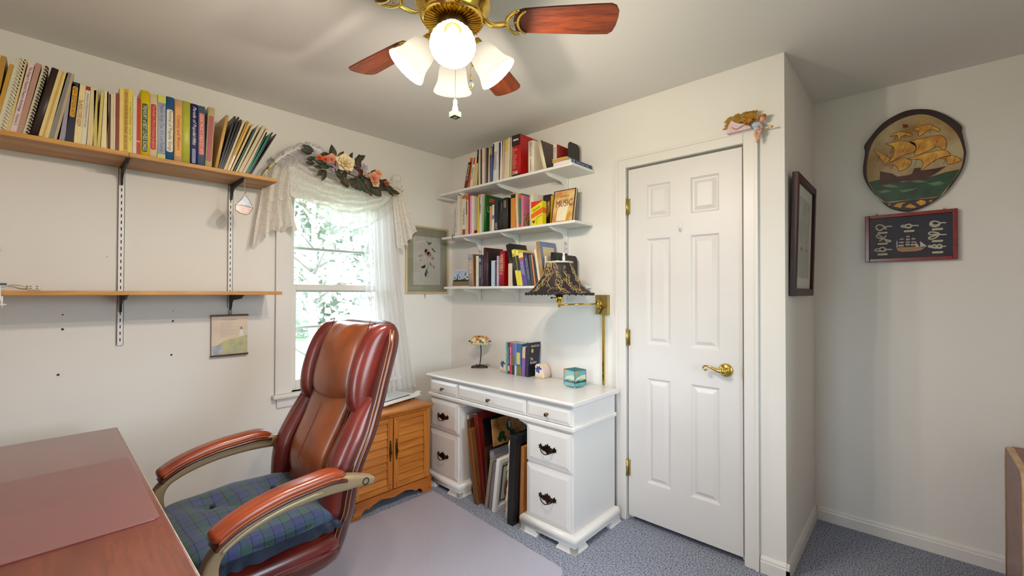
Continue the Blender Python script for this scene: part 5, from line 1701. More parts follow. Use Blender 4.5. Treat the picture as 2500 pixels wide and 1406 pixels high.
        (0.9142, 0.0245, 0.246, -12.3, (224, 204, 30), 'p', 'yellow and black guide, left of the pair', {'d': 0.14, 'band': [(0.42, 0.8, (26, 24, 26), 0, 1), (0.88, 1, (226, 212, 110), 0, 1)], 'title': ('#1', (40, 40, 30), 0.8, 0.88)}),
        (0.9397, 0.0226, 0.239, -10.7, (226, 208, 40), 'p', 'yellow and black guide, right of the pair', {'d': 0.14, 'band': [(0.42, 0.85, (26, 24, 26), 0, 1), (0.88, 1, (230, 216, 140), 0, 1)]}),
        (0.9649, 0.0410, 0.216, -11.7, (74, 48, 128), 'p', 'purple administrator certification manual with red and cream top', {'d': 0.14, 'band': [(0.86, 1, (226, 206, 140), 0, 1), (0.78, 0.86, (190, 60, 56), 0, 1)], 'title': ('Administrator\nCertification', (220, 214, 236), 0.3, 0.77)}),
        (1.0091, 0.0286, 0.202, -10.7, (36, 34, 52), 'p', 'dark indigo book right of the purple manual', {'d': 0.14, 'title': ('NETWORK ESSENTIALS', (150, 150, 176), 0.2, 0.9)}),
        (1.0404, 0.0184, 0.201, -8.6, (52, 46, 50), 'p', 'dark slate book leaning beside the indigo one', {'d': 0.14}),
        (1.0626, 0.0116, 0.203, -8.9, (206, 120, 40), 't', 'thin orange book leaning on the bottom shelf', {'d': 0.14}),
        (1.0762, 0.0196, 0.208, -9.6, (32, 26, 26), 'p', 'black book with a red corner leaning on the bottom shelf', {'d': 0.14, 'band': [(0.9, 1, (176, 50, 44), 0.4, 1)]}),
        (1.0985, 0.0175, 0.235, -10.1, (220, 206, 182), 'p', 'cream book leaning left of the blue mountain album', {'d': 0.14}),
        (1.1165, 0.0257, 0.282, -9.3, (170, 132, 80), 'h', 'tan album with a blue mountain cover behind the lampshade', {'d': 0.175, 'cover': (112, 128, 160), 'mount': 1}),
    ]),
    ('B', 'paperbacks on the white desk', -0.140, 0.7600, [
        (0.7630, 0.0154, 0.217, 0.0, (92, 160, 140), 'p', 'mint green paperback at the left of the desk row', {'d': 0.1, 'title': ('Sugar Creek', (220, 232, 226), 0.3, 0.9)}),
        (0.7826, 0.0153, 0.216, 0.0, (38, 50, 110), 'p', 'navy paperback left of the crimson one on the desk', {'d': 0.1, 'title': ('The Last Frontier', (206, 210, 230), 0.3, 0.85), 'band': [(0.1, 0.26, (206, 190, 150), 0, 1)]}),
        (0.8000, 0.0208, 0.215, 0.0, (186, 42, 72), 'p', 'crimson paperback standing on the white desk', {'d': 0.1, 'title': ('Dear Summer', (232, 214, 220), 0.3, 0.85)}),
        (0.8231, 0.0206, 0.214, 0.0, (96, 104, 150), 'p', 'blue and green landscape paperback on the white desk', {'d': 0.1, 'band': [(0.3, 0.6, (96, 110, 50), 0, 1), (0, 0.3, (40, 42, 40), 0, 1)]}),
        (0.8459, 0.0167, 0.213, 0.0, (110, 124, 178), 'p', 'periwinkle paperback with a pale foot on the desk', {'d': 0.1, 'band': [(0, 0.3, (176, 200, 226), 0, 1)]}),
        (0.8647, 0.0420, 0.216, 0.0, (46, 96, 140), 'p', 'thick blue and yellow scenic paperback on the desk', {'d': 0.1, 'band': [(0.35, 0.72, (206, 186, 100), 0, 0.7), (0, 0.3, (110, 110, 40), 0, 1)]}),
        (0.9092, 0.0269, 0.197, 2.0, (124, 84, 156), 'p', 'purple paperback with tan top left of the black novel', {'d': 0.1, 'band': [(0.62, 1, (206, 176, 140), 0, 1)]}),
        (0.9438, 0.0212, 0.228, 3.5, (24, 28, 46), 'p', 'black novel with white title and small moon on its cover', {'d': 0.115, 'cover': (22, 22, 32), 'acc': 1}),
    ]),
]
def paste(parent, name, mat, x0, x1, z0, z1, y, th=0.0005):
    return MB().box(x0, x1, y - th, y, z0, z1).build(name, mat, parent)


def make_book(t, th, h, d, col, kind, ex):
    """local: spine at y=0 looking to -y, x is the thickness, z up"""
    ct = 0.0028 if kind == 'h' else 0.0009
    ct = min(ct, th * 0.18)
    ov = 0.004 if kind == 'h' else 0.0006
    cov = cm(col, 0.42, 'cover')
    c = MB()
    if kind == 'h':
        n = 6
        for i in range(n):
            a0, a1 = PI * i / n, PI * (i + 1) / n
            q = lambda a, r: (th / 2 - (th / 2 - r) * math.cos(a), 0.004 - 0.004 * math.sin(a) + r * 0.4)
            p0, p1, r0, r1 = q(a0, 0), q(a1, 0), q(a0, ct), q(a1, ct)
            c.add([(p0[0], p0[1], 0), (p1[0], p1[1], 0), (p1[0], p1[1], h), (p0[0], p0[1], h), (r0[0], r0[1] + ct, 0), (r1[0], r1[1] + ct, 0), (r1[0], r1[1] + ct, h), (r0[0], r0[1] + ct, h)],
                  [(0, 1, 2, 3), (7, 6, 5, 4), (0, 4, 5, 1), (3, 2, 6, 7)], True)
        c.box(0, ct, 0.004, d, 0, h).box(th - ct, th, 0.004, d, 0, h)
    else:
        c.box(0, th, 0, ct, 0, h).box(0, ct, ct, d, 0, h).box(th - ct, th, ct, d, 0, h)
    c.build('cover', cov, t)
    MB().box(ct, th - ct, ct + 0.004 if kind == 'h' else ct, d - ov, ov, h - ov).build('pages', M_PAGE if kind == 'h' else M_PAGEW, t)
    for b in ex.get('band', ()):
        z0, z1, bc, f0, f1 = b
        paste(t, 'spine_band', cm(bc), th * f0 + 0.0002, th * f1 - 0.0002, h * z0 + 0.0003, h * z1 - 0.0003, -0.0001)
    if 'panel' in ex:
        pc, z0, z1, f = ex['panel']
        w_ = th * f
        Mx = frameM((th / 2, -0.0002, h * (z0 + z1) / 2), (1, 0, 0), (0, 0, 1))
        MB().prism(rrect(w_, h * (z1 - z0), w_ * 0.32, 3), 0, 0.0006, 'z', M=Mx).build('spine_label', cm(pc), t)
    if 'title' in ex:
        b = ex['title']
        f = ex['panel'][3] * 0.72 if 'panel' in ex and len(b) < 5 else 0.62
        Mx = frameM((th / 2, -0.0012, h * (b[2] + b[3]) / 2), (0, 0, -1), (1, 0, 0))
        lettering(b[0], cm(b[1]), t, Mx, h * (b[3] - b[2]), th * f, shear=b[4] if len(b) > 4 else 0.0, name='title')
    if 'comb' in ex:
        cb = MB()
        n = int(h / 0.0135)
        for i in range(n):
            z = (i + 0.5) * h / n
            cb.tube([(th * 0.52, 0.004, z + 0.004), (th * 0.58, -0.004, z + 0.004), (th * 0.80, -0.006, z), (th * 0.98, -0.002, z - 0.003), (th * 0.99, 0.006, z - 0.003)], 0.0026, 5)
        cb.build('comb_binding', cm(ex['comb'], 0.35), t)
    if 'num' in ex:
        lettering(ex['num'], cm((236, 226, 214)), t, frameM((th * 0.40, -0.0012, h * 0.09), (1, 0, 0), (0, 0, 1)), th * 0.62, 0.022, name='number')
        MB().box(th * 0.18, th * 0.8, -0.0012, -0.0004, h * 0.86, h * 0.90).build('publisher_mark', cm((226, 196, 186)), t)
        rr = random.Random(2)
        for i in range(13):
            MB().box(th * 0.1, th * (0.32 + 0.35 * rr.random()), -0.0008, 0.0, h * (0.66 - i * 0.038), h * (0.672 - i * 0.038)).build('printed_line', cm((226, 150, 140)), t)
    if 'cover' in ex:
        cc = ex['cover']
        MB().box(th, th + 0.0006, 0.006, d - 0.001, 0.001, h - 0.001).build('front_cover', cm(cc, 0.35), t)
        X = th + 0.0009

        def onface(y, z):
            return frameM((X, y, z), (0, 1, 0), (0, 0, 1))
        if 'law' in ex:
            lettering('LAW', cm((196, 190, 70)), t, onface(d * 0.38, h * 0.62), d * 0.55, h * 0.14, name='title')
            MB().box(X - 0.0004, X, d * 0.2, d * 0.5, h * 0.82, h * 0.92).build('red_label', cm((190, 62, 44)), t)
            MB().prism([(d * 0.35, h * 0.52), (d * 0.45, h * 0.55), (d * 0.5, h * 0.40), (d * 0.42, h * 0.32), (d * 0.34, h * 0.42)], X - 0.0004, X, 'x').build('cover_figure', cm((216, 206, 186)), t)
        if 'four' in ex:
            lettering('4', cm((236, 210, 222)), t, onface(d * 0.55, h * 0.86), d * 0.16, h * 0.12, name='number')
            MB().prism([(0.007, h * 0.40), (d * 0.98, h * 0.62), (d * 0.98, 0.002), (0.007, 0.002)], X - 0.0006, X, 'x').build('cover_photo', pm('sweets_photo', (206, 150, 110), 0.4, var=0.6, vscale=50, col2=(50, 30, 30)), t)
        if 'mount' in ex:
            MB().box(X - 0.0004, X, d * 0.18, d * 0.85, h * 0.62, h * 0.88).build('title_card', cm((206, 190, 150)), t)
            MB().prism([(0.008, 0.002), (0.008, h * 0.46), (d * 0.25, h * 0.36), (d * 0.5, h * 0.42), (d * 0.97, h * 0.25), (d * 0.97, 0.002)], X - 0.0004, X, 'x').build('cover_hills', pm('cover_hills', (120, 96, 56), 0.5, var=0.5, vscale=40), t)
        if 'blue' in ex:
            for i in range(4):
                MB().box(X - 0.0004, X, d * 0.30, d * 0.52, h * (0.36 + i * 0.11), h * (0.45 + i * 0.11)).build('cover_picture', cm(((70, 130, 176), (50, 96, 150))[i % 2]), t)
            MB().box(X - 0.0004, X, 0.01, d * 0.4, 0.004, h * 0.10).build('cover_picture', cm((150, 20, 30)), t)
        if 'acc' in ex:
            lettering('The\nAccident', cm((226, 224, 226)), t, onface(d * 0.42, h * 0.47), d * 0.60, h * 0.19, name='title')
            lettering('Kenneth E. Olson', cm((220, 220, 226)), t, onface(d * 0.52, h * 0.91), d * 0.74, h * 0.045, name='author')
            MB().box(X - 0.0004, X, d * 0.12, d * 0.9, h * 0.872, h * 0.880).build('cover_rule', cm((206, 206, 210)), t)
            MB().prism([(d * 0.28 + 0.011 * math.cos(2 * PI * k / 18), h * 0.76 + 0.014 * math.sin(2 * PI * k / 18)) for k in range(18)], X - 0.0004, X, 'x').build('cover_moon', cm((214, 160, 90)), t)
            MB().prism([(d * 0.80, h * 0.3), (d * 0.86, h * 0.55), (d * 0.96, h * 0.78), (d * 0.99, h * 0.4), (d * 0.9, h * 0.2)], X - 0.0006, X - 0.0002, 'x').build('cover_nebula', cm((44, 58, 130)), t)


for axis, grp, plane, zt, rows in BOOK_ROWS:
    for (u0, th, h, tilt, col, kind, lab, ex) in rows:
        d = ex.get('d', {'t': 0.205, 'c': 0.215}.get(kind, 0.20) if axis == 'A' else 0.165)
        th = max(th, 0.004)
        t = thing('songbook' if axis == 'A' else 'book', lab, 'book', (0, 0, 0), group=grp)
        th_w = th / math.cos(R(tilt))
        ang = R(tilt)
        piv = th if tilt > 0 else 0.0            # corner that stays on the shelf
        pos = Matrix.Translation((piv, 0, 0)) @ Matrix.Rotation(ang, 4, 'Y') @ Matrix.Translation((-piv, 0, 0))
        if axis == 'A':
            base = Matrix.Translation((u0 + (th_w - th if tilt > 0 else 0), plane, zt + 0.0004))
        else:
            base = Matrix.Translation((plane, -(u0 + (th_w - th if tilt > 0 else 0)), zt + 0.0004)) @ Matrix.Rotation(R(-90), 4, 'Z')
        t.matrix_world = base @ pos
        make_book(t, th, h, d, col, kind, ex)

# books that lie flat or face the room on the white shelves
def flat_book(lab, loc, rz, w_, d, th, col, kind='p', pages=M_PAGEW, grp='books on the top white shelf'):
    t = thing('book', lab, 'book', loc, (0, 0, rz), grp)
    c = MB()
    c.box(0, w_, 0, 0.002, 0, th).box(0, w_, 0.002, d, 0, 0.0022).box(0, w_, 0.002, d, th - 0.0022, th)
    c.build('cover', cm(col, 0.4, 'cover'), t)
    MB().box(0.002, w_ - 0.003, 0.002, d - 0.003, 0.0022, th - 0.0022).build('pages', pages, t)
    return t


fb = flat_book('white navy-spined book lying flat at the right end of the top shelf', (-0.238, -1.384, 2.0806), 0, 0.215, 0.135, 0.026, (34, 52, 104))
lettering('Psychology Today', cm((206, 214, 230)), fb, frameM((0.115, -0.0008, 0.013), (1, 0, 0), (0, 0, 1)), 0.13, 0.012, name='title')
MB().box(0.012, 0.03, -0.0006, 0, 0.002, 0.024).build('spine_band', cm((120, 150, 196)), fb)
fb = flat_book('gold edged paperback lying flat on the navy-spined book', (-0.232, -1.345, 2.1070), R(4), 0.17, 0.105, 0.020, (206, 196, 176), pages=pm('gold_pages', (196, 146, 50), 0.6, var=0.1, vscale=300, stretch=(1, 1, 0.05)))


def facing(name, lab, cat, y0, y1, z, h, xb, xt, th, col, grp):
    """board facing the room (-x), bottom front at x=xb, top front at x=xt"""
    ang = math.atan2(xt - xb, h)
    t = thing(name, lab, cat, (xb, (y0 + y1) / 2, z), (0, 0, 0), grp)
    t.rotation_euler = (Matrix.Rotation(RB, 4, 'Z') @ Matrix.Rotation(-ang, 4, 'X')).to_euler()
    w_ = y0 - y1
    return t, w_


# dark photo cover and yellow book behind, then the music book and the Spanish box
t, w_ = facing('book', 'dark hardback with a hand photo on its cover behind the Spanish course', 'book', -1.05, -1.115, 1.7514, 0.215, -0.10, -0.085, 0.02, None, 'books on the middle white shelf')
MB().box(-w_ / 2, w_ / 2, 0, 0.028, 0, 0.212).build('cover', cm((38, 26, 22), 0.4, 'cover'), t)
MB().prism([(-0.005, 0.212 * 0.35), (0.012, 0.06), (0.028, 0.10), (0.022, 0.17), (0.006, 0.16), (-0.008, 0.12)], -0.0008, 0, 'y').build('cover_photo', pm('hand_photo', (196, 150, 100), 0.5, var=0.4, vscale=40), t)
t, w_ = facing('book', 'mustard yellow book standing left of the music book', 'book', -1.118, -1.150, 1.7514, 0.2, -0.10, -0.09, 0.03, None, 'books on the middle white shelf')
MB().box(-w_ / 2, w_ / 2, 0, 0.05, 0, 0.200).build('cover', pm('mustard_cover', (206, 166, 36), 0.4, var=0.2, vscale=20), t)
t, w_ = facing('book', 'MUSIC book facing the room with a golden illustrated cover', 'book', -1.150, -1.318, 1.7514, 0.214, -0.135, -0.098, 0.03, None, 'books on the middle white shelf')
H = 0.222
MB().box(-w_ / 2, w_ / 2, 0, 0.003, 0, H).box(-w_ / 2, -w_ / 2 + 0.003, 0.003, 0.022, 0, H).box(-w_ / 2, w_ / 2, 0.019, 0.022, 0, H).build('cover', cm((60, 28, 16), 0.4, 'cover'), t)
MB().box(-w_ / 2 + 0.003, w_ / 2 - 0.002, 0.003, 0.019, 0.002, H - 0.002).build('pages', M_PAGE, t)
MB().box(-w_ / 2 + 0.008, w_ / 2 - 0.006, -0.0008, 0, 0.006, H - 0.006).build('cover_picture', pm('golden_cover', (232, 206, 140), 0.4, var=0.0, col2=(196, 110, 50), vscale=14, detail=4), t)
MB().prism([(-0.045, 0.02), (-0.04, 0.10), (0.0, 0.135), (0.045, 0.12), (0.03, 0.05), (0.035, 0.02)], -0.0014, -0.0008, 'y').build('cover_light', cm((236, 226, 196)), t)
lettering('MUSIC', cm((84, 60, 44)), t, frameM((0.006, -0.0016, H * 0.60), (1, 0, 0), (0, 0, 1)), 0.125, 0.044, name='title')
lettering('DICTIONARY OF', cm((96, 60, 34)), t, frameM((0.006, -0.0016, H * 0.80), (1, 0, 0), (0, 0, 1)), 0.07, 0.010, name='subtitle')
MB().prism(smooth2([(0.03, 0.012), (0.036, 0.05), (0.056, 0.075), (0.064, 0.05), (0.05, 0.03), (0.058, 0.012)], 4, True), -0.0016, -0.0012, 'y').build('cover_figure', cm((196, 150, 40)), t)

t = thing('course_box', 'yellow and red Spanish course box on the middle white shelf', 'box', (-0.198, -1.040, 1.7514), (0, 0, RB + R(4)), 'books on the middle white shelf')
bw, bd, bh = 0.088, 0.045, 0.152
MB().box(0, bw, 0, bd, 0, bh).build('box', pm('spanish_yellow', (222, 206, 30), 0.4, var=0.05), t, bevel=0.0008)
MB().prism([(0, bh * 0.72), (0, bh), (bw, bh), (bw, bh * 0.98)], -0.0006, 0, 'y').build('red_stripe', cm((206, 44, 24)), t)
MB().prism([(0, bh * 0.28), (0, bh * 0.46), (bw, bh * 0.72), (bw, bh * 0.50)], -0.0006, 0, 'y').build('orange_stripe', cm((222, 96, 24)), t)
MB().box(bw, bw + 0.0006, 0.002, bd - 0.002, bh * 0.5, bh * 0.72).build('orange_stripe', cm((206, 110, 34)), t)
MB().prism([(bw * 0.5, 0.003), (bw * 0.5, bh * 0.30), (bw * 0.95, bh * 0.42), (bw * 0.95, bh * 0.405), (bw * 0.52, bh * 0.285), (bw * 0.52, 0.003)], -0.0006, 0, 'y').build('outline', cm((70, 76, 30)), t)
lettering('Spanish', cm((60, 50, 24)), t, frameM((bw * 0.48, -0.001, bh * 0.68), (math.cos(R(22)), 0, math.sin(R(22))), (-math.sin(R(22)), 0, math.cos(R(22)))), 0.062, 0.020, name='title')
MB().prism([(bw * 0.15, bh * 0.12), (bw * 0.10, bh * 0.20), (bw * 0.25, bh * 0.18), (bw * 0.38, bh * 0.24), (bw * 0.30, bh * 0.12), (bw * 0.26, bh * 0.08)], -0.0008, 0, 'y').build('bird_mark', cm((40, 36, 20)), t)

# small lighthouse print propped on the bottom white shelf
t, w_ = facing('lighthouse_print', 'small print of five lighthouses propped at the left of the bottom white shelf', 'print', -0.205, -0.405, 1.3654, 0.125, -0.165, -0.14, 0.01, None, 'pictures on the shelves')
w_ = 0.20
MB().box(-w_ / 2, w_ / 2, 0, 0.004, 0, 0.135).build('card', cm((216, 210, 202)), t)
MB().box(-w_ / 2 + 0.005, w_ / 2 - 0.005, -0.0005, 0, 0.055, 0.128).build('sky', pm('print_sky', (132, 164, 200), 0.6, var=0.0, col2=(196, 206, 220), vscale=40), t)
MB().box(-w_ / 2 + 0.005, w_ / 2 - 0.005, -0.0006, 0, 0.006, 0.055).build('meadow', pm('print_meadow', (96, 116, 80), 0.6, col2=(150, 96, 70), vscale=26), t)
for i, (lx, lh, c) in enumerate(((-0.078, 0.05, (206, 210, 214)), (-0.048, 0.045, (30, 30, 36)), (-0.02, 0.055, (196, 200, 206)), (0.038, 0.06, (36, 40, 52)), (0.066, 0.056, (220, 222, 226)))):
    MB().prism([(lx - 0.006, 0.046), (lx + 0.006, 0.046), (lx + 0.004, 0.046 + lh), (lx + 0.002, 0.052 + lh), (lx - 0.002, 0.052 + lh), (lx - 0.004, 0.046 + lh)], -0.0012, 0, 'y').build('painted_lighthouse', cm(c), t)
    MB().box(lx - 0.005, lx + 0.005, -0.0015, 0, 0.046 + lh * 0.35, 0.046 + lh * 0.6).build('painted_band', cm((40, 44, 54) if i != 3 else (220, 222, 226)), t)
MB().prism([(-0.092, 0.04), (-0.09, 0.052), (-0.06, 0.058), (-0.02, 0.054), (0.03, 0.058), (0.07, 0.052), (0.094, 0.055), (0.094, 0.04)], -0.0013, 0, 'y').build('shrubs', cm((34, 44, 40)), t)

# bookends
def bookend(lab, loc, rz, col, w_=0.125, h=0.155, clip=False):
    """upright plate in local x-z, base tongue to +y; local x runs to the wall"""
    t = thing('bookend', lab, 'bookend', loc, (0, 0, rz), 'metal bookends')
    r = 0.03
    out = [(0, 0), (0, h - r)] + [(r - r * math.cos(R(a)), h - r + r * math.sin(R(a))) for a in (22, 45, 67, 90)] + [(w_ - r + r * math.sin(R(a)), h - r + r * math.cos(R(a))) for a in (0, 22, 45, 67, 90)] + [(w_, 0)]
    hole = [(w_ * 0.70, 0), (w_ * 0.70, 0.035)] + [(w_ / 2 + w_ * 0.2 * math.cos(R(a)), 0.035 + 0.022 * math.sin(R(a))) for a in range(15, 180, 15)] + [(w_ * 0.30, 0.035), (w_ * 0.30, 0)]
    MB().prism(out + hole, -0.0008, 0.0008, 'y').build('plate', col, t)
    MB().box(w_ * 0.31, w_ * 0.69, 0, 0.09, 0, 0.0012).build('tongue', col, t)
    return t


M_BEND = pm('bookend_black', (40, 33, 27), 0.5, 0.1, var=0.1, vscale=10)
bookend('black metal bookend at the right end of the top white shelf', (-0.165, -1.305, 2.0808), 0, M_BEND, 0.125, 0.165)
bookend('black metal bookend behind the lampshade on the bottom shelf', (-0.165, -1.285, 1.3656), 0, M_BEND, 0.13, 0.185)
be = bookend('grey metal bookend clipped over the left end of the middle white shelf', (-0.185, -0.240, 1.7516), R(180), pm('grey_steel', (150, 150, 152), 0.4, 0.5, var=0.06), 0.12, 0.195)
be.location = (-0.07, -0.262, 1.7516)
MB().box(0.112, 0.135, -0.012, 0.002, -0.024, 0.012).build('clip', pm('grey_steel', (0, 0, 0)), be, bevel=0.001)
# dark little books and a tiny potted plant behind the lampshade
t = thing('book', 'black photo book beside the bookend on the bottom white shelf', 'book', (-0.19, -1.190, 1.3654), (0, 0, RB), 'books on the bottom white shelf')
make_book(t, 0.03, 0.205, 0.14, (36, 30, 34), 'h', {'cover': (26, 22, 26)})
t = thing('book', 'cream card book standing below the blue mountain album', 'book', (-0.195, -1.150, 1.3654), (0, 0, RB), 'books on the bottom white shelf')
make_book(t, 0.012, 0.185, 0.14, (216, 200, 166), 'p', {'cover': (214, 200, 168)})
t = thing('potted_plant', 'tiny green plant in a white pot above the lampshade', 'plant', (-0.212, -1.262, 1.3654), group='ornaments on the shelves')
MB().lathe([(0.010, 0), (0.0125, 0.140), (0.0125, 0.150), (0.010, 0.150), (0, 0.146)], 16).build('pot', cm((222, 214, 208), 0.4), t)
lf = MB()
rr = random.Random(4)
for k in range(22):
    a = rr.uniform(0, 6.28)
    l = rr.uniform(0.02, 0.042)
    b = Vector((0.004 * math.cos(a), 0.004 * math.sin(a), 0.148))
    tip = b + Vector((0.010 * math.cos(a), 0.010 * math.sin(a), l))
    s_ = Vector((-math.sin(a), math.cos(a), 0)) * 0.003
    lf.add([b, (b + tip) / 2 + s_, tip, (b + tip) / 2 - s_], [(0, 1, 2, 3)])
lf.build('leaves', pm('plant_green', (40, 66, 36), 0.6, var=0.3, vscale=60), t)
t = thing('crystal_ornament', 'slim glass ornament standing right of the tiny plant', 'ornament', (-0.20, -1.300, 1.3654), group='ornaments on the shelves')
MB().lathe([(0.010, 0), (0.010, 0.004), (0.004, 0.02), (0.0035, 0.12), (0.008, 0.14), (0.010, 0.165), (0.006, 0.185), (0.010, 0.195), (0, 0.200)], 10).build('stem', pm('clear_crystal', (220, 222, 226), 0.1, var=0.2, vscale=50), t)
SHIP = {
    'outer': [(0.0457, 0.253), (0.0933, 0.2297), (0.1475, 0.1801), (0.1842, 0.1287), (0.1853, 0.0983), (0.1978, 0.0127), (0.1975, -0.0247), (0.1828, -0.093), (0.1399, -0.1725), (0.1044, -0.213), (0.0484, -0.2517), (-0.0182, -0.2687), (-0.0782, -0.247), (-0.1151, -0.2094), (-0.1622, -0.1362), (-0.191, -0.0686), (-0.1972, -0.0086), (-0.1886, 0.078), (-0.1917, 0.1123), (-0.1736, 0.1459), (-0.119, 0.2155), (-0.0632, 0.2496), (-0.0093, 0.2627)],
    'inner': [(0.0455, 0.2236), (0.0876, 0.1983), (0.1338, 0.1494), (0.1682, 0.0912), (0.1861, 0.0228), (0.1898, -0.023), (0.1776, -0.0883), (0.1454, -0.1468), (0.1044, -0.2091), (0.0055, -0.2103), (-0.1058, -0.2107), (-0.1464, -0.1594), (-0.1748, -0.0882), (-0.1809, -0.0117), (-0.1707, 0.0741), (-0.1447, 0.1432), (-0.1004, 0.1901), (-0.0513, 0.218), (-0.0036, 0.2292)],
    'sea': [(-0.1742, -0.0883), (-0.127, -0.084), (-0.0352, -0.1121), (0.0634, -0.1056), (0.127, -0.0901), (0.1771, -0.0852), (0.1454, -0.1468), (0.1044, -0.2083), (0.0055, -0.2095), (-0.1051, -0.2087), (-0.1464, -0.1594)],
    'lateen': [(-0.153, 0.0869), (-0.0828, 0.0224), (-0.1046, -0.008)],
    'mizzen': [(-0.1009, 0.104), (-0.0701, 0.1051), (-0.0339, 0.1047), (0.0131, 0.0817), (0.0128, 0.0382), (-0.0343, 0.0284), (-0.086, 0.0026), (-0.0705, 0.0401), (-0.0703, 0.0807)],
    'lowleft': [(-0.1015, -0.0106), (-0.0707, 0.0016), (-0.0344, 0.0163), (0.0009, -0.007), (-0.011, -0.0365), (-0.0468, -0.0537), (-0.0557, -0.0278), (-0.0738, -0.0141)],
    'topleft': [(-0.0853, 0.1372), (-0.0607, 0.1536), (-0.0336, 0.1529), (0.0017, 0.1301), (-0.0042, 0.1216), (-0.0278, 0.1334), (-0.0519, 0.1129), (-0.0547, 0.1399)],
    'maintop': [(0.0077, 0.1545), (0.0338, 0.1637), (0.065, 0.1673), (0.1038, 0.134), (0.1023, 0.119), (0.0733, 0.1379), (0.0306, 0.1132), (0.0279, 0.1415)],
    'mainmid': [(-0.0073, 0.0944), (0.0362, 0.1), (0.1091, 0.0999), (0.1306, 0.0583), (0.1222, 0.0219), (0.0977, 0.0466), (0.0642, 0.0308), (0.0127, 0.0184), (0.0202, 0.0603)],
    'mainlow': [(-0.0167, 0.0046), (0.0242, 0.012), (0.0557, 0.021), (0.1195, 0.0225), (0.1436, -0.0095), (0.0946, -0.0184), (0.0553, -0.0494), (0.0324, -0.0646), (0.044, -0.0393), (0.0356, -0.0101)],
    'bow': [(0.1029, -0.0162), (0.1463, -0.0119), (0.1792, -0.0359), (0.1699, -0.0491), (0.1353, -0.0535), (0.1274, -0.0252)],
    'hull': [(-0.1251, -0.039), (-0.1263, -0.08), (-0.1233, -0.1114), (-0.0351, -0.1081), (0.0521, -0.1133), (0.0914, -0.0912), (0.1298, -0.0601), (0.0915, -0.0642), (0.0353, -0.0652), (-0.0113, -0.0803), (-0.056, -0.0803), (-0.0741, -0.0608)],
    'waist': [(0.0108, -0.0487), (0.0354, -0.0494), (0.0353, -0.0652), (0.0033, -0.0909), (0.0034, -0.0711)],
    'flag': [(-0.0334, 0.1931), (-0.0112, 0.1853), (-0.0128, 0.1717), (-0.0305, 0.1722)],
    'pennant': [(0.0311, 0.2019), (0.0511, 0.2024), (0.0751, 0.2006), (0.0396, 0.1878), (0.0381, 0.1724), (0.0332, 0.1737)],
    'leaf1': [(-0.0965, -0.2242), (-0.0826, -0.218), (-0.0858, -0.2297)],
    'leaf2': [(-0.072, -0.2356), (-0.0538, -0.2219), (-0.0209, -0.2205), (-0.0358, -0.2284), (-0.0419, -0.2477), (-0.0569, -0.2417)],
    'leaf3': [(-0.027, -0.2456), (-0.0063, -0.2305), (0.0198, -0.2518), (-0.0006, -0.2551)],
    'leaf4': [(0.0156, -0.2275), (0.0344, -0.2164), (0.0542, -0.2271), (0.0513, -0.2403), (0.0342, -0.2458)],
    'leaf5': [(0.0627, -0.2263), (0.0823, -0.2213), (0.071, -0.2352)],
    'wave1': [(-0.124, -0.1175), (-0.0836, -0.116), (-0.0473, -0.1342), (-0.0837, -0.1343)],
    'wave2': [(-0.0474, -0.1543), (0.0233, -0.1517), (0.0058, -0.1627), (-0.0355, -0.1683)],
    'wave3': [(-0.0114, -0.1122), (0.0292, -0.1133), (0.0633, -0.1289), (0.0234, -0.1261)],
    'wave4': [(0.0576, -0.1358), (0.1049, -0.1322), (0.1239, -0.147), (0.0855, -0.1521)],
    'wave5': [(-0.1399, -0.148), (-0.1023, -0.1416), (-0.0777, -0.1536), (-0.1148, -0.1601)],
}
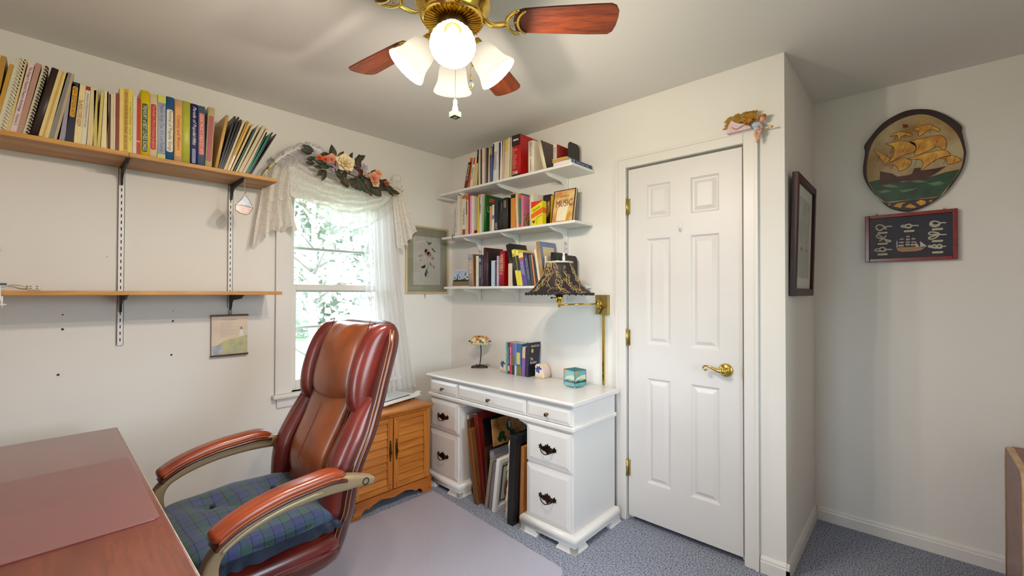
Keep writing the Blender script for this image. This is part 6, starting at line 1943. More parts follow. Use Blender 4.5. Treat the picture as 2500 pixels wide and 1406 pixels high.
KNOT = {
    'frame': [(-0.1775, 0.124), (0.1796, 0.1217), (0.1773, -0.1306), (-0.1789, -0.13)],
    'k1': [(-0.0676, 0.062), (-0.0871, 0.0639), (-0.1015, 0.0548), (-0.1178, 0.0445), (-0.1324, 0.0578), (-0.1286, 0.0742), (-0.114, 0.075), (-0.1014, 0.0666), (-0.0908, 0.0466)],
    'k2': [(-0.0909, 0.0159), (-0.1018, 0.0027), (-0.1181, 0.0017), (-0.1308, 0.0123), (-0.1289, 0.0217), (-0.1198, 0.0185), (-0.1054, 0.003), (-0.0911, -0.0077), (-0.0751, -0.0137), (-0.0751, -0.0184), (-0.0875, -0.0186), (-0.1018, -0.0021), (-0.12, -0.0137)],
    'k3': [(-0.0683, -0.0623), (-0.0914, -0.0608), (-0.0986, -0.0686), (-0.1148, -0.0652), (-0.1184, -0.053), (-0.1057, -0.048), (-0.0949, -0.057), (-0.1058, -0.0681), (-0.1239, -0.067), (-0.1367, -0.0638), (-0.1367, -0.0566), (-0.1238, -0.0539)],
    'k4': [(0.0369, 0.0559), (0.0101, 0.0575), (0.0067, 0.0487), (-0.0103, 0.0504), (-0.0119, 0.0644), (0.0051, 0.0649), (0.005, 0.0511), (-0.0171, 0.0522), (-0.0292, 0.0557), (-0.0274, 0.0625), (-0.0154, 0.0613)],
    'k5': [(0.1384, 0.0597), (0.1196, 0.0606), (0.11, 0.0472), (0.0924, 0.0445), (0.0796, 0.0571), (0.0861, 0.071), (0.1022, 0.0714), (0.1164, 0.0599), (0.0988, 0.0506), (0.086, 0.0586), (0.0893, 0.0672)],
    'k6': [(0.1388, 0.0001), (0.116, 0.0022), (0.1082, 0.0118), (0.0858, 0.0183), (0.0744, 0.0126), (0.0825, 0.004), (0.1018, 0.0057), (0.1113, -0.0018), (0.0952, -0.0161), (0.0791, -0.0181), (0.0751, -0.0099), (0.0856, -0.0052), (0.1081, 0.0007)],
    'k7': [(0.1369, -0.0592), (0.1236, -0.0594), (0.1204, -0.0669), (0.1077, -0.0649), (0.1062, -0.0526), (0.1189, -0.0491), (0.1172, -0.0623), (0.0949, -0.0652), (0.0869, -0.0557), (0.095, -0.0484), (0.1045, -0.0592), (0.0853, -0.0612), (0.074, -0.057), (0.0773, -0.0516), (0.0869, -0.0557)],
    'labels': [(-0.1065, 0.0315), (-0.1068, -0.0277), (-0.1071, -0.0851), (0.0002, 0.0314), (0.1067, 0.0308), (0.1066, -0.0293), (0.1066, -0.0871)],
    'hull': [(-0.0506, -0.0553), (-0.0384, -0.0526), (0.0263, -0.0537), (0.0528, -0.0589), (0.0692, -0.0533), (0.0461, -0.0732), (0.0278, -0.0777), (-0.0282, -0.0777), (-0.0438, -0.072)],
    'sails': [(-0.0373, -0.012, -0.02, -0.0065), (-0.04, -0.0304, -0.0201, -0.0238), (-0.0436, -0.0488, -0.0211, -0.0388), (-0.0114, -0.0014, 0.0031, 0.0054), (-0.0124, -0.0164, 0.0038, -0.0085), (-0.0133, -0.0301, 0.0037, -0.0234), (-0.0143, -0.0451, 0.0028, -0.0348), (0.0089, -0.0158, 0.024, -0.0079), (0.0079, -0.0318, 0.0264, -0.0252), (0.0053, -0.0465, 0.028, -0.0378)],
    'jib1': [(0.0247, -0.0285), (0.0396, -0.0546), (0.0229, -0.0557)],
    'jib2': [(0.0414, -0.0252), (0.0675, -0.0532), (0.0421, -0.0559)],
    'spanker': [(-0.0496, -0.0204), (-0.0452, -0.0161), (-0.0471, -0.0532), (-0.0506, -0.0506)],
    'masts': [(-0.0277, 0.0057), (-0.0289, -0.0533), (-0.0071, 0.0155), (-0.0066, -0.0537), (0.0141, 0.009), (0.0128, -0.055)],
    'eyes': [(-0.1305, 0.1293), (0.1329, 0.1288)],
}
ANGEL = {
    'robe': [(-0.0961, -0.0112), (-0.0945, 0.0043), (-0.0849, 0.0305), (-0.0716, 0.0476), (-0.0528, 0.0316), (-0.0102, 0.0126), (0.0148, -0.0093), (-0.0243, -0.0117), (-0.0674, -0.0119)],
    'torso': [(0.0107, 0.0118), (0.0191, 0.0188), (0.0355, 0.0183), (0.049, 0.0078), (0.0516, -0.0111), (0.0422, -0.0162), (0.019, -0.0103)],
    'skirt': [(0.0244, -0.0117), (0.0516, -0.0171), (0.057, -0.0306), (0.0488, -0.0422), (0.0367, -0.0362), (0.0285, -0.0235)],
    'legs': [(0.0326, -0.0306), (0.0312, -0.0455), (0.0366, -0.0621), (0.0378, -0.0852)],
    'legs2': [(0.0516, -0.0323), (0.0488, -0.0468), (0.0434, -0.0485), (0.0447, -0.0731)],
    'head': [(0.0598, 0.0247)],
    'arm': [(0.049, 0.0018), (0.057, -0.014), (0.0583, -0.0249)],
    'horn': [(0.0556, -0.0242), (0.0783, -0.024), (0.0928, -0.0217), (0.102, -0.0255)],
    'vine': [(-0.0688, 0.0105), (-0.05, -0.0013), (-0.0328, 0.0029), (-0.0158, 0.0094), (0.0093, 0.0014)],
    'wings': [(-0.0818, 0.0693), (-0.0498, 0.0684), (-0.01, 0.0668), (0.0247, 0.0571), (0.0424, 0.0446), (-0.0442, 0.0215), (-0.0643, 0.0503), (0.0038, 0.0136)],
    'lock': [(0.0177, 0.0268), (0.0314, 0.0308), (0.0518, 0.0359), (0.0692, 0.0312), (0.0011, 0.0267), (0.0094, 0.0183)],
}
# ---------------------------------------------------------------- swing-arm wall lamp
lamp = thing('wall_lamp', 'brass swing-arm wall lamp with black vine-patterned bell shade', 'lamp', (0, -1.451, 0))
LS = Vector((-0.300, 0.109, 0))                     # shade axis, local to the lamp
M_SHADE = pm('black_shade_cloth', (22, 18, 20), 0.6, var=0.5, vscale=14, col2=(34, 20, 30))
sp = [(0.0775, 1.497), (0.080, 1.470), (0.090, 1.440), (0.102, 1.410), (0.122, 1.380), (0.146, 1.350), (0.176, 1.325), (0.194, 1.313)]
ml = Matrix.Translation(LS)
prof = sp + [(r - 0.003, z) for r, z in sp[::-1]]
o = MB()
vs_, fs, sg = [], [], 48
for r, z in prof:
    for k in range(sg):
        a = 2 * PI * k / sg
        vs_.append((LS.x + r * math.cos(a), LS.y + r * math.sin(a), z))
for i in range(len(prof)):
    j = (i + 1) % len(prof)
    for k in range(sg):
        fs.append((i * sg + k, i * sg + (k + 1) % sg, j * sg + (k + 1) % sg, j * sg + k))
o.add(vs_, fs, True)
shade = o.build('lamp_shade', M_SHADE, lamp)
o = MB()
for k in range(96):
    a = 2 * PI * k / 96
    o.ball((LS.x + 0.195 * math.cos(a), LS.y + 0.195 * math.sin(a), 1.314 + 0.003 * math.sin(k * 2.1)), 0.0062, 6)
o.build('beaded_trim', M_BLACK, shade)['kind'] = 'stuff'
o = MB().lathe([(0.078, 1.490), (0.0795, 1.490), (0.0795, 1.500), (0.078, 1.500)], 40, ml, closed=True).build('top_band', cm((196, 188, 176)), shade)


def shade_pt(th, t, off=0.0012):
    f = t * (len(sp) - 1)
    i = min(int(f), len(sp) - 2)
    r = lerp(sp[i][0], sp[i + 1][0], f - i) + off
    return (LS.x + r * math.cos(th), LS.y + r * math.sin(th), lerp(sp[i][1], sp[i + 1][1], f - i))


rv = random.Random(11)
vine, tipg, tipr = MB(), MB(), MB()
for k in range(46):
    th, t = 2 * PI * k / 46 + rv.uniform(-0.05, 0.05), rv.choice((0.98, 0.85, 0.62, 0.42))
    dr_, pts = rv.choice((-1, 1)), []
    ph = rv.uniform(0, 6)
    for q in range(14):
        pts.append(shade_pt(th, max(0.03, min(0.99, t))))
        t -= rv.uniform(0.02, 0.055)
        th += dr_ * 0.05 * math.sin(q * 0.7 + ph) + 0.02 * dr_
    vine.tube(pts, [0.0014] * 10 + [0.0012, 0.001, 0.0009, 0.0007], 5)
    for b in (2, 5, 8, 11):
        th2, t2 = th + rv.uniform(-0.05, 0.05), 0
        base = pts[b]
        th0 = math.atan2(base[1] - LS.y, base[0] - LS.x)
        f0 = None
        zz = base[2]
        t0 = min(range(101), key=lambda u: abs(shade_pt(0, u / 100)[2] - zz)) / 100
        sd_ = rv.choice((-1, 1))
        cur = []
        for q in range(7):
            a = q * 0.62
            cur.append(shade_pt(th0 + sd_ * (0.03 * q - 0.010 * q * max(0, q - 4)) * 1.2, max(0.02, min(0.98, t0 - 0.035 * math.sin(a) * 1.2))))
        vine.tube(cur, [0.0012, 0.0012, 0.0011, 0.0010, 0.0010, 0.0009, 0.0008], 5)
        (tipg if rv.random() < 0.6 else tipr).ball(cur[-1], 0.0042, 6)
vine.build('vine_embroidery', pm('gold_thread', (186, 160, 104), 0.5, var=0.4, vscale=30), shade)['kind'] = 'stuff'
tipg.build('pale_buds', pm('green_thread', (150, 146, 104), 0.6, var=0.3), shade)['kind'] = 'stuff'
tipr.build('red_buds', pm('red_thread', (116, 44, 44), 0.6, var=0.3), shade)['kind'] = 'stuff'
MB().lathe([(0.004, 1.235), (0.009, 1.240), (0.009, 1.262), (0.021, 1.266), (0.021, 1.310), (0.012, 1.318), (0.012, 1.33)], 24, ml).build('socket', M_BRASS, lamp)
MB().tube([LS + Vector((-0.02, 0.005, 1.292)), LS + Vector((-0.046, 0.016, 1.292))], 0.0022, 8).lathe([(0.0035, 0), (0.0055, 0.004), (0.0055, 0.009), (0, 0.010)], 10, Matrix.Translation(LS + Vector((-0.046, 0.016, 1.292))) @ Matrix.Rotation(R(-90), 4, 'Y')).build('switch_key', M_BLACK, lamp)
J = Vector((-0.105, -0.024, 0))
MB().tube([LS + Vector((0, 0, 1.250)), J + Vector((0, 0, 1.256))], 0.0048, 10).build('swing_arm', M_BRASS, lamp)
MB().tube([J + Vector((0, 0, 1.236)), J + Vector((0, 0, 1.275))], 0.008, 12).build('arm_joint', M_BRASS, lamp)
MB().tube([J + Vector((0, 0, 1.248)), Vector((-0.03, 0.0, 1.248))], 0.0048, 10).build('swing_arm', M_BRASS, lamp)
MB().box(-0.020, 0.0, -0.046, 0.046, 1.188, 1.308).build('wall_plate', pm('satin_gold', (176, 156, 92), 0.35, 0.9, var=0.12, vscale=10), lamp, bevel=0.003)
MB().tube([(-0.03, 0, 1.225), (-0.03, 0, 1.272)], 0.0065, 10).box(-0.03, -0.02, -0.006, 0.006, 1.235, 1.262).build('pivot', M_BRASS, lamp)
ky = MB()
ky.tube(smooth_path([(-0.024, 0.012, 1.29), (-0.026, 0.004, 1.265), (-0.026, -0.004, 1.24), (-0.024, 0.003, 1.215), (-0.024, 0.014, 1.195)], 4), 0.003, 6)
ky.tube([(-0.03, -0.03, 1.236), (-0.03, 0.02, 1.222)], 0.0025, 6).ball((-0.034, -0.004, 1.243), 0.006, 8)
ky.build('dangling_keys', M_OLDBRASS, lamp)
cc = MB().box(-0.012, 0.0, -0.0065, 0.0065, 0.7605, 1.188).build('cord_cover', M_BRASS)
cc.location = (0, -1.457, 0)
tag(cc, 'brass cord cover strip running from the wall lamp to the white desk', 'cord cover')

# ---------------------------------------------------------------- things on the white desk
t = thing('banker_lamp', 'miniature banker lamp with colourful mosaic shade on the white desk', 'lamp', (-0.10, -0.455, 0.7605), (0, 0, R(-47)))
bp = [(-0.062, -0.022), (-0.05, -0.030), (-0.02, -0.026), (0.0, -0.034), (0.03, -0.028), (0.055, -0.03), (0.062, -0.012), (0.05, 0.0), (0.056, 0.016), (0.03, 0.026), (0.0, 0.022), (-0.03, 0.028), (-0.05, 0.016)]
M_IRON = pm('dark_iron', (62, 52, 52), 0.5, 0.6, var=0.2, vscale=40)
MB().prism(smooth2(bp, 4, True), 0, 0.014, 'z').build('base', M_IRON, t, bevel=0.004)
for k in range(4):
    a = R(45 + 90 * k)
    MB().prism(leafpoly(0.022 * math.cos(a), 0.012 * math.sin(a), 0.05, 0.026, a), 0.014, 0.019, 'z').build('base_leaf', M_IRON, t, bevel=0.002)
MB().tube(smooth_path([(0, 0, 0.015), (0.006, 0, 0.06), (0.010, 0, 0.12), (0.006, 0, 0.18), (0.004, 0, 0.205)], 5), 0.0042, 10).build('stem', M_IRON, t)
sh_ = MB()
def bshade(i, j):
    x = lerp(-0.066, 0.066, i)
    e = 1 - 0.28 * abs(2 * i - 1) ** 4
    a = R(lerp(-8, 188, j))
    return (x, 0.036 * math.cos(a) * e, 0.178 + 0.056 * max(-0.15, math.sin(a)) * e)
sh_.grid(bshade, 16, 16)
o = sh_.build('mosaic_shade', pm('mosaic_glass', (206, 196, 150), 0.3, var=0.1), t)
md = o.modifiers.new('thick', 'SOLIDIFY')
md.thickness = 0.003
rm = random.Random(8)
for k in range(64):
    i, j = rm.uniform(0.08, 0.92), rm.uniform(0.10, 0.90)
    c = Vector(bshade(i, j))
    cx, cy = Vector(bshade(min(1, i + 0.02), j)) - c, Vector(bshade(i, j + 0.02)) - c
    cx.normalize()
    cy.normalize()
    nz = cx.cross(cy)
    if nz.y * (c.y) + nz.z * (c.z - 0.178) < 0:
        nz = -nz
    r = rm.uniform(0.008, 0.014)
    Mx = Matrix(((cx.x, cy.x, nz.x, c.x), (cx.y, cy.y, nz.y, c.y), (cx.z, cy.z, nz.z, c.z), (0, 0, 0, 1)))
    MB().prism([(r * rm.uniform(0.7, 1) * math.cos(2 * PI * q / 7), r * rm.uniform(0.7, 1) * math.sin(2 * PI * q / 7)) for q in range(7)], 0.0005, 0.0022, 'z', M=Mx).build('glass_piece', cm(((176, 62, 44), (206, 160, 60), (92, 130, 100), (206, 110, 60), (70, 60, 50), (216, 206, 170))[k % 6], 0.25), o)
for s in (-1, 1):
    MB().tube([(s * 0.062, 0, 0.196), (s * 0.074, 0, 0.196)], 0.004, 8).ball((s * 0.078, 0, 0.196), (0.006, 0.007, 0.007), 10).build('finial', M_IRON, t)
MB().tube(smooth_path([(0.04, 0.012, 0.016), (0.055, 0.016, 0.024), (0.066, 0.02, 0.012), (0.075, 0.03, 0.004)], 5), 0.0018, 6).build('cord', M_BLACK, t)


def ceramic_end(lab, loc, rz, mir):
    t = thing('ceramic_bookend', lab, 'bookend', loc, (0, 0, rz), 'painted ceramic bookends')
    pr = [(0, 0), (0, 0.080), (0.008, 0.090), (0.022, 0.094), (0.040, 0.086), (0.054, 0.068), (0.064, 0.046), (0.068, 0.024), (0.066, 0.0)]
    if mir:
        pr = [(-a, b) for a, b in pr]
    MB().prism(pr, -0.09, 0, 'y', M=Matrix.Translation((0, 0.09, 0))).build('block', pm('cream_glaze', (226, 210, 160), 0.35, col2=(222, 196, 196), vscale=22), t, bevel=0.006)
    sx = -1 if mir else 1
    for k in range(6):
        a = R(20 + 50 * k)
        MB().prism(leafpoly(sx * 0.03 + 0.014 * math.cos(a), 0.058 + 0.014 * math.sin(a), 0.026, 0.013, a), -0.0012, 0.0, 'y').build('painted_petal', cm((54, 72, 140), 0.35), t)
    for k in range(7):
        MB().box(sx * (0.008 + k * 0.008) - 0.0006, sx * (0.008 + k * 0.008) + 0.0006, -0.001, 0, 0.004, 0.012 + 0.006 * (k % 3)).build('painted_grass', cm((70, 90, 74), 0.4), t)
    return t


ceramic_end('painted ceramic bookend right of the black novel on the white desk', (-0.125, -1.012, 0.7605), R(-84), False)
ceramic_end('painted ceramic bookend with blue flower left of the mint paperback', (-0.128, -0.752, 0.7605), R(-92), True)

t = thing('candle_cube', 'stained glass candle cube with sunset scene on the white desk', 'candle holder', (-0.158, -1.352, 0.7605), (0, 0, R(-12)))
a = 0.046
def glass_tint(name, col):
    m = pm(name, col, 0.08, coat=0.5, var=0.15, vscale=18)
    b = m.node_tree.nodes['Principled BSDF']
    b.inputs['Transmission Weight'].default_value = 0.35
    return m
scenes = ((120, 190, 190), (96, 176, 180), (110, 186, 186), (130, 190, 186))
for k in range(4):
    Mx = Matrix.Rotation(R(90 * k), 4, 'Z')
    pnl = MB().box(-a, a, -a, -a + 0.0025, 0.010, 0.102, M=Mx).build('glass_panel', glass_tint('aqua_glass', (110, 190, 190)), t)
    MB().prism([(-a + 0.002, 0.034), (-a * 0.4, 0.042), (a * 0.2, 0.037), (a - 0.002, 0.044), (a - 0.002, 0.030), (-a + 0.002, 0.028)], -a - 0.0006, -a, 'y', M=Mx).build('dark_hills', cm((24, 56, 36), 0.2), pnl)
    MB().prism([(-a + 0.002, 0.044), (0, 0.050), (a - 0.002, 0.046), (a - 0.002, 0.074), (0.01, 0.072), (-a * 0.5, 0.062)], -a - 0.0005, -a, 'y', M=Mx).build('cream_cloud', cm((196, 198, 170), 0.2), pnl)
    MB().prism([(-a + 0.002, 0.078), (-a + 0.016, 0.080), (-a + 0.020, 0.09), (-a + 0.014, 0.100), (-a + 0.002, 0.100)], -a - 0.0007, -a, 'y', M=Mx).build('orange_sun', cm((214, 126, 40), 0.2), pnl)
    MB().box(-a - 0.001, -a + 0.001, -a - 0.001, -a + 0.001, 0.010, 0.102, M=Mx).build('lead_edge', cm((60, 70, 70), 0.3), t)
    MB().box(-a, a, -a - 0.0008, -a + 0.003, 0.100, 0.103, M=Mx).build('lead_edge', cm((60, 70, 70), 0.3), t)
    MB().ball((a * 0.9 * (1 if k in (0, 1) else -1), a * 0.9 * (1 if k in (0, 3) else -1), 0.004), 0.004, 8).build('foot', cm((196, 206, 206), 0.2), t)
MB().box(-a, a, -a, a, 0.008, 0.011).build('base_glass', glass_tint('aqua_glass', (0, 0, 0)), t)
# ---------------------------------------------------------------- window dressing
M_LACE = sheer_mat('cream_lace', (250, 246, 240), 0.80, 0.22, 150.0)
M_LACE2 = sheer_mat('fine_lace_edge', (240, 236, 226), 0.34, 0.26, 120.0)
M_SWAG = sheer_mat('swag_lace', (250, 248, 243), 0.72, 0.24, 130.0)
M_SHEER = sheer_mat('white_voile', (250, 249, 249), 0.66)


def poly1(pts, t):
    """interpolate (x, z) along pts, t in [0, 1]"""
    f = t * (len(pts) - 1)
    i = min(int(f), len(pts) - 2)
    q = f - i
    p0, p1, p2, p3 = [pts[max(0, min(len(pts) - 1, i + d))] for d in (-1, 0, 1, 2)]
    return tuple(0.5 * ((2 * p1[c]) + (p2[c] - p0[c]) * q + (2 * p0[c] - 5 * p1[c] + 4 * p2[c] - p3[c]) * q * q + (3 * p1[c] - p0[c] - 3 * p2[c] + p3[c]) * q ** 3) for c in (0, 1))


cur = thing('lace_valance', 'cream lace valance swagged over the window with gathered side tails', 'curtain', (0, 0, 0))
MB().tube([(-1.42, -0.075, 2.105), (-0.53, -0.075, 2.105)], 0.008, 10).box(-1.42, -1.40, -0.075, 0, 2.095, 2.115).box(-0.55, -0.53, -0.075, 0, 2.095, 2.115).build('curtain_rod', M_WHITE, cur)
# left tail
Ll = [(-1.385, 2.135), (-1.448, 2.03), (-1.484, 1.822), (-1.524, 1.563)]
Lr = [(-1.262, 2.145), (-1.300, 2.02), (-1.308, 1.875), (-1.268, 1.664)]
def ltail(i, j):
    a, b = poly1(Ll, j), poly1(Lr, j)
    hem = 0.06 * math.sin(PI * i) * j ** 3 + (0.012 * math.sin(i * 34) if j > 0.99 else 0) + 0.03 * i * j ** 4
    y = -0.095 + (0.012 + 0.022 * j) * math.sin(i * 2 * PI * 3.2 + 0.9 * math.sin(j * 3)) + 0.006 * math.sin(i * 2 * PI * 7 + 1 + 2 * j) * j
    if j > 0.68:
        y += 0.012 * math.sin(i * 2 * PI * 10 + 4 * j) * (j - 0.68) / 0.32
    return (lerp(a[0], b[0], i), y, lerp(a[1], b[1], i) + hem)
MB().grid(ltail, 90, 40).build('side_tail', M_LACE, cur, fix=False)
MB().grid(lambda i, j: (lambda p: (p[0], p[1] - 0.006 - 0.012 * j * abs(math.sin(i * 60)), p[2] + 0.012 - 0.024 * j))(ltail(0.28 + 0.72 * i, 0.66)), 110, 3).build('gathered_ruffle', M_LACE, cur, fix=False)
# swag across the top
St = [(-1.345, 2.150), (-1.207, 2.085), (-1.02, 2.050), (-0.768, 2.050), (-0.600, 2.150)]
Sb = [(-1.320, 1.900), (-1.150, 1.862), (-0.945, 1.838), (-0.700, 1.945), (-0.590, 2.120)]
def swag(i, j):
    a, b = poly1(St, i), poly1(Sb, i)
    fold = math.sin(j * PI * 5 + 0.8 * math.sin(i * 3.1)) * 0.017 * (0.35 + math.sin(PI * i))
    return (lerp(a[0], b[0], j), -0.100 - 0.035 * math.sin(PI * i) * j + fold, lerp(a[1], b[1], j) + 0.004 * math.sin(i * 40 + j * 9))
MB().grid(swag, 70, 44).build('swag', M_SWAG, cur, fix=False)
Eb = [(-1.300, 1.880), (-1.122, 1.778), (-0.895, 1.742), (-0.700, 1.850), (-0.585, 1.985)]
def edge(i, j):
    a, b = poly1(Sb, i), poly1(Eb, i)
    return (lerp(a[0], b[0], j), -0.085 + 0.008 * math.sin(i * 44) * j, lerp(a[1] + 0.03, b[1], j) + 0.008 * abs(math.sin(i * 26)) * (j > 0.98))
MB().grid(edge, 80, 12).build('lace_edging', M_LACE2, cur, fix=False)
hemp = [Vector(edge(i / 60, 1.0)) for i in range(61)]
MB().tube(hemp, 0.0014, 5).build('corded_hem', pm('lace_cord', (206, 204, 196), 0.8, var=0.1), cur)
Rl = [(-0.625, 2.150), (-0.618, 1.990), (-0.596, 1.80), (-0.573, 1.635)]
Rr = [(-0.565, 2.150), (-0.515, 1.985), (-0.462, 1.86), (-0.428, 1.768)]
def rtail(i, j):
    a, b = poly1(Rl, j), poly1(Rr, j)
    y = -0.095 + (0.010 + 0.018 * j) * math.sin(i * 2 * PI * 4) + 0.008 * math.sin(i * 2 * PI * 9 + 1) * j
    return (lerp(a[0], b[0], i), y, lerp(a[1], b[1], i) - (0.03 * (1 - abs(2 * i - 0.8)) if j > 0 else 0) * j ** 3 + 0.014 * math.sin(i * 22) * j ** 6)
MB().grid(rtail, 70, 36).build('side_tail', M_LACE, cur, fix=False)
for hx, hz in ((-0.585, 2.150), (-1.325, 2.150)):
    MB().lathe([(0.012, 0), (0.030, 0.012), (0.034, 0.03), (0.026, 0.05), (0.010, 0.058), (0, 0.058)], 16, Matrix.Translation((hx, -0.085, hz - 0.03))).build('gather_knot', M_LACE, cur)

shc = thing('sheer_curtain', 'white sheer curtain panel gathered at the right of the window', 'curtain', (0, 0, 0))
Hl = [(-0.812, 2.10), (-0.818, 1.878), (-0.800, 1.442), (-0.784, 1.092), (-0.745, 0.605)]
Hr = [(-0.585, 2.10), (-0.560, 1.911), (-0.520, 1.45), (-0.470, 1.13), (-0.392, 0.605)]
def sheer(i, j):
    a, b = poly1(Hl, j), poly1(Hr, j)
    return (lerp(a[0], b[0], i) + 0.004 * math.sin(i * 50), -0.050 + 0.018 * math.sin(i * 2 * PI * 8 + 0.8 * math.sin(j * 4)) + 0.006 * math.sin(i * 2 * PI * 19), lerp(a[1], b[1], i))
MB().grid(sheer, 110, 36).build('voile', M_SHEER, shc, fix=False)

# ---------------------------------------------------------------- silk flower garland on the valance
gar = thing('flower_garland', 'silk flower garland of roses, berries and dark leaves over the window', 'garland', (-0.945, -0.185, 2.098))
M_GLEAF = pm('silk_leaf', (48, 54, 34), 0.6, var=0.4, vscale=30)
M_GLEAF2 = pm('silk_leaf_bronze', (70, 50, 30), 0.6, var=0.4, vscale=30)


def gleaf(mb, L, W):
    n = 6
    top, bot = [], []
    for k in range(n + 1):
        t = k / n
        w_ = W * math.sin(PI * min(1, t * 0.96 + 0.02)) ** 0.8 * (1.15 - 0.5 * t)
        z = 0.10 * L * math.sin(PI * t)
        top.append((t * L, w_ / 2, -z * 0.4))
        bot.append((t * L, -w_ / 2, -z * 0.4))
    mid = [(k / n * L, 0, 0.10 * L * math.sin(PI * k / n)) for k in range(n + 1)]
    V = top + mid + bot
    m = n + 1
    mb.add(V, [(k, k + 1, m + k + 1, m + k) for k in range(n)] + [(m + k, m + k + 1, 2 * m + k + 1, 2 * m + k) for k in range(n)], True)


l0 = MB()
gleaf(l0, 0.075, 0.042)
rg = random.Random(21)
leafspec = [(-0.275, 0.06, 160, 1.0), (-0.24, 0.045, 20, .9), (-0.155, 0.045, 100, 1.25), (-0.12, 0.05, 60, 1.1), (-0.05, 0.06, 70, 1.0), (-0.01, 0.08, 35, 1.1), (0.01, 0.05, 85, 1.1), (-0.27, 0.02, 200, .8), (-0.22, -0.02, 190, .8),
            (-0.19, -0.03, 215, 1.0), (-0.14, -0.035, 330, 1.1), (-0.10, -0.05, 310, 1.1), (-0.05, -0.055, 320, 1.2), (0.0, -0.05, 290, 1.0), (0.03, -0.05, 310, 1.2), (0.07, -0.055, 300, 1.2), (0.10, -0.06, 320, 1.3),
            (0.13, -0.04, 335, 1.1), (0.17, -0.03, 40, .9), (0.20, -0.04, 350, 1.0), (0.23, -0.05, 330, 1.0), (0.26, -0.05, 345, .9), (0.055, -0.02, 20, 1.0), (0.10, 0.0, 60, .9), (0.16, 0.0, 120, .9), (-0.20, 0.0, 175, 1.0),
            (0.04, 0.01, 140, .9), (-0.08, -0.02, 250, 1.1), (0.0, -0.02, 330, 1.1), (0.08, -0.03, 280, 1.0), (0.14, -0.05, 300, 1.1)]
first = None
leafspec += [(x + rg.uniform(-0.02, 0.02), z * 0.7 + rg.uniform(-0.025, 0.012), a + rg.uniform(-50, 50), s * 0.95) for x, z, a, s in leafspec]
for k, (x, z, a, s) in enumerate(leafspec):
    Mx = Matrix.Translation((x, rg.uniform(-0.01, 0.02), z - 0.10 * x * 0.6)) @ Matrix.Rotation(R(90), 4, 'X') @ Matrix.Rotation(R(a), 4, 'Z') @ Matrix.Rotation(R(rg.uniform(-35, 35)), 4, 'X') @ Matrix.Scale(s * 0.95, 4)
    if first is None:
        first = l0.build('leaf', M_GLEAF, gar, fix=False)
        first.matrix_basis = Mx
        lb = l0.build('leaf', M_GLEAF2, gar, fix=False)
        lb.matrix_basis = Matrix.Translation((0.03, 0, -0.07)) @ Matrix.Rotation(R(90), 4, 'X') @ Matrix.Rotation(R(200), 4, 'Z')
    else:
        share(first if k % 3 else lb, gar, Mx)


def rose(x, y, z, r, col, col2, rings=((5, 1.0, 56), (5, 0.84, 42), (5, 0.66, 30), (4, 0.46, 18), (3, 0.30, 8))):
    t = MB()
    t.ball((0, 0, r * 0.22), (r * 0.22, r * 0.22, r * 0.30), 10)
    M0 = Matrix.Translation((x, y, z)) @ Matrix.Rotation(R(80), 4, 'X') @ Matrix.Rotation(R(-12), 4, 'Y')
    o = t.build('rose_heart', pm('petal_%d_%d_%d' % col2, col2, 0.6, var=0.2, vscale=60), gar)
    o.matrix_basis = M0
    for q, (n, rr, tilt) in enumerate(rings):
        for k in range(n):
            p = MB()
            def pet(i, j, rr=rr, tilt=tilt, r=r):
                u = (2 * i - 1)
                w_ = r * rr * 0.62 * math.sin(PI * (0.12 + 0.80 * j)) ** 0.7
                L = r * rr * j
                th = R(90 - tilt) * (1 - 0.35 * j)
                return (u * w_, L * math.cos(th) + 0.06 * r - 0.12 * r * u * u, L * math.sin(th) * 0.9 + 0.10 * r * u * u + r * 0.05 * q)
            p.grid(pet, 5, 5)
            po = p.build('petal', pm('petal_%d_%d_%d' % col, col, 0.6, var=0.12, vscale=40), o, fix=False)
            po.matrix_basis = Matrix.Rotation(2 * PI * k / n + q * 0.6, 4, 'Z')


rose(-0.10, -0.035, 0.030, 0.062, (236, 220, 180), (222, 170, 96))
rose(-0.175, -0.02, 0.045, 0.036, (222, 160, 130), (206, 110, 84), ((5, 1.0, 54), (4, 0.75, 36), (3, 0.5, 18)))
rose(0.105, -0.03, -0.020, 0.042, (222, 150, 116), (206, 96, 66), ((5, 1.0, 54), (4, 0.75, 36), (3, 0.5, 18)))
rose(0.135, -0.03, 0.015, 0.028, (222, 150, 120), (206, 120, 60), ((5, 1.0, 54), (4, 0.75, 36), (3, 0.5, 18)))
rose(-0.215, -0.02, 0.035, 0.024, (214, 100, 76), (150, 40, 30), ((5, 1.0, 52), (4, 0.6, 22)))
rose(-0.25, -0.02, 0.038, 0.020, (214, 96, 40), (160, 50, 20), ((5, 1.0, 52), (4, 0.6, 22)))
rose(0.115, -0.03, -0.055, 0.030, (226, 196, 166), (214, 160, 120), ((5, 1.0, 54), (4, 0.75, 36), (3, 0.5, 18)))
rose(0.205, -0.02, -0.035, 0.022, (170, 84, 44), (110, 50, 24), ((5, 1.0, 52), (4, 0.6, 22)))
b0 = None
for k in range(16):
    x = rg.choice((-0.08, -0.03, 0.0, 0.03, 0.07, -0.15)) + rg.uniform(-0.015, 0.015)
    z = 0.0 - 0.06 * x + rg.uniform(-0.035, 0.06 if x < 0 else 0.02)
    Mx = Matrix.Translation((x, -0.03 + rg.uniform(-0.01, 0.01), z))
    if b0 is None:
        b0 = MB().ball((0, 0, 0), 0.007, 8).build('berry', pm('red_berry', (140, 20, 26), 0.25, var=0.2), gar)
        b0.matrix_basis = Mx
    else:
        share(b0, gar, Mx)
f0 = None
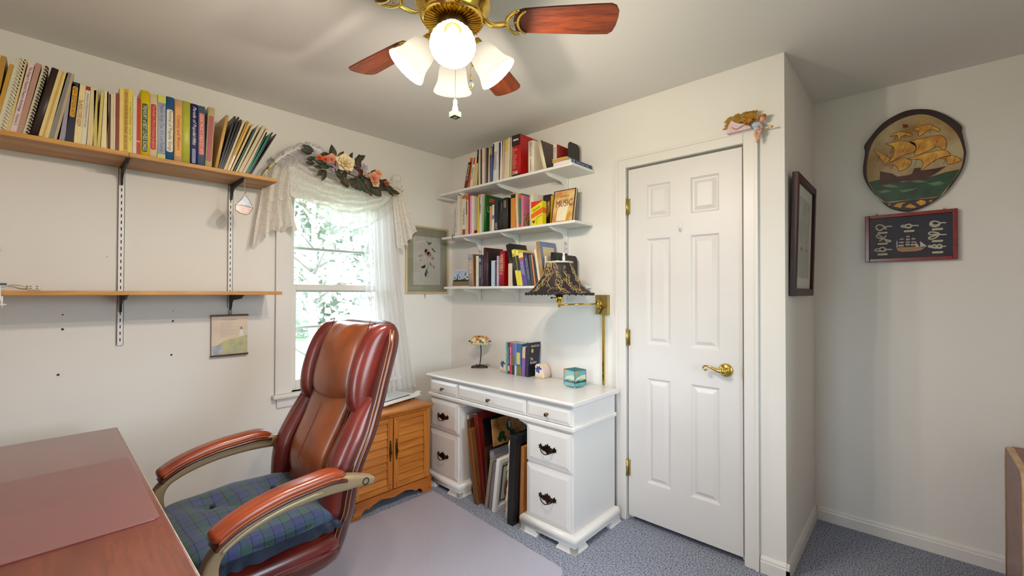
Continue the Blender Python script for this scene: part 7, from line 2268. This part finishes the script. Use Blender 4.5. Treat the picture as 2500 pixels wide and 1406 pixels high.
for cx, cz, n, col in ((-0.155, -0.005, 12, 0), (0.035, 0.035, 14, 0), (0.07, 0.0, 8, 0), (0.045, 0.0, 10, 1), (-0.135, 0.055, 4, 1)):
    for k in range(n):
        fl = MB()
        c = (cx + rg.gauss(0, 0.012), -0.025 + rg.uniform(-0.012, 0.008), cz + rg.gauss(0, 0.013))
        for q in range(5):
            a = 2 * PI * q / 5
            fl.ball((c[0] + 0.0045 * math.cos(a), c[1], c[2] + 0.0045 * math.sin(a)), (0.0038, 0.002, 0.0038), 6)
        fl.build('floret', pm('lavender_silk', (176, 160, 186), 0.7, var=0.2) if col == 0 else pm('straw_silk', (196, 176, 96), 0.7, var=0.2), gar, fix=False)
MB().tube(smooth_path([(0.24, 0, -0.055), (0.29, 0, -0.045), (0.33, 0.01, -0.05), (0.36, 0.02, -0.06), (0.365, 0.03, -0.04)], 5), 0.0014, 6).build('wire_stem', pm('green_wire', (60, 62, 44), 0.6, var=0.2), gar)
MB().tube([(-0.27, 0.02, 0.03), (-0.1, 0.02, 0.0), (0.1, 0.02, -0.04), (0.26, 0.02, -0.055)], 0.004, 6).build('stem', pm('green_wire', (0, 0, 0)), gar)

# ---------------------------------------------------------------- feather quill at the end of the oak shelf
q = thing('feather_quill', 'white feather quill pen leaning at the window end of the oak shelf', 'quill', (-1.505, -0.125, 1.945))
qs = [Vector((0, 0, 0.002)), Vector((0.053, 0, 0.092)), Vector((0.085, 0, 0.130))]
MB().tube(qs, [0.004, 0.0065, 0.005], 10).build('pen_barrel', pm('ivory_barrel', (222, 206, 150), 0.4, var=0.1), q)
MB().tube([qs[0].lerp(qs[1], 0.86), qs[0].lerp(qs[1], 1.02)], 0.0072, 12).build('brass_ring', M_BRASS, q)
MB().box(-0.028, 0.03, -0.02, 0.02, 0.0, 0.006).build('pen_rest', pm('ivory_barrel', (0, 0, 0)), q)
sp_ = smooth_path([(0.085, 0, 0.130), (0.15, 0, 0.195), (0.22, 0, 0.245), (0.29, 0, 0.270), (0.345, 0, 0.262), (0.375, 0, 0.225)], 8)
MB().tube(sp_, [lerp(0.003, 0.001, i / (len(sp_) - 1)) for i in range(len(sp_))], 6).build('shaft', pm('feather_white', (244, 242, 244), 0.8, var=0.05), q)
pl_ = MB()
rf = random.Random(3)
for i in range(1000):
    t = rf.random() ** 0.9
    k = min(len(sp_) - 2, int(t * (len(sp_) - 1)))
    p = sp_[k].lerp(sp_[k + 1], rf.random())
    tg = (sp_[k + 1] - sp_[k]).normalized()
    sd_ = rf.choice((-1, 1))
    up_ = Vector((-tg.z, 0, tg.x)) * sd_
    L = (0.052 if sd_ < 0 else 0.030) * (0.5 + 0.9 * math.sin(PI * min(1, t * 0.9 + 0.1))) * rf.uniform(0.6, 1.2)
    d1 = up_ * L * 0.6 + tg * L * 0.4 + Vector((0, rf.uniform(-0.4, 0.4) * L, 0))
    d2 = d1 + up_ * L * 0.3 + Vector((0, rf.uniform(-0.3, 0.3) * L, -0.35 * L))
    pl_.tube([p, p + d1, p + d2], [0.0011, 0.0009, 0.0004], 3, caps=False)
pl_.build('plume', pm('feather_white', (0, 0, 0)), q, fix=False)['kind'] = 'stuff'

# ---------------------------------------------------------------- rose print in a pale gold frame beside the window
def wall_frame(name, lab, cat, loc, rot, W, H, fw, fd, mf, matcol, mb_, group=None, glass=M_FRAMEGLASS, depth=None):
    """origin at centre on the wall, local -y into the room"""
    t = thing(name, lab, cat, loc, rot, group)
    for nm, x0, x1, z0, z1 in (('frame_side', -W / 2, -W / 2 + fw, -H / 2, H / 2), ('frame_side', W / 2 - fw, W / 2, -H / 2, H / 2), ('frame_rail', -W / 2 + fw, W / 2 - fw, -H / 2, -H / 2 + fw), ('frame_rail', -W / 2 + fw, W / 2 - fw, H / 2 - fw, H / 2)):
        MB().box(x0, x1, -fd, 0, z0, z1).build(nm, mf, t, bevel=0.0025)
    MB().box(-W / 2 + fw, W / 2 - fw, -(depth or fd * 0.45), -0.002, -H / 2 + fw, H / 2 - fw).build('mat_board', matcol, t)
    if glass:
        MB().box(-W / 2 + fw, W / 2 - fw, -fd * 0.75, -fd * 0.75 + 0.001, -H / 2 + fw, H / 2 - fw).build('glass', glass, t)
    return t


M_PGOLD = pm('pale_gold_frame', (206, 186, 140), 0.35, 0.3, var=0.08, vscale=8)
W_, H_ = 0.408, 0.528
t = wall_frame('rose_picture', 'pale gold framed rose print on the wall right of the window', 'picture', (-0.251, 0, 1.576), (0, 0, 0), W_, H_, 0.016, 0.018, M_PGOLD, pm('sage_mat', (176, 172, 150), 0.8, var=0.04), None)
MB().box(-0.135, 0.125, -0.0090, -0.0080, -0.195, 0.185).build('print_paper', cm((226, 216, 206), 0.8), t)
rp = random.Random(6)
def stain(cx, cz, r, col, n=9, y=-0.0094):
    pts = [(cx + r * rp.uniform(0.6, 1.1) * math.cos(2 * PI * k / n), cz + r * rp.uniform(0.6, 1.1) * math.sin(2 * PI * k / n)) for k in range(n)]
    MB().prism(smooth2(pts, 3, True), y, -0.0090, 'y').build('printed_petal', cm(col, 0.8), t)
for cx, cz, r, col in ((-0.01, 0.060, 0.030, (222, 176, 178)), (0.012, 0.05, 0.022, (206, 130, 140)), (-0.02, 0.075, 0.018, (226, 190, 190)), (0.035, 0.03, 0.024, (224, 184, 186)), (0.055, 0.015, 0.014, (214, 160, 166)), (-0.055, 0.035, 0.014, (186, 180, 178)), (-0.065, 0.0, 0.012, (206, 190, 186))):
    stain(cx, cz, r, col)
for k, (cx, cz, L, a) in enumerate(((0.02, 0.135, 0.045, 0.5), (0.0, 0.14, 0.035, 2.4), (0.05, 0.09, 0.03, -0.6), (-0.03, -0.05, 0.04, 1.2), (0.03, -0.03, 0.04, 2.0), (-0.045, -0.055, 0.045, 0.2), (-0.01, -0.09, 0.05, 1.5), (0.06, -0.05, 0.035, 2.2), (-0.02, -0.115, 0.04, 1.8), (0.065, 0.075, 0.03, 0.2), (-0.075, 0.03, 0.03, 1.4))):
    MB().prism(leafpoly(cx, cz, L, L * 0.45, a), -0.0093, -0.0090, 'y').build('printed_leaf', cm(((110, 116, 104), (150, 152, 140), (60, 62, 58))[k % 3], 0.8), t)
for pth in (((-0.02, -0.13), (0.0, -0.05), (0.0, 0.03)), ((0.0, -0.06), (0.03, 0.0), (0.035, 0.03)), ((0.0, -0.14), (0.005, -0.09))):
    MB().tube([(a, -0.0092, b) for a, b in pth], 0.0012, 4).build('printed_stem', cm((120, 120, 104), 0.8), t)
o = MB().tube([(0, 0, 0.016), (0, -0.010, 0.014), (0, -0.012, 0.0), (0, -0.008, -0.008), (0, -0.014, -0.014)], 0.0022, 6).build('wall_hook', M_OLDBRASS)
o.location = (-0.275, 0, 1.290)
tag(o, 'small metal hook in the wall below the rose print', 'hook')

# ---------------------------------------------------------------- stained glass boat hanging from the oak shelf
t = thing('glass_suncatcher', 'stained glass sailboat hanging from the upper oak shelf on a thread', 'suncatcher', (-1.614, -0.272, 1.925))
MB().tube([(0, 0, 0.0), (0.0, 0, -0.085)], 0.0008, 5).build('thread', cm((206, 196, 180)), t)
MB().prism([(-0.006, -0.090), (0.006, -0.085), (0.004, -0.078)], -0.001, 0.001, 'y').build('hook_bead', cm((110, 80, 76)), t)
sail = smooth2([(0.0, -0.098), (0.018, -0.112), (0.030, -0.135), (0.040, -0.160), (0.0, -0.152), (-0.042, -0.160), (-0.022, -0.130)], 3, True)
sail = [(0.0, -0.096), (0.016, -0.112), (0.030, -0.136), (0.037, -0.158), (0.02, -0.153), (-0.01, -0.150), (-0.040, -0.151), (-0.022, -0.130), (-0.010, -0.112)]
hull = [(-0.041, -0.152), (-0.01, -0.151), (0.02, -0.154), (0.038, -0.160), (0.020, -0.192), (0.004, -0.197), (-0.020, -0.192), (-0.042, -0.178)]
def tintglass(name, col):
    m = pm(name, col, 0.25, var=0.15, vscale=40)
    m.node_tree.nodes['Principled BSDF'].inputs['Transmission Weight'].default_value = 0.3
    return m
MB().prism(sail, -0.0012, 0.0012, 'y').build('sail_glass', tintglass('blue_opal', (170, 190, 214)), t)
MB().prism(hull, -0.0012, 0.0012, 'y').build('hull_glass', tintglass('pink_opal', (220, 176, 168)), t)
for pl in (sail, hull):
    MB().tube([(a, 0, b) for a, b in pl], 0.0017, 6, closed=True).build('lead_came', pm('lead', (66, 62, 66), 0.4, 0.8, var=0.2), t)

# ---------------------------------------------------------------- hanging lighthouse print
t = thing('hanging_print', 'small hanging lighthouse print with wooden dowels below the lower shelf', 'print', (-1.611, -0.018, 1.08))
M_DOWEL = pm('dark_dowel', (84, 40, 26), 0.4, var=0.3, vscale=20)
MB().box(-0.088, 0.088, -0.001, 0.0, -0.108, 0.108).build('paper', pm('watercolour_paper', (226, 212, 182), 0.8, col2=(216, 196, 186), vscale=9), t)
for z in (0.110, -0.112):
    MB().box(-0.092, 0.092, -0.006, 0.005, z - 0.005, z + 0.005).build('dowel', M_DOWEL, t, bevel=0.002)
MB().tube(smooth_path([(-0.004, 0, 0.115), (-0.006, 0, 0.132), (0, 0, 0.142), (0.006, 0, 0.132), (0.004, 0, 0.115)], 4), 0.0016, 6).build('hanging_loop', M_DARK, t)
lettering('OUR BLESSINGS', cm((120, 104, 100)), t, frameM((-0.002, -0.0014, 0.086), (1, 0, 0), (0, 0, 1)), 0.075, 0.005, name='heading')
rl = random.Random(9)
for k in range(11):
    L = rl.uniform(0.035, 0.055)
    MB().box(-0.048, -0.048 + L * 1.4, -0.0013, -0.001, 0.068 - k * 0.0075, 0.0692 - k * 0.0075).build('printed_line', cm((176, 160, 148)), t)
MB().prism([(-0.087, -0.085), (-0.05, -0.045), (-0.01, -0.022), (0.04, -0.018), (0.087, -0.002), (0.087, -0.107), (-0.087, -0.107)], -0.0014, -0.001, 'y').build('painted_dune', pm('dune_wash', (206, 198, 140), 0.8, col2=(166, 178, 160), vscale=24), t)
MB().prism([(-0.087, -0.060), (-0.04, -0.050), (-0.03, -0.075), (-0.05, -0.107), (-0.087, -0.107)], -0.0016, -0.001, 'y').build('painted_surf', pm('surf_wash', (190, 196, 206), 0.8, col2=(150, 160, 170), vscale=40), t)
MB().prism([(0.044, -0.010), (0.068, -0.008), (0.062, 0.030), (0.050, 0.030)], -0.0017, -0.001, 'y').build('painted_lighthouse', cm((230, 226, 218)), t)
MB().prism([(0.050, 0.030), (0.062, 0.030), (0.060, 0.040), (0.056, 0.046), (0.052, 0.040)], -0.0017, -0.001, 'y').build('painted_lantern', cm((120, 110, 116)), t)

# ---------------------------------------------------------------- clamp lamp and extension cord at the left edge
t = thing('clamp_lamp', 'white clamp lamp fixed to the lower oak shelf at the left edge', 'lamp', (-2.452, -0.285, 1.31))
M_LAMPW = pm('lamp_white', (226, 224, 220), 0.35, var=0.03)
MB().prism([(0, -0.028), (0.030, -0.028), (0.030, -0.022), (0.006, -0.022), (0.006, 0.020), (0.026, 0.020), (0.026, 0.028), (0, 0.028)], -0.012, 0.012, 'y', M=Matrix.Translation((0, -0.006, 0.006)) @ Matrix.Rotation(R(90), 4, 'Z')).build('clamp', M_LAMPW, t)
MB().tube([(0.014, 0.0, -0.050), (0.014, 0.0, -0.006)], 0.0035, 8).box(0.002, 0.026, -0.004, 0.004, -0.040, -0.036).build('clamp_screw', M_LAMPW, t)
MB().box(-0.01, 0.026, -0.012, 0.012, 0.036, 0.044).build('blue_joint', cm((40, 84, 110), 0.4), t)
MB().tube([(0, 0, 0.04), (-0.05, -0.01, 0.16), (-0.10, -0.02, 0.26)], 0.006, 8).build('arm', M_LAMPW, t)
MB().tube([(-0.10, -0.02, 0.26), (-0.03, -0.02, 0.255)], 0.006, 8).build('arm', M_LAMPW, t)
hd = Matrix.Translation((-0.024, -0.02, 0.222)) @ Matrix.Rotation(R(33), 4, 'Y')
MB().lathe([(0.018, 0.03), (0.022, 0.02), (0.05, -0.005), (0.062, -0.03), (0.062, -0.042), (0.058, -0.042), (0.058, -0.03)], 28, hd).build('lamp_head', M_LAMPW, t)

t = thing('extension_cord', 'white extension cord with outlet block lying on the lower oak shelf', 'extension cord', (-2.355, -0.20, 1.3262))
M_CORD = pm('ivory_plastic', (214, 206, 190), 0.5, var=0.05)
MB().box(-0.020, 0.020, -0.014, 0.014, 0, 0.024).build('outlet_block', M_CORD, t, bevel=0.005)
for dx in (-0.010, 0.008):
    for dz in (0.009, 0.017):
        MB().box(dx - 0.003, dx + 0.003, -0.0146, -0.0138, dz - 0.0012, dz + 0.0012).build('slot', M_DARK, t)
MB().tube(smooth_path([(-0.018, 0, 0.014), (-0.035, 0.0, 0.020), (-0.06, 0.01, 0.022), (-0.09, 0.02, 0.012), (-0.12, 0.02, 0.004)], 6), 0.003, 8).build('cord', M_CORD, t)
MB().tube(smooth_path([(-0.018, 0.004, 0.006), (-0.04, 0.02, 0.008), (-0.06, 0.03, 0.016), (-0.09, 0.03, 0.018), (-0.12, 0.03, 0.004)], 6), 0.003, 8).build('cord', M_CORD, t)
# ---------------------------------------------------------------- round painted ship plaque (local x to the right, -y into the room)
t = thing('ship_plaque', 'round wooden plaque painted with a sailing galleon on the right wall', 'plaque', (XC, -2.84, 2.02), (0, 0, RB))
MB().prism(smooth2(SHIP['outer'], 5, True), -0.026, -0.004, 'y').build('wood_round', pm('dark_bark_wood', (44, 18, 14), 0.4, var=0.4, vscale=18, coat=0.3), t, bevel=0.004)
MB().prism(smooth2(SHIP['inner'], 4, True), -0.0272, -0.025, 'y').build('painted_sky', pm('oil_sky', (186, 168, 128), 0.35, col2=(150, 112, 50), vscale=9, coat=0.3), t)
MB().prism(SHIP['sea'], -0.0280, -0.026, 'y').build('painted_sea', pm('oil_sea', (30, 74, 44), 0.35, col2=(18, 44, 28), vscale=22, coat=0.3), t)
for k in ('wave1', 'wave2', 'wave3', 'wave4', 'wave5'):
    MB().prism(SHIP[k], -0.0284, -0.027, 'y').build('painted_wave', pm('oil_foam', (92, 120, 90), 0.4, var=0.3, vscale=60), t)
M_SAIL = pm('oil_sail', (226, 174, 62), 0.35, col2=(178, 112, 36), vscale=26, coat=0.3)
M_SEDGE = pm('oil_rigging', (84, 44, 20), 0.4, var=0.2)
MB().prism(SHIP['hull'], -0.0290, -0.027, 'y').build('painted_hull', pm('oil_hull', (84, 28, 14), 0.35, col2=(46, 12, 8), vscale=20, coat=0.3), t)
MB().prism(SHIP['waist'], -0.0286, -0.027, 'y').build('painted_shadow', pm('oil_hull', (0, 0, 0)), t)
for k in ('lateen', 'mizzen', 'lowleft', 'topleft', 'maintop', 'mainmid', 'mainlow', 'bow'):
    pl = smooth2(SHIP[k], 3, True) if k != 'lateen' else SHIP[k]
    s_ = MB().prism(pl, -0.0296, -0.027, 'y').build('painted_sail', M_SAIL, t)
    MB().tube([(a, -0.0296, b) for a, b in pl], 0.0010, 4, closed=True).build('sail_outline', M_SEDGE, s_)
    # a few rigging lines across the sail
    xs_, zs_ = [a for a, b in SHIP[k]], [b for a, b in SHIP[k]]
    cx, cz = sum(xs_) / len(xs_), sum(zs_) / len(zs_)
    for d in (-0.25, 0.2):
        w_ = (max(xs_) - min(xs_)) * d
        MB().tube([(cx + w_ + 0.004, -0.0298, cz + 0.016), (cx + w_, -0.0298, cz), (cx + w_ - 0.006, -0.0298, cz - 0.02)], 0.0007, 4).build('rigging_line', M_SEDGE, s_)
MB().prism(SHIP['flag'], -0.0294, -0.027, 'y').build('painted_flag', cm((120, 30, 22)), t)
MB().prism(SHIP['pennant'], -0.0294, -0.027, 'y').build('painted_pennant', cm((190, 146, 50)), t)
for k in range(1, 6):
    MB().prism(SHIP['leaf%d' % k], -0.0282, -0.025, 'y').build('gilt_leaf', pm('gilt', (206, 150, 50), 0.35, var=0.25, vscale=60), t)

# ---------------------------------------------------------------- shadow box of sailor knots
W_, H_ = 0.358, 0.253
M_REDF = wood_mat('red_lacquer_frame', (140, 18, 16), (96, 6, 8), 0, 20, 0.25, 0.4)
t = wall_frame('knot_shadow_box', 'red framed shadow box of sailor knots and a model ship on the right wall', 'shadow box', (XC, -2.829, 1.617), (0, 0, RB), W_, H_, 0.018, 0.032, M_REDF, pm('navy_felt', (30, 32, 62), 0.9, var=0.15, vscale=30), None, depth=0.008)
M_ROPE = pm('cotton_rope', (240, 230, 208), 0.8, var=0.12, vscale=200)
for k in range(1, 8):
    pts = smooth_path([(a, -0.0125 - 0.003 * math.sin(i * 1.7), b) for i, (a, b) in enumerate(KNOT['k%d' % k])], 5)
    MB().tube(pts, 0.0036, 7).build('knot', M_ROPE, t)
for a, b in KNOT['labels']:
    lb_ = MB().prism([(a + x, b + z) for x, z in rrect(0.041, 0.0095, 0.004, 3)], -0.010, -0.008, 'y').build('name_tag', cm((240, 226, 190)), t)
    MB().box(a - 0.014, a + 0.012, -0.0103, -0.010, b - 0.0008, b + 0.0008).build('printed_name', cm((150, 128, 96)), lb_)
mo = MB().prism(KNOT['hull'], -0.020, -0.008, 'y').build('model_hull', pm('model_pine', (190, 122, 56), 0.4, var=0.15, vscale=40), t, bevel=0.001)
for i in range(3):
    (a, b), (c, d) = KNOT['masts'][2 * i], KNOT['masts'][2 * i + 1]
    MB().tube([(a, -0.013, b), (c, -0.013, d)], 0.001, 5).build('mast', pm('model_pine', (0, 0, 0)), mo)
for x0, z0, x1, z1 in KNOT['sails']:
    xa, xb, za, zb = min(x0, x1), max(x0, x1), min(z0, z1), max(z0, z1)
    def sg_(i, j, xa=xa, xb=xb, za=za, zb=zb):
        return (lerp(xa, xb, i), -0.015 - 0.004 * math.sin(PI * j) * math.sin(PI * i), lerp(za, zb, j))
    MB().grid(sg_, 4, 4).build('model_sail', cm((214, 206, 196), 0.8), mo, fix=False)
for k in ('jib1', 'jib2', 'spanker'):
    MB().prism(KNOT[k], -0.0142, -0.0135, 'y').build('model_sail', cm((222, 216, 206), 0.8), mo)
for a, b in KNOT['eyes']:
    MB().tube([(a + 0.005 * math.cos(2 * PI * q / 10), -0.004, H_ / 2 + 0.004 + 0.005 * math.sin(2 * PI * q / 10)) for q in range(10)], 0.0012, 5, closed=True).build('hanging_eye', M_OLDBRASS, t)

# ---------------------------------------------------------------- dark framed print on the nook wall
t = wall_frame('ship_print', 'dark brown framed pale harbour print on the narrow nook wall', 'picture', (0.315, YB, 1.600), (R(1.6), 0, 0), 0.50, 0.585, 0.036, 0.026, wood_mat('dark_cherry_frame', (66, 16, 14), (34, 6, 6), 2, 24, 0.5, 0.0), pm('cream_mat', (236, 232, 224), 0.8, var=0.04), None, glass=M_NONGLARE)
t.location.y = YB - 0.010
MB().box(-0.15, 0.15, -0.0135, -0.0115, -0.20, 0.20).build('print', pm('harbour_wash', (216, 210, 202), 0.8, col2=(180, 180, 180), vscale=10), t)
MB().prism([(-0.15, -0.06), (-0.05, -0.05), (0.02, -0.065), (0.15, -0.05), (0.15, -0.2), (-0.15, -0.2)], -0.0142, -0.0130, 'y').build('printed_water', pm('water_wash', (184, 182, 180), 0.8, col2=(206, 202, 196), vscale=30, stretch=(1, 1, 6)), t)
for cx, s_ in ((-0.06, 1.0), (0.07, 0.7)):
    MB().prism([(cx - 0.03 * s_, -0.05), (cx + 0.03 * s_, -0.05), (cx + 0.02 * s_, -0.068), (cx - 0.022 * s_, -0.068)], -0.0145, -0.013, 'y').build('printed_boat', cm((120, 112, 108)), t)
    MB().prism([(cx, -0.045), (cx, 0.08 * s_), (cx + 0.035 * s_, -0.04)], -0.0145, -0.013, 'y').build('printed_sail', cm((206, 200, 190)), t)

# ---------------------------------------------------------------- angel ornament perched on the door trim
t = thing('angel_ornament', 'gold winged angel figurine in pastel robe perched on the door trim corner', 'figurine', (-0.022, -2.27, 2.1155), (0, 0, RB))
MB().prism(smooth2(ANGEL['robe'], 3, True), -0.030, 0.016, 'y').build('robe', pm('pastel_robe', (196, 204, 220), 0.6, col2=(222, 170, 166), vscale=36, detail=1), t, bevel=0.006)
MB().tube(smooth_path([(a, -0.032, b) for a, b in ANGEL['vine']], 5), 0.0018, 6).build('robe_braid', pm('antique_gold', (150, 112, 40), 0.4, 0.6, var=0.3, vscale=60), t)
cx = sum(a for a, b in ANGEL['torso']) / 7
cz = sum(b for a, b in ANGEL['torso']) / 7
MB().ball((cx, -0.010, cz), (0.024, 0.016, 0.017), 14).build('bodice', pm('pale_blue_cloth', (176, 190, 204), 0.6, var=0.25, vscale=60), t)
MB().prism(smooth2(ANGEL['skirt'], 3, True), -0.026, -0.004, 'y').build('skirt', pm('pale_blue_cloth', (0, 0, 0)), t, bevel=0.004)
M_SKIN = pm('painted_skin', (214, 156, 128), 0.5, var=0.08, vscale=30)
for k in ('legs', 'legs2'):
    pts = [(a, -0.024, b) for a, b in ANGEL[k]]
    MB().tube(smooth_path(pts, 4), [lerp(0.0075, 0.0045, i / 12) for i in range(13)], 8).ball((pts[-1][0] + 0.002, -0.028, pts[-1][1]), (0.007, 0.008, 0.005), 8).build('leg', M_SKIN, t)
MB().tube(smooth_path([(a, -0.024, b) for a, b in ANGEL['arm']], 4), 0.005, 8).build('arm', M_SKIN, t)
hd = ANGEL['head'][0]
MB().ball((hd[0], -0.016, hd[1]), (0.0135, 0.0135, 0.016), 14).ball((hd[0] + 0.006, -0.029, hd[1] - 0.002), (0.003, 0.003, 0.003), 6).build('head', M_SKIN, t)
hp = [(a, -0.022, b) for a, b in ANGEL['horn']]
MB().tube(hp, [0.0022, 0.0026, 0.0034, 0.0065], 10).build('trumpet', M_BRASS, t)
ra = random.Random(12)
lo_ = MB()
for k in range(46):
    a, b = ra.choice(ANGEL['lock'])
    a += ra.uniform(-0.012, 0.012)
    b += ra.uniform(-0.006, 0.008)
    y = -0.016 + ra.uniform(-0.014, 0.010)
    lo_.tube(smooth_path([(a, y, b), (a - 0.008, y - 0.003, b + 0.004), (a - 0.016, y, b - 0.002), (a - 0.022, y - 0.002, b + 0.003)], 3), [0.003] * 7 + [0.002, 0.002, 0.001], 5)
lo_.build('curly_hair', pm('golden_hair', (186, 126, 34), 0.4, 0.3, var=0.4, vscale=90), t)
wing = MB()
wx0, wx1 = -0.105, 0.055
for r_ in range(6):
    for c_ in range(9):
        u = (c_ + 0.5 * (r_ % 2)) / 9
        a = lerp(-0.085, 0.045, u)
        b = 0.020 + 0.010 * r_ + 0.012 * math.sin(PI * u) + 0.02 * u
        if b > 0.078 or a + 0.02 * r_ < -0.09:
            continue
        y = -0.020 + 0.005 * r_ * 0.5 + ra.uniform(-0.004, 0.004)
        L = ra.uniform(0.026, 0.036)
        an = R(180 + 14 + ra.uniform(-8, 10))
        wing.prism([(a + x * math.cos(an) - z * math.sin(an), b + x * math.sin(an) + z * math.cos(an)) for x, z in ((0, 0.004), (L * 0.6, 0.006), (L, 0.0), (L * 0.6, -0.006), (0, -0.004))], y - 0.002, y + 0.002, 'y')
wing.build('feathered_wing', pm('antique_gold', (0, 0, 0)), t)
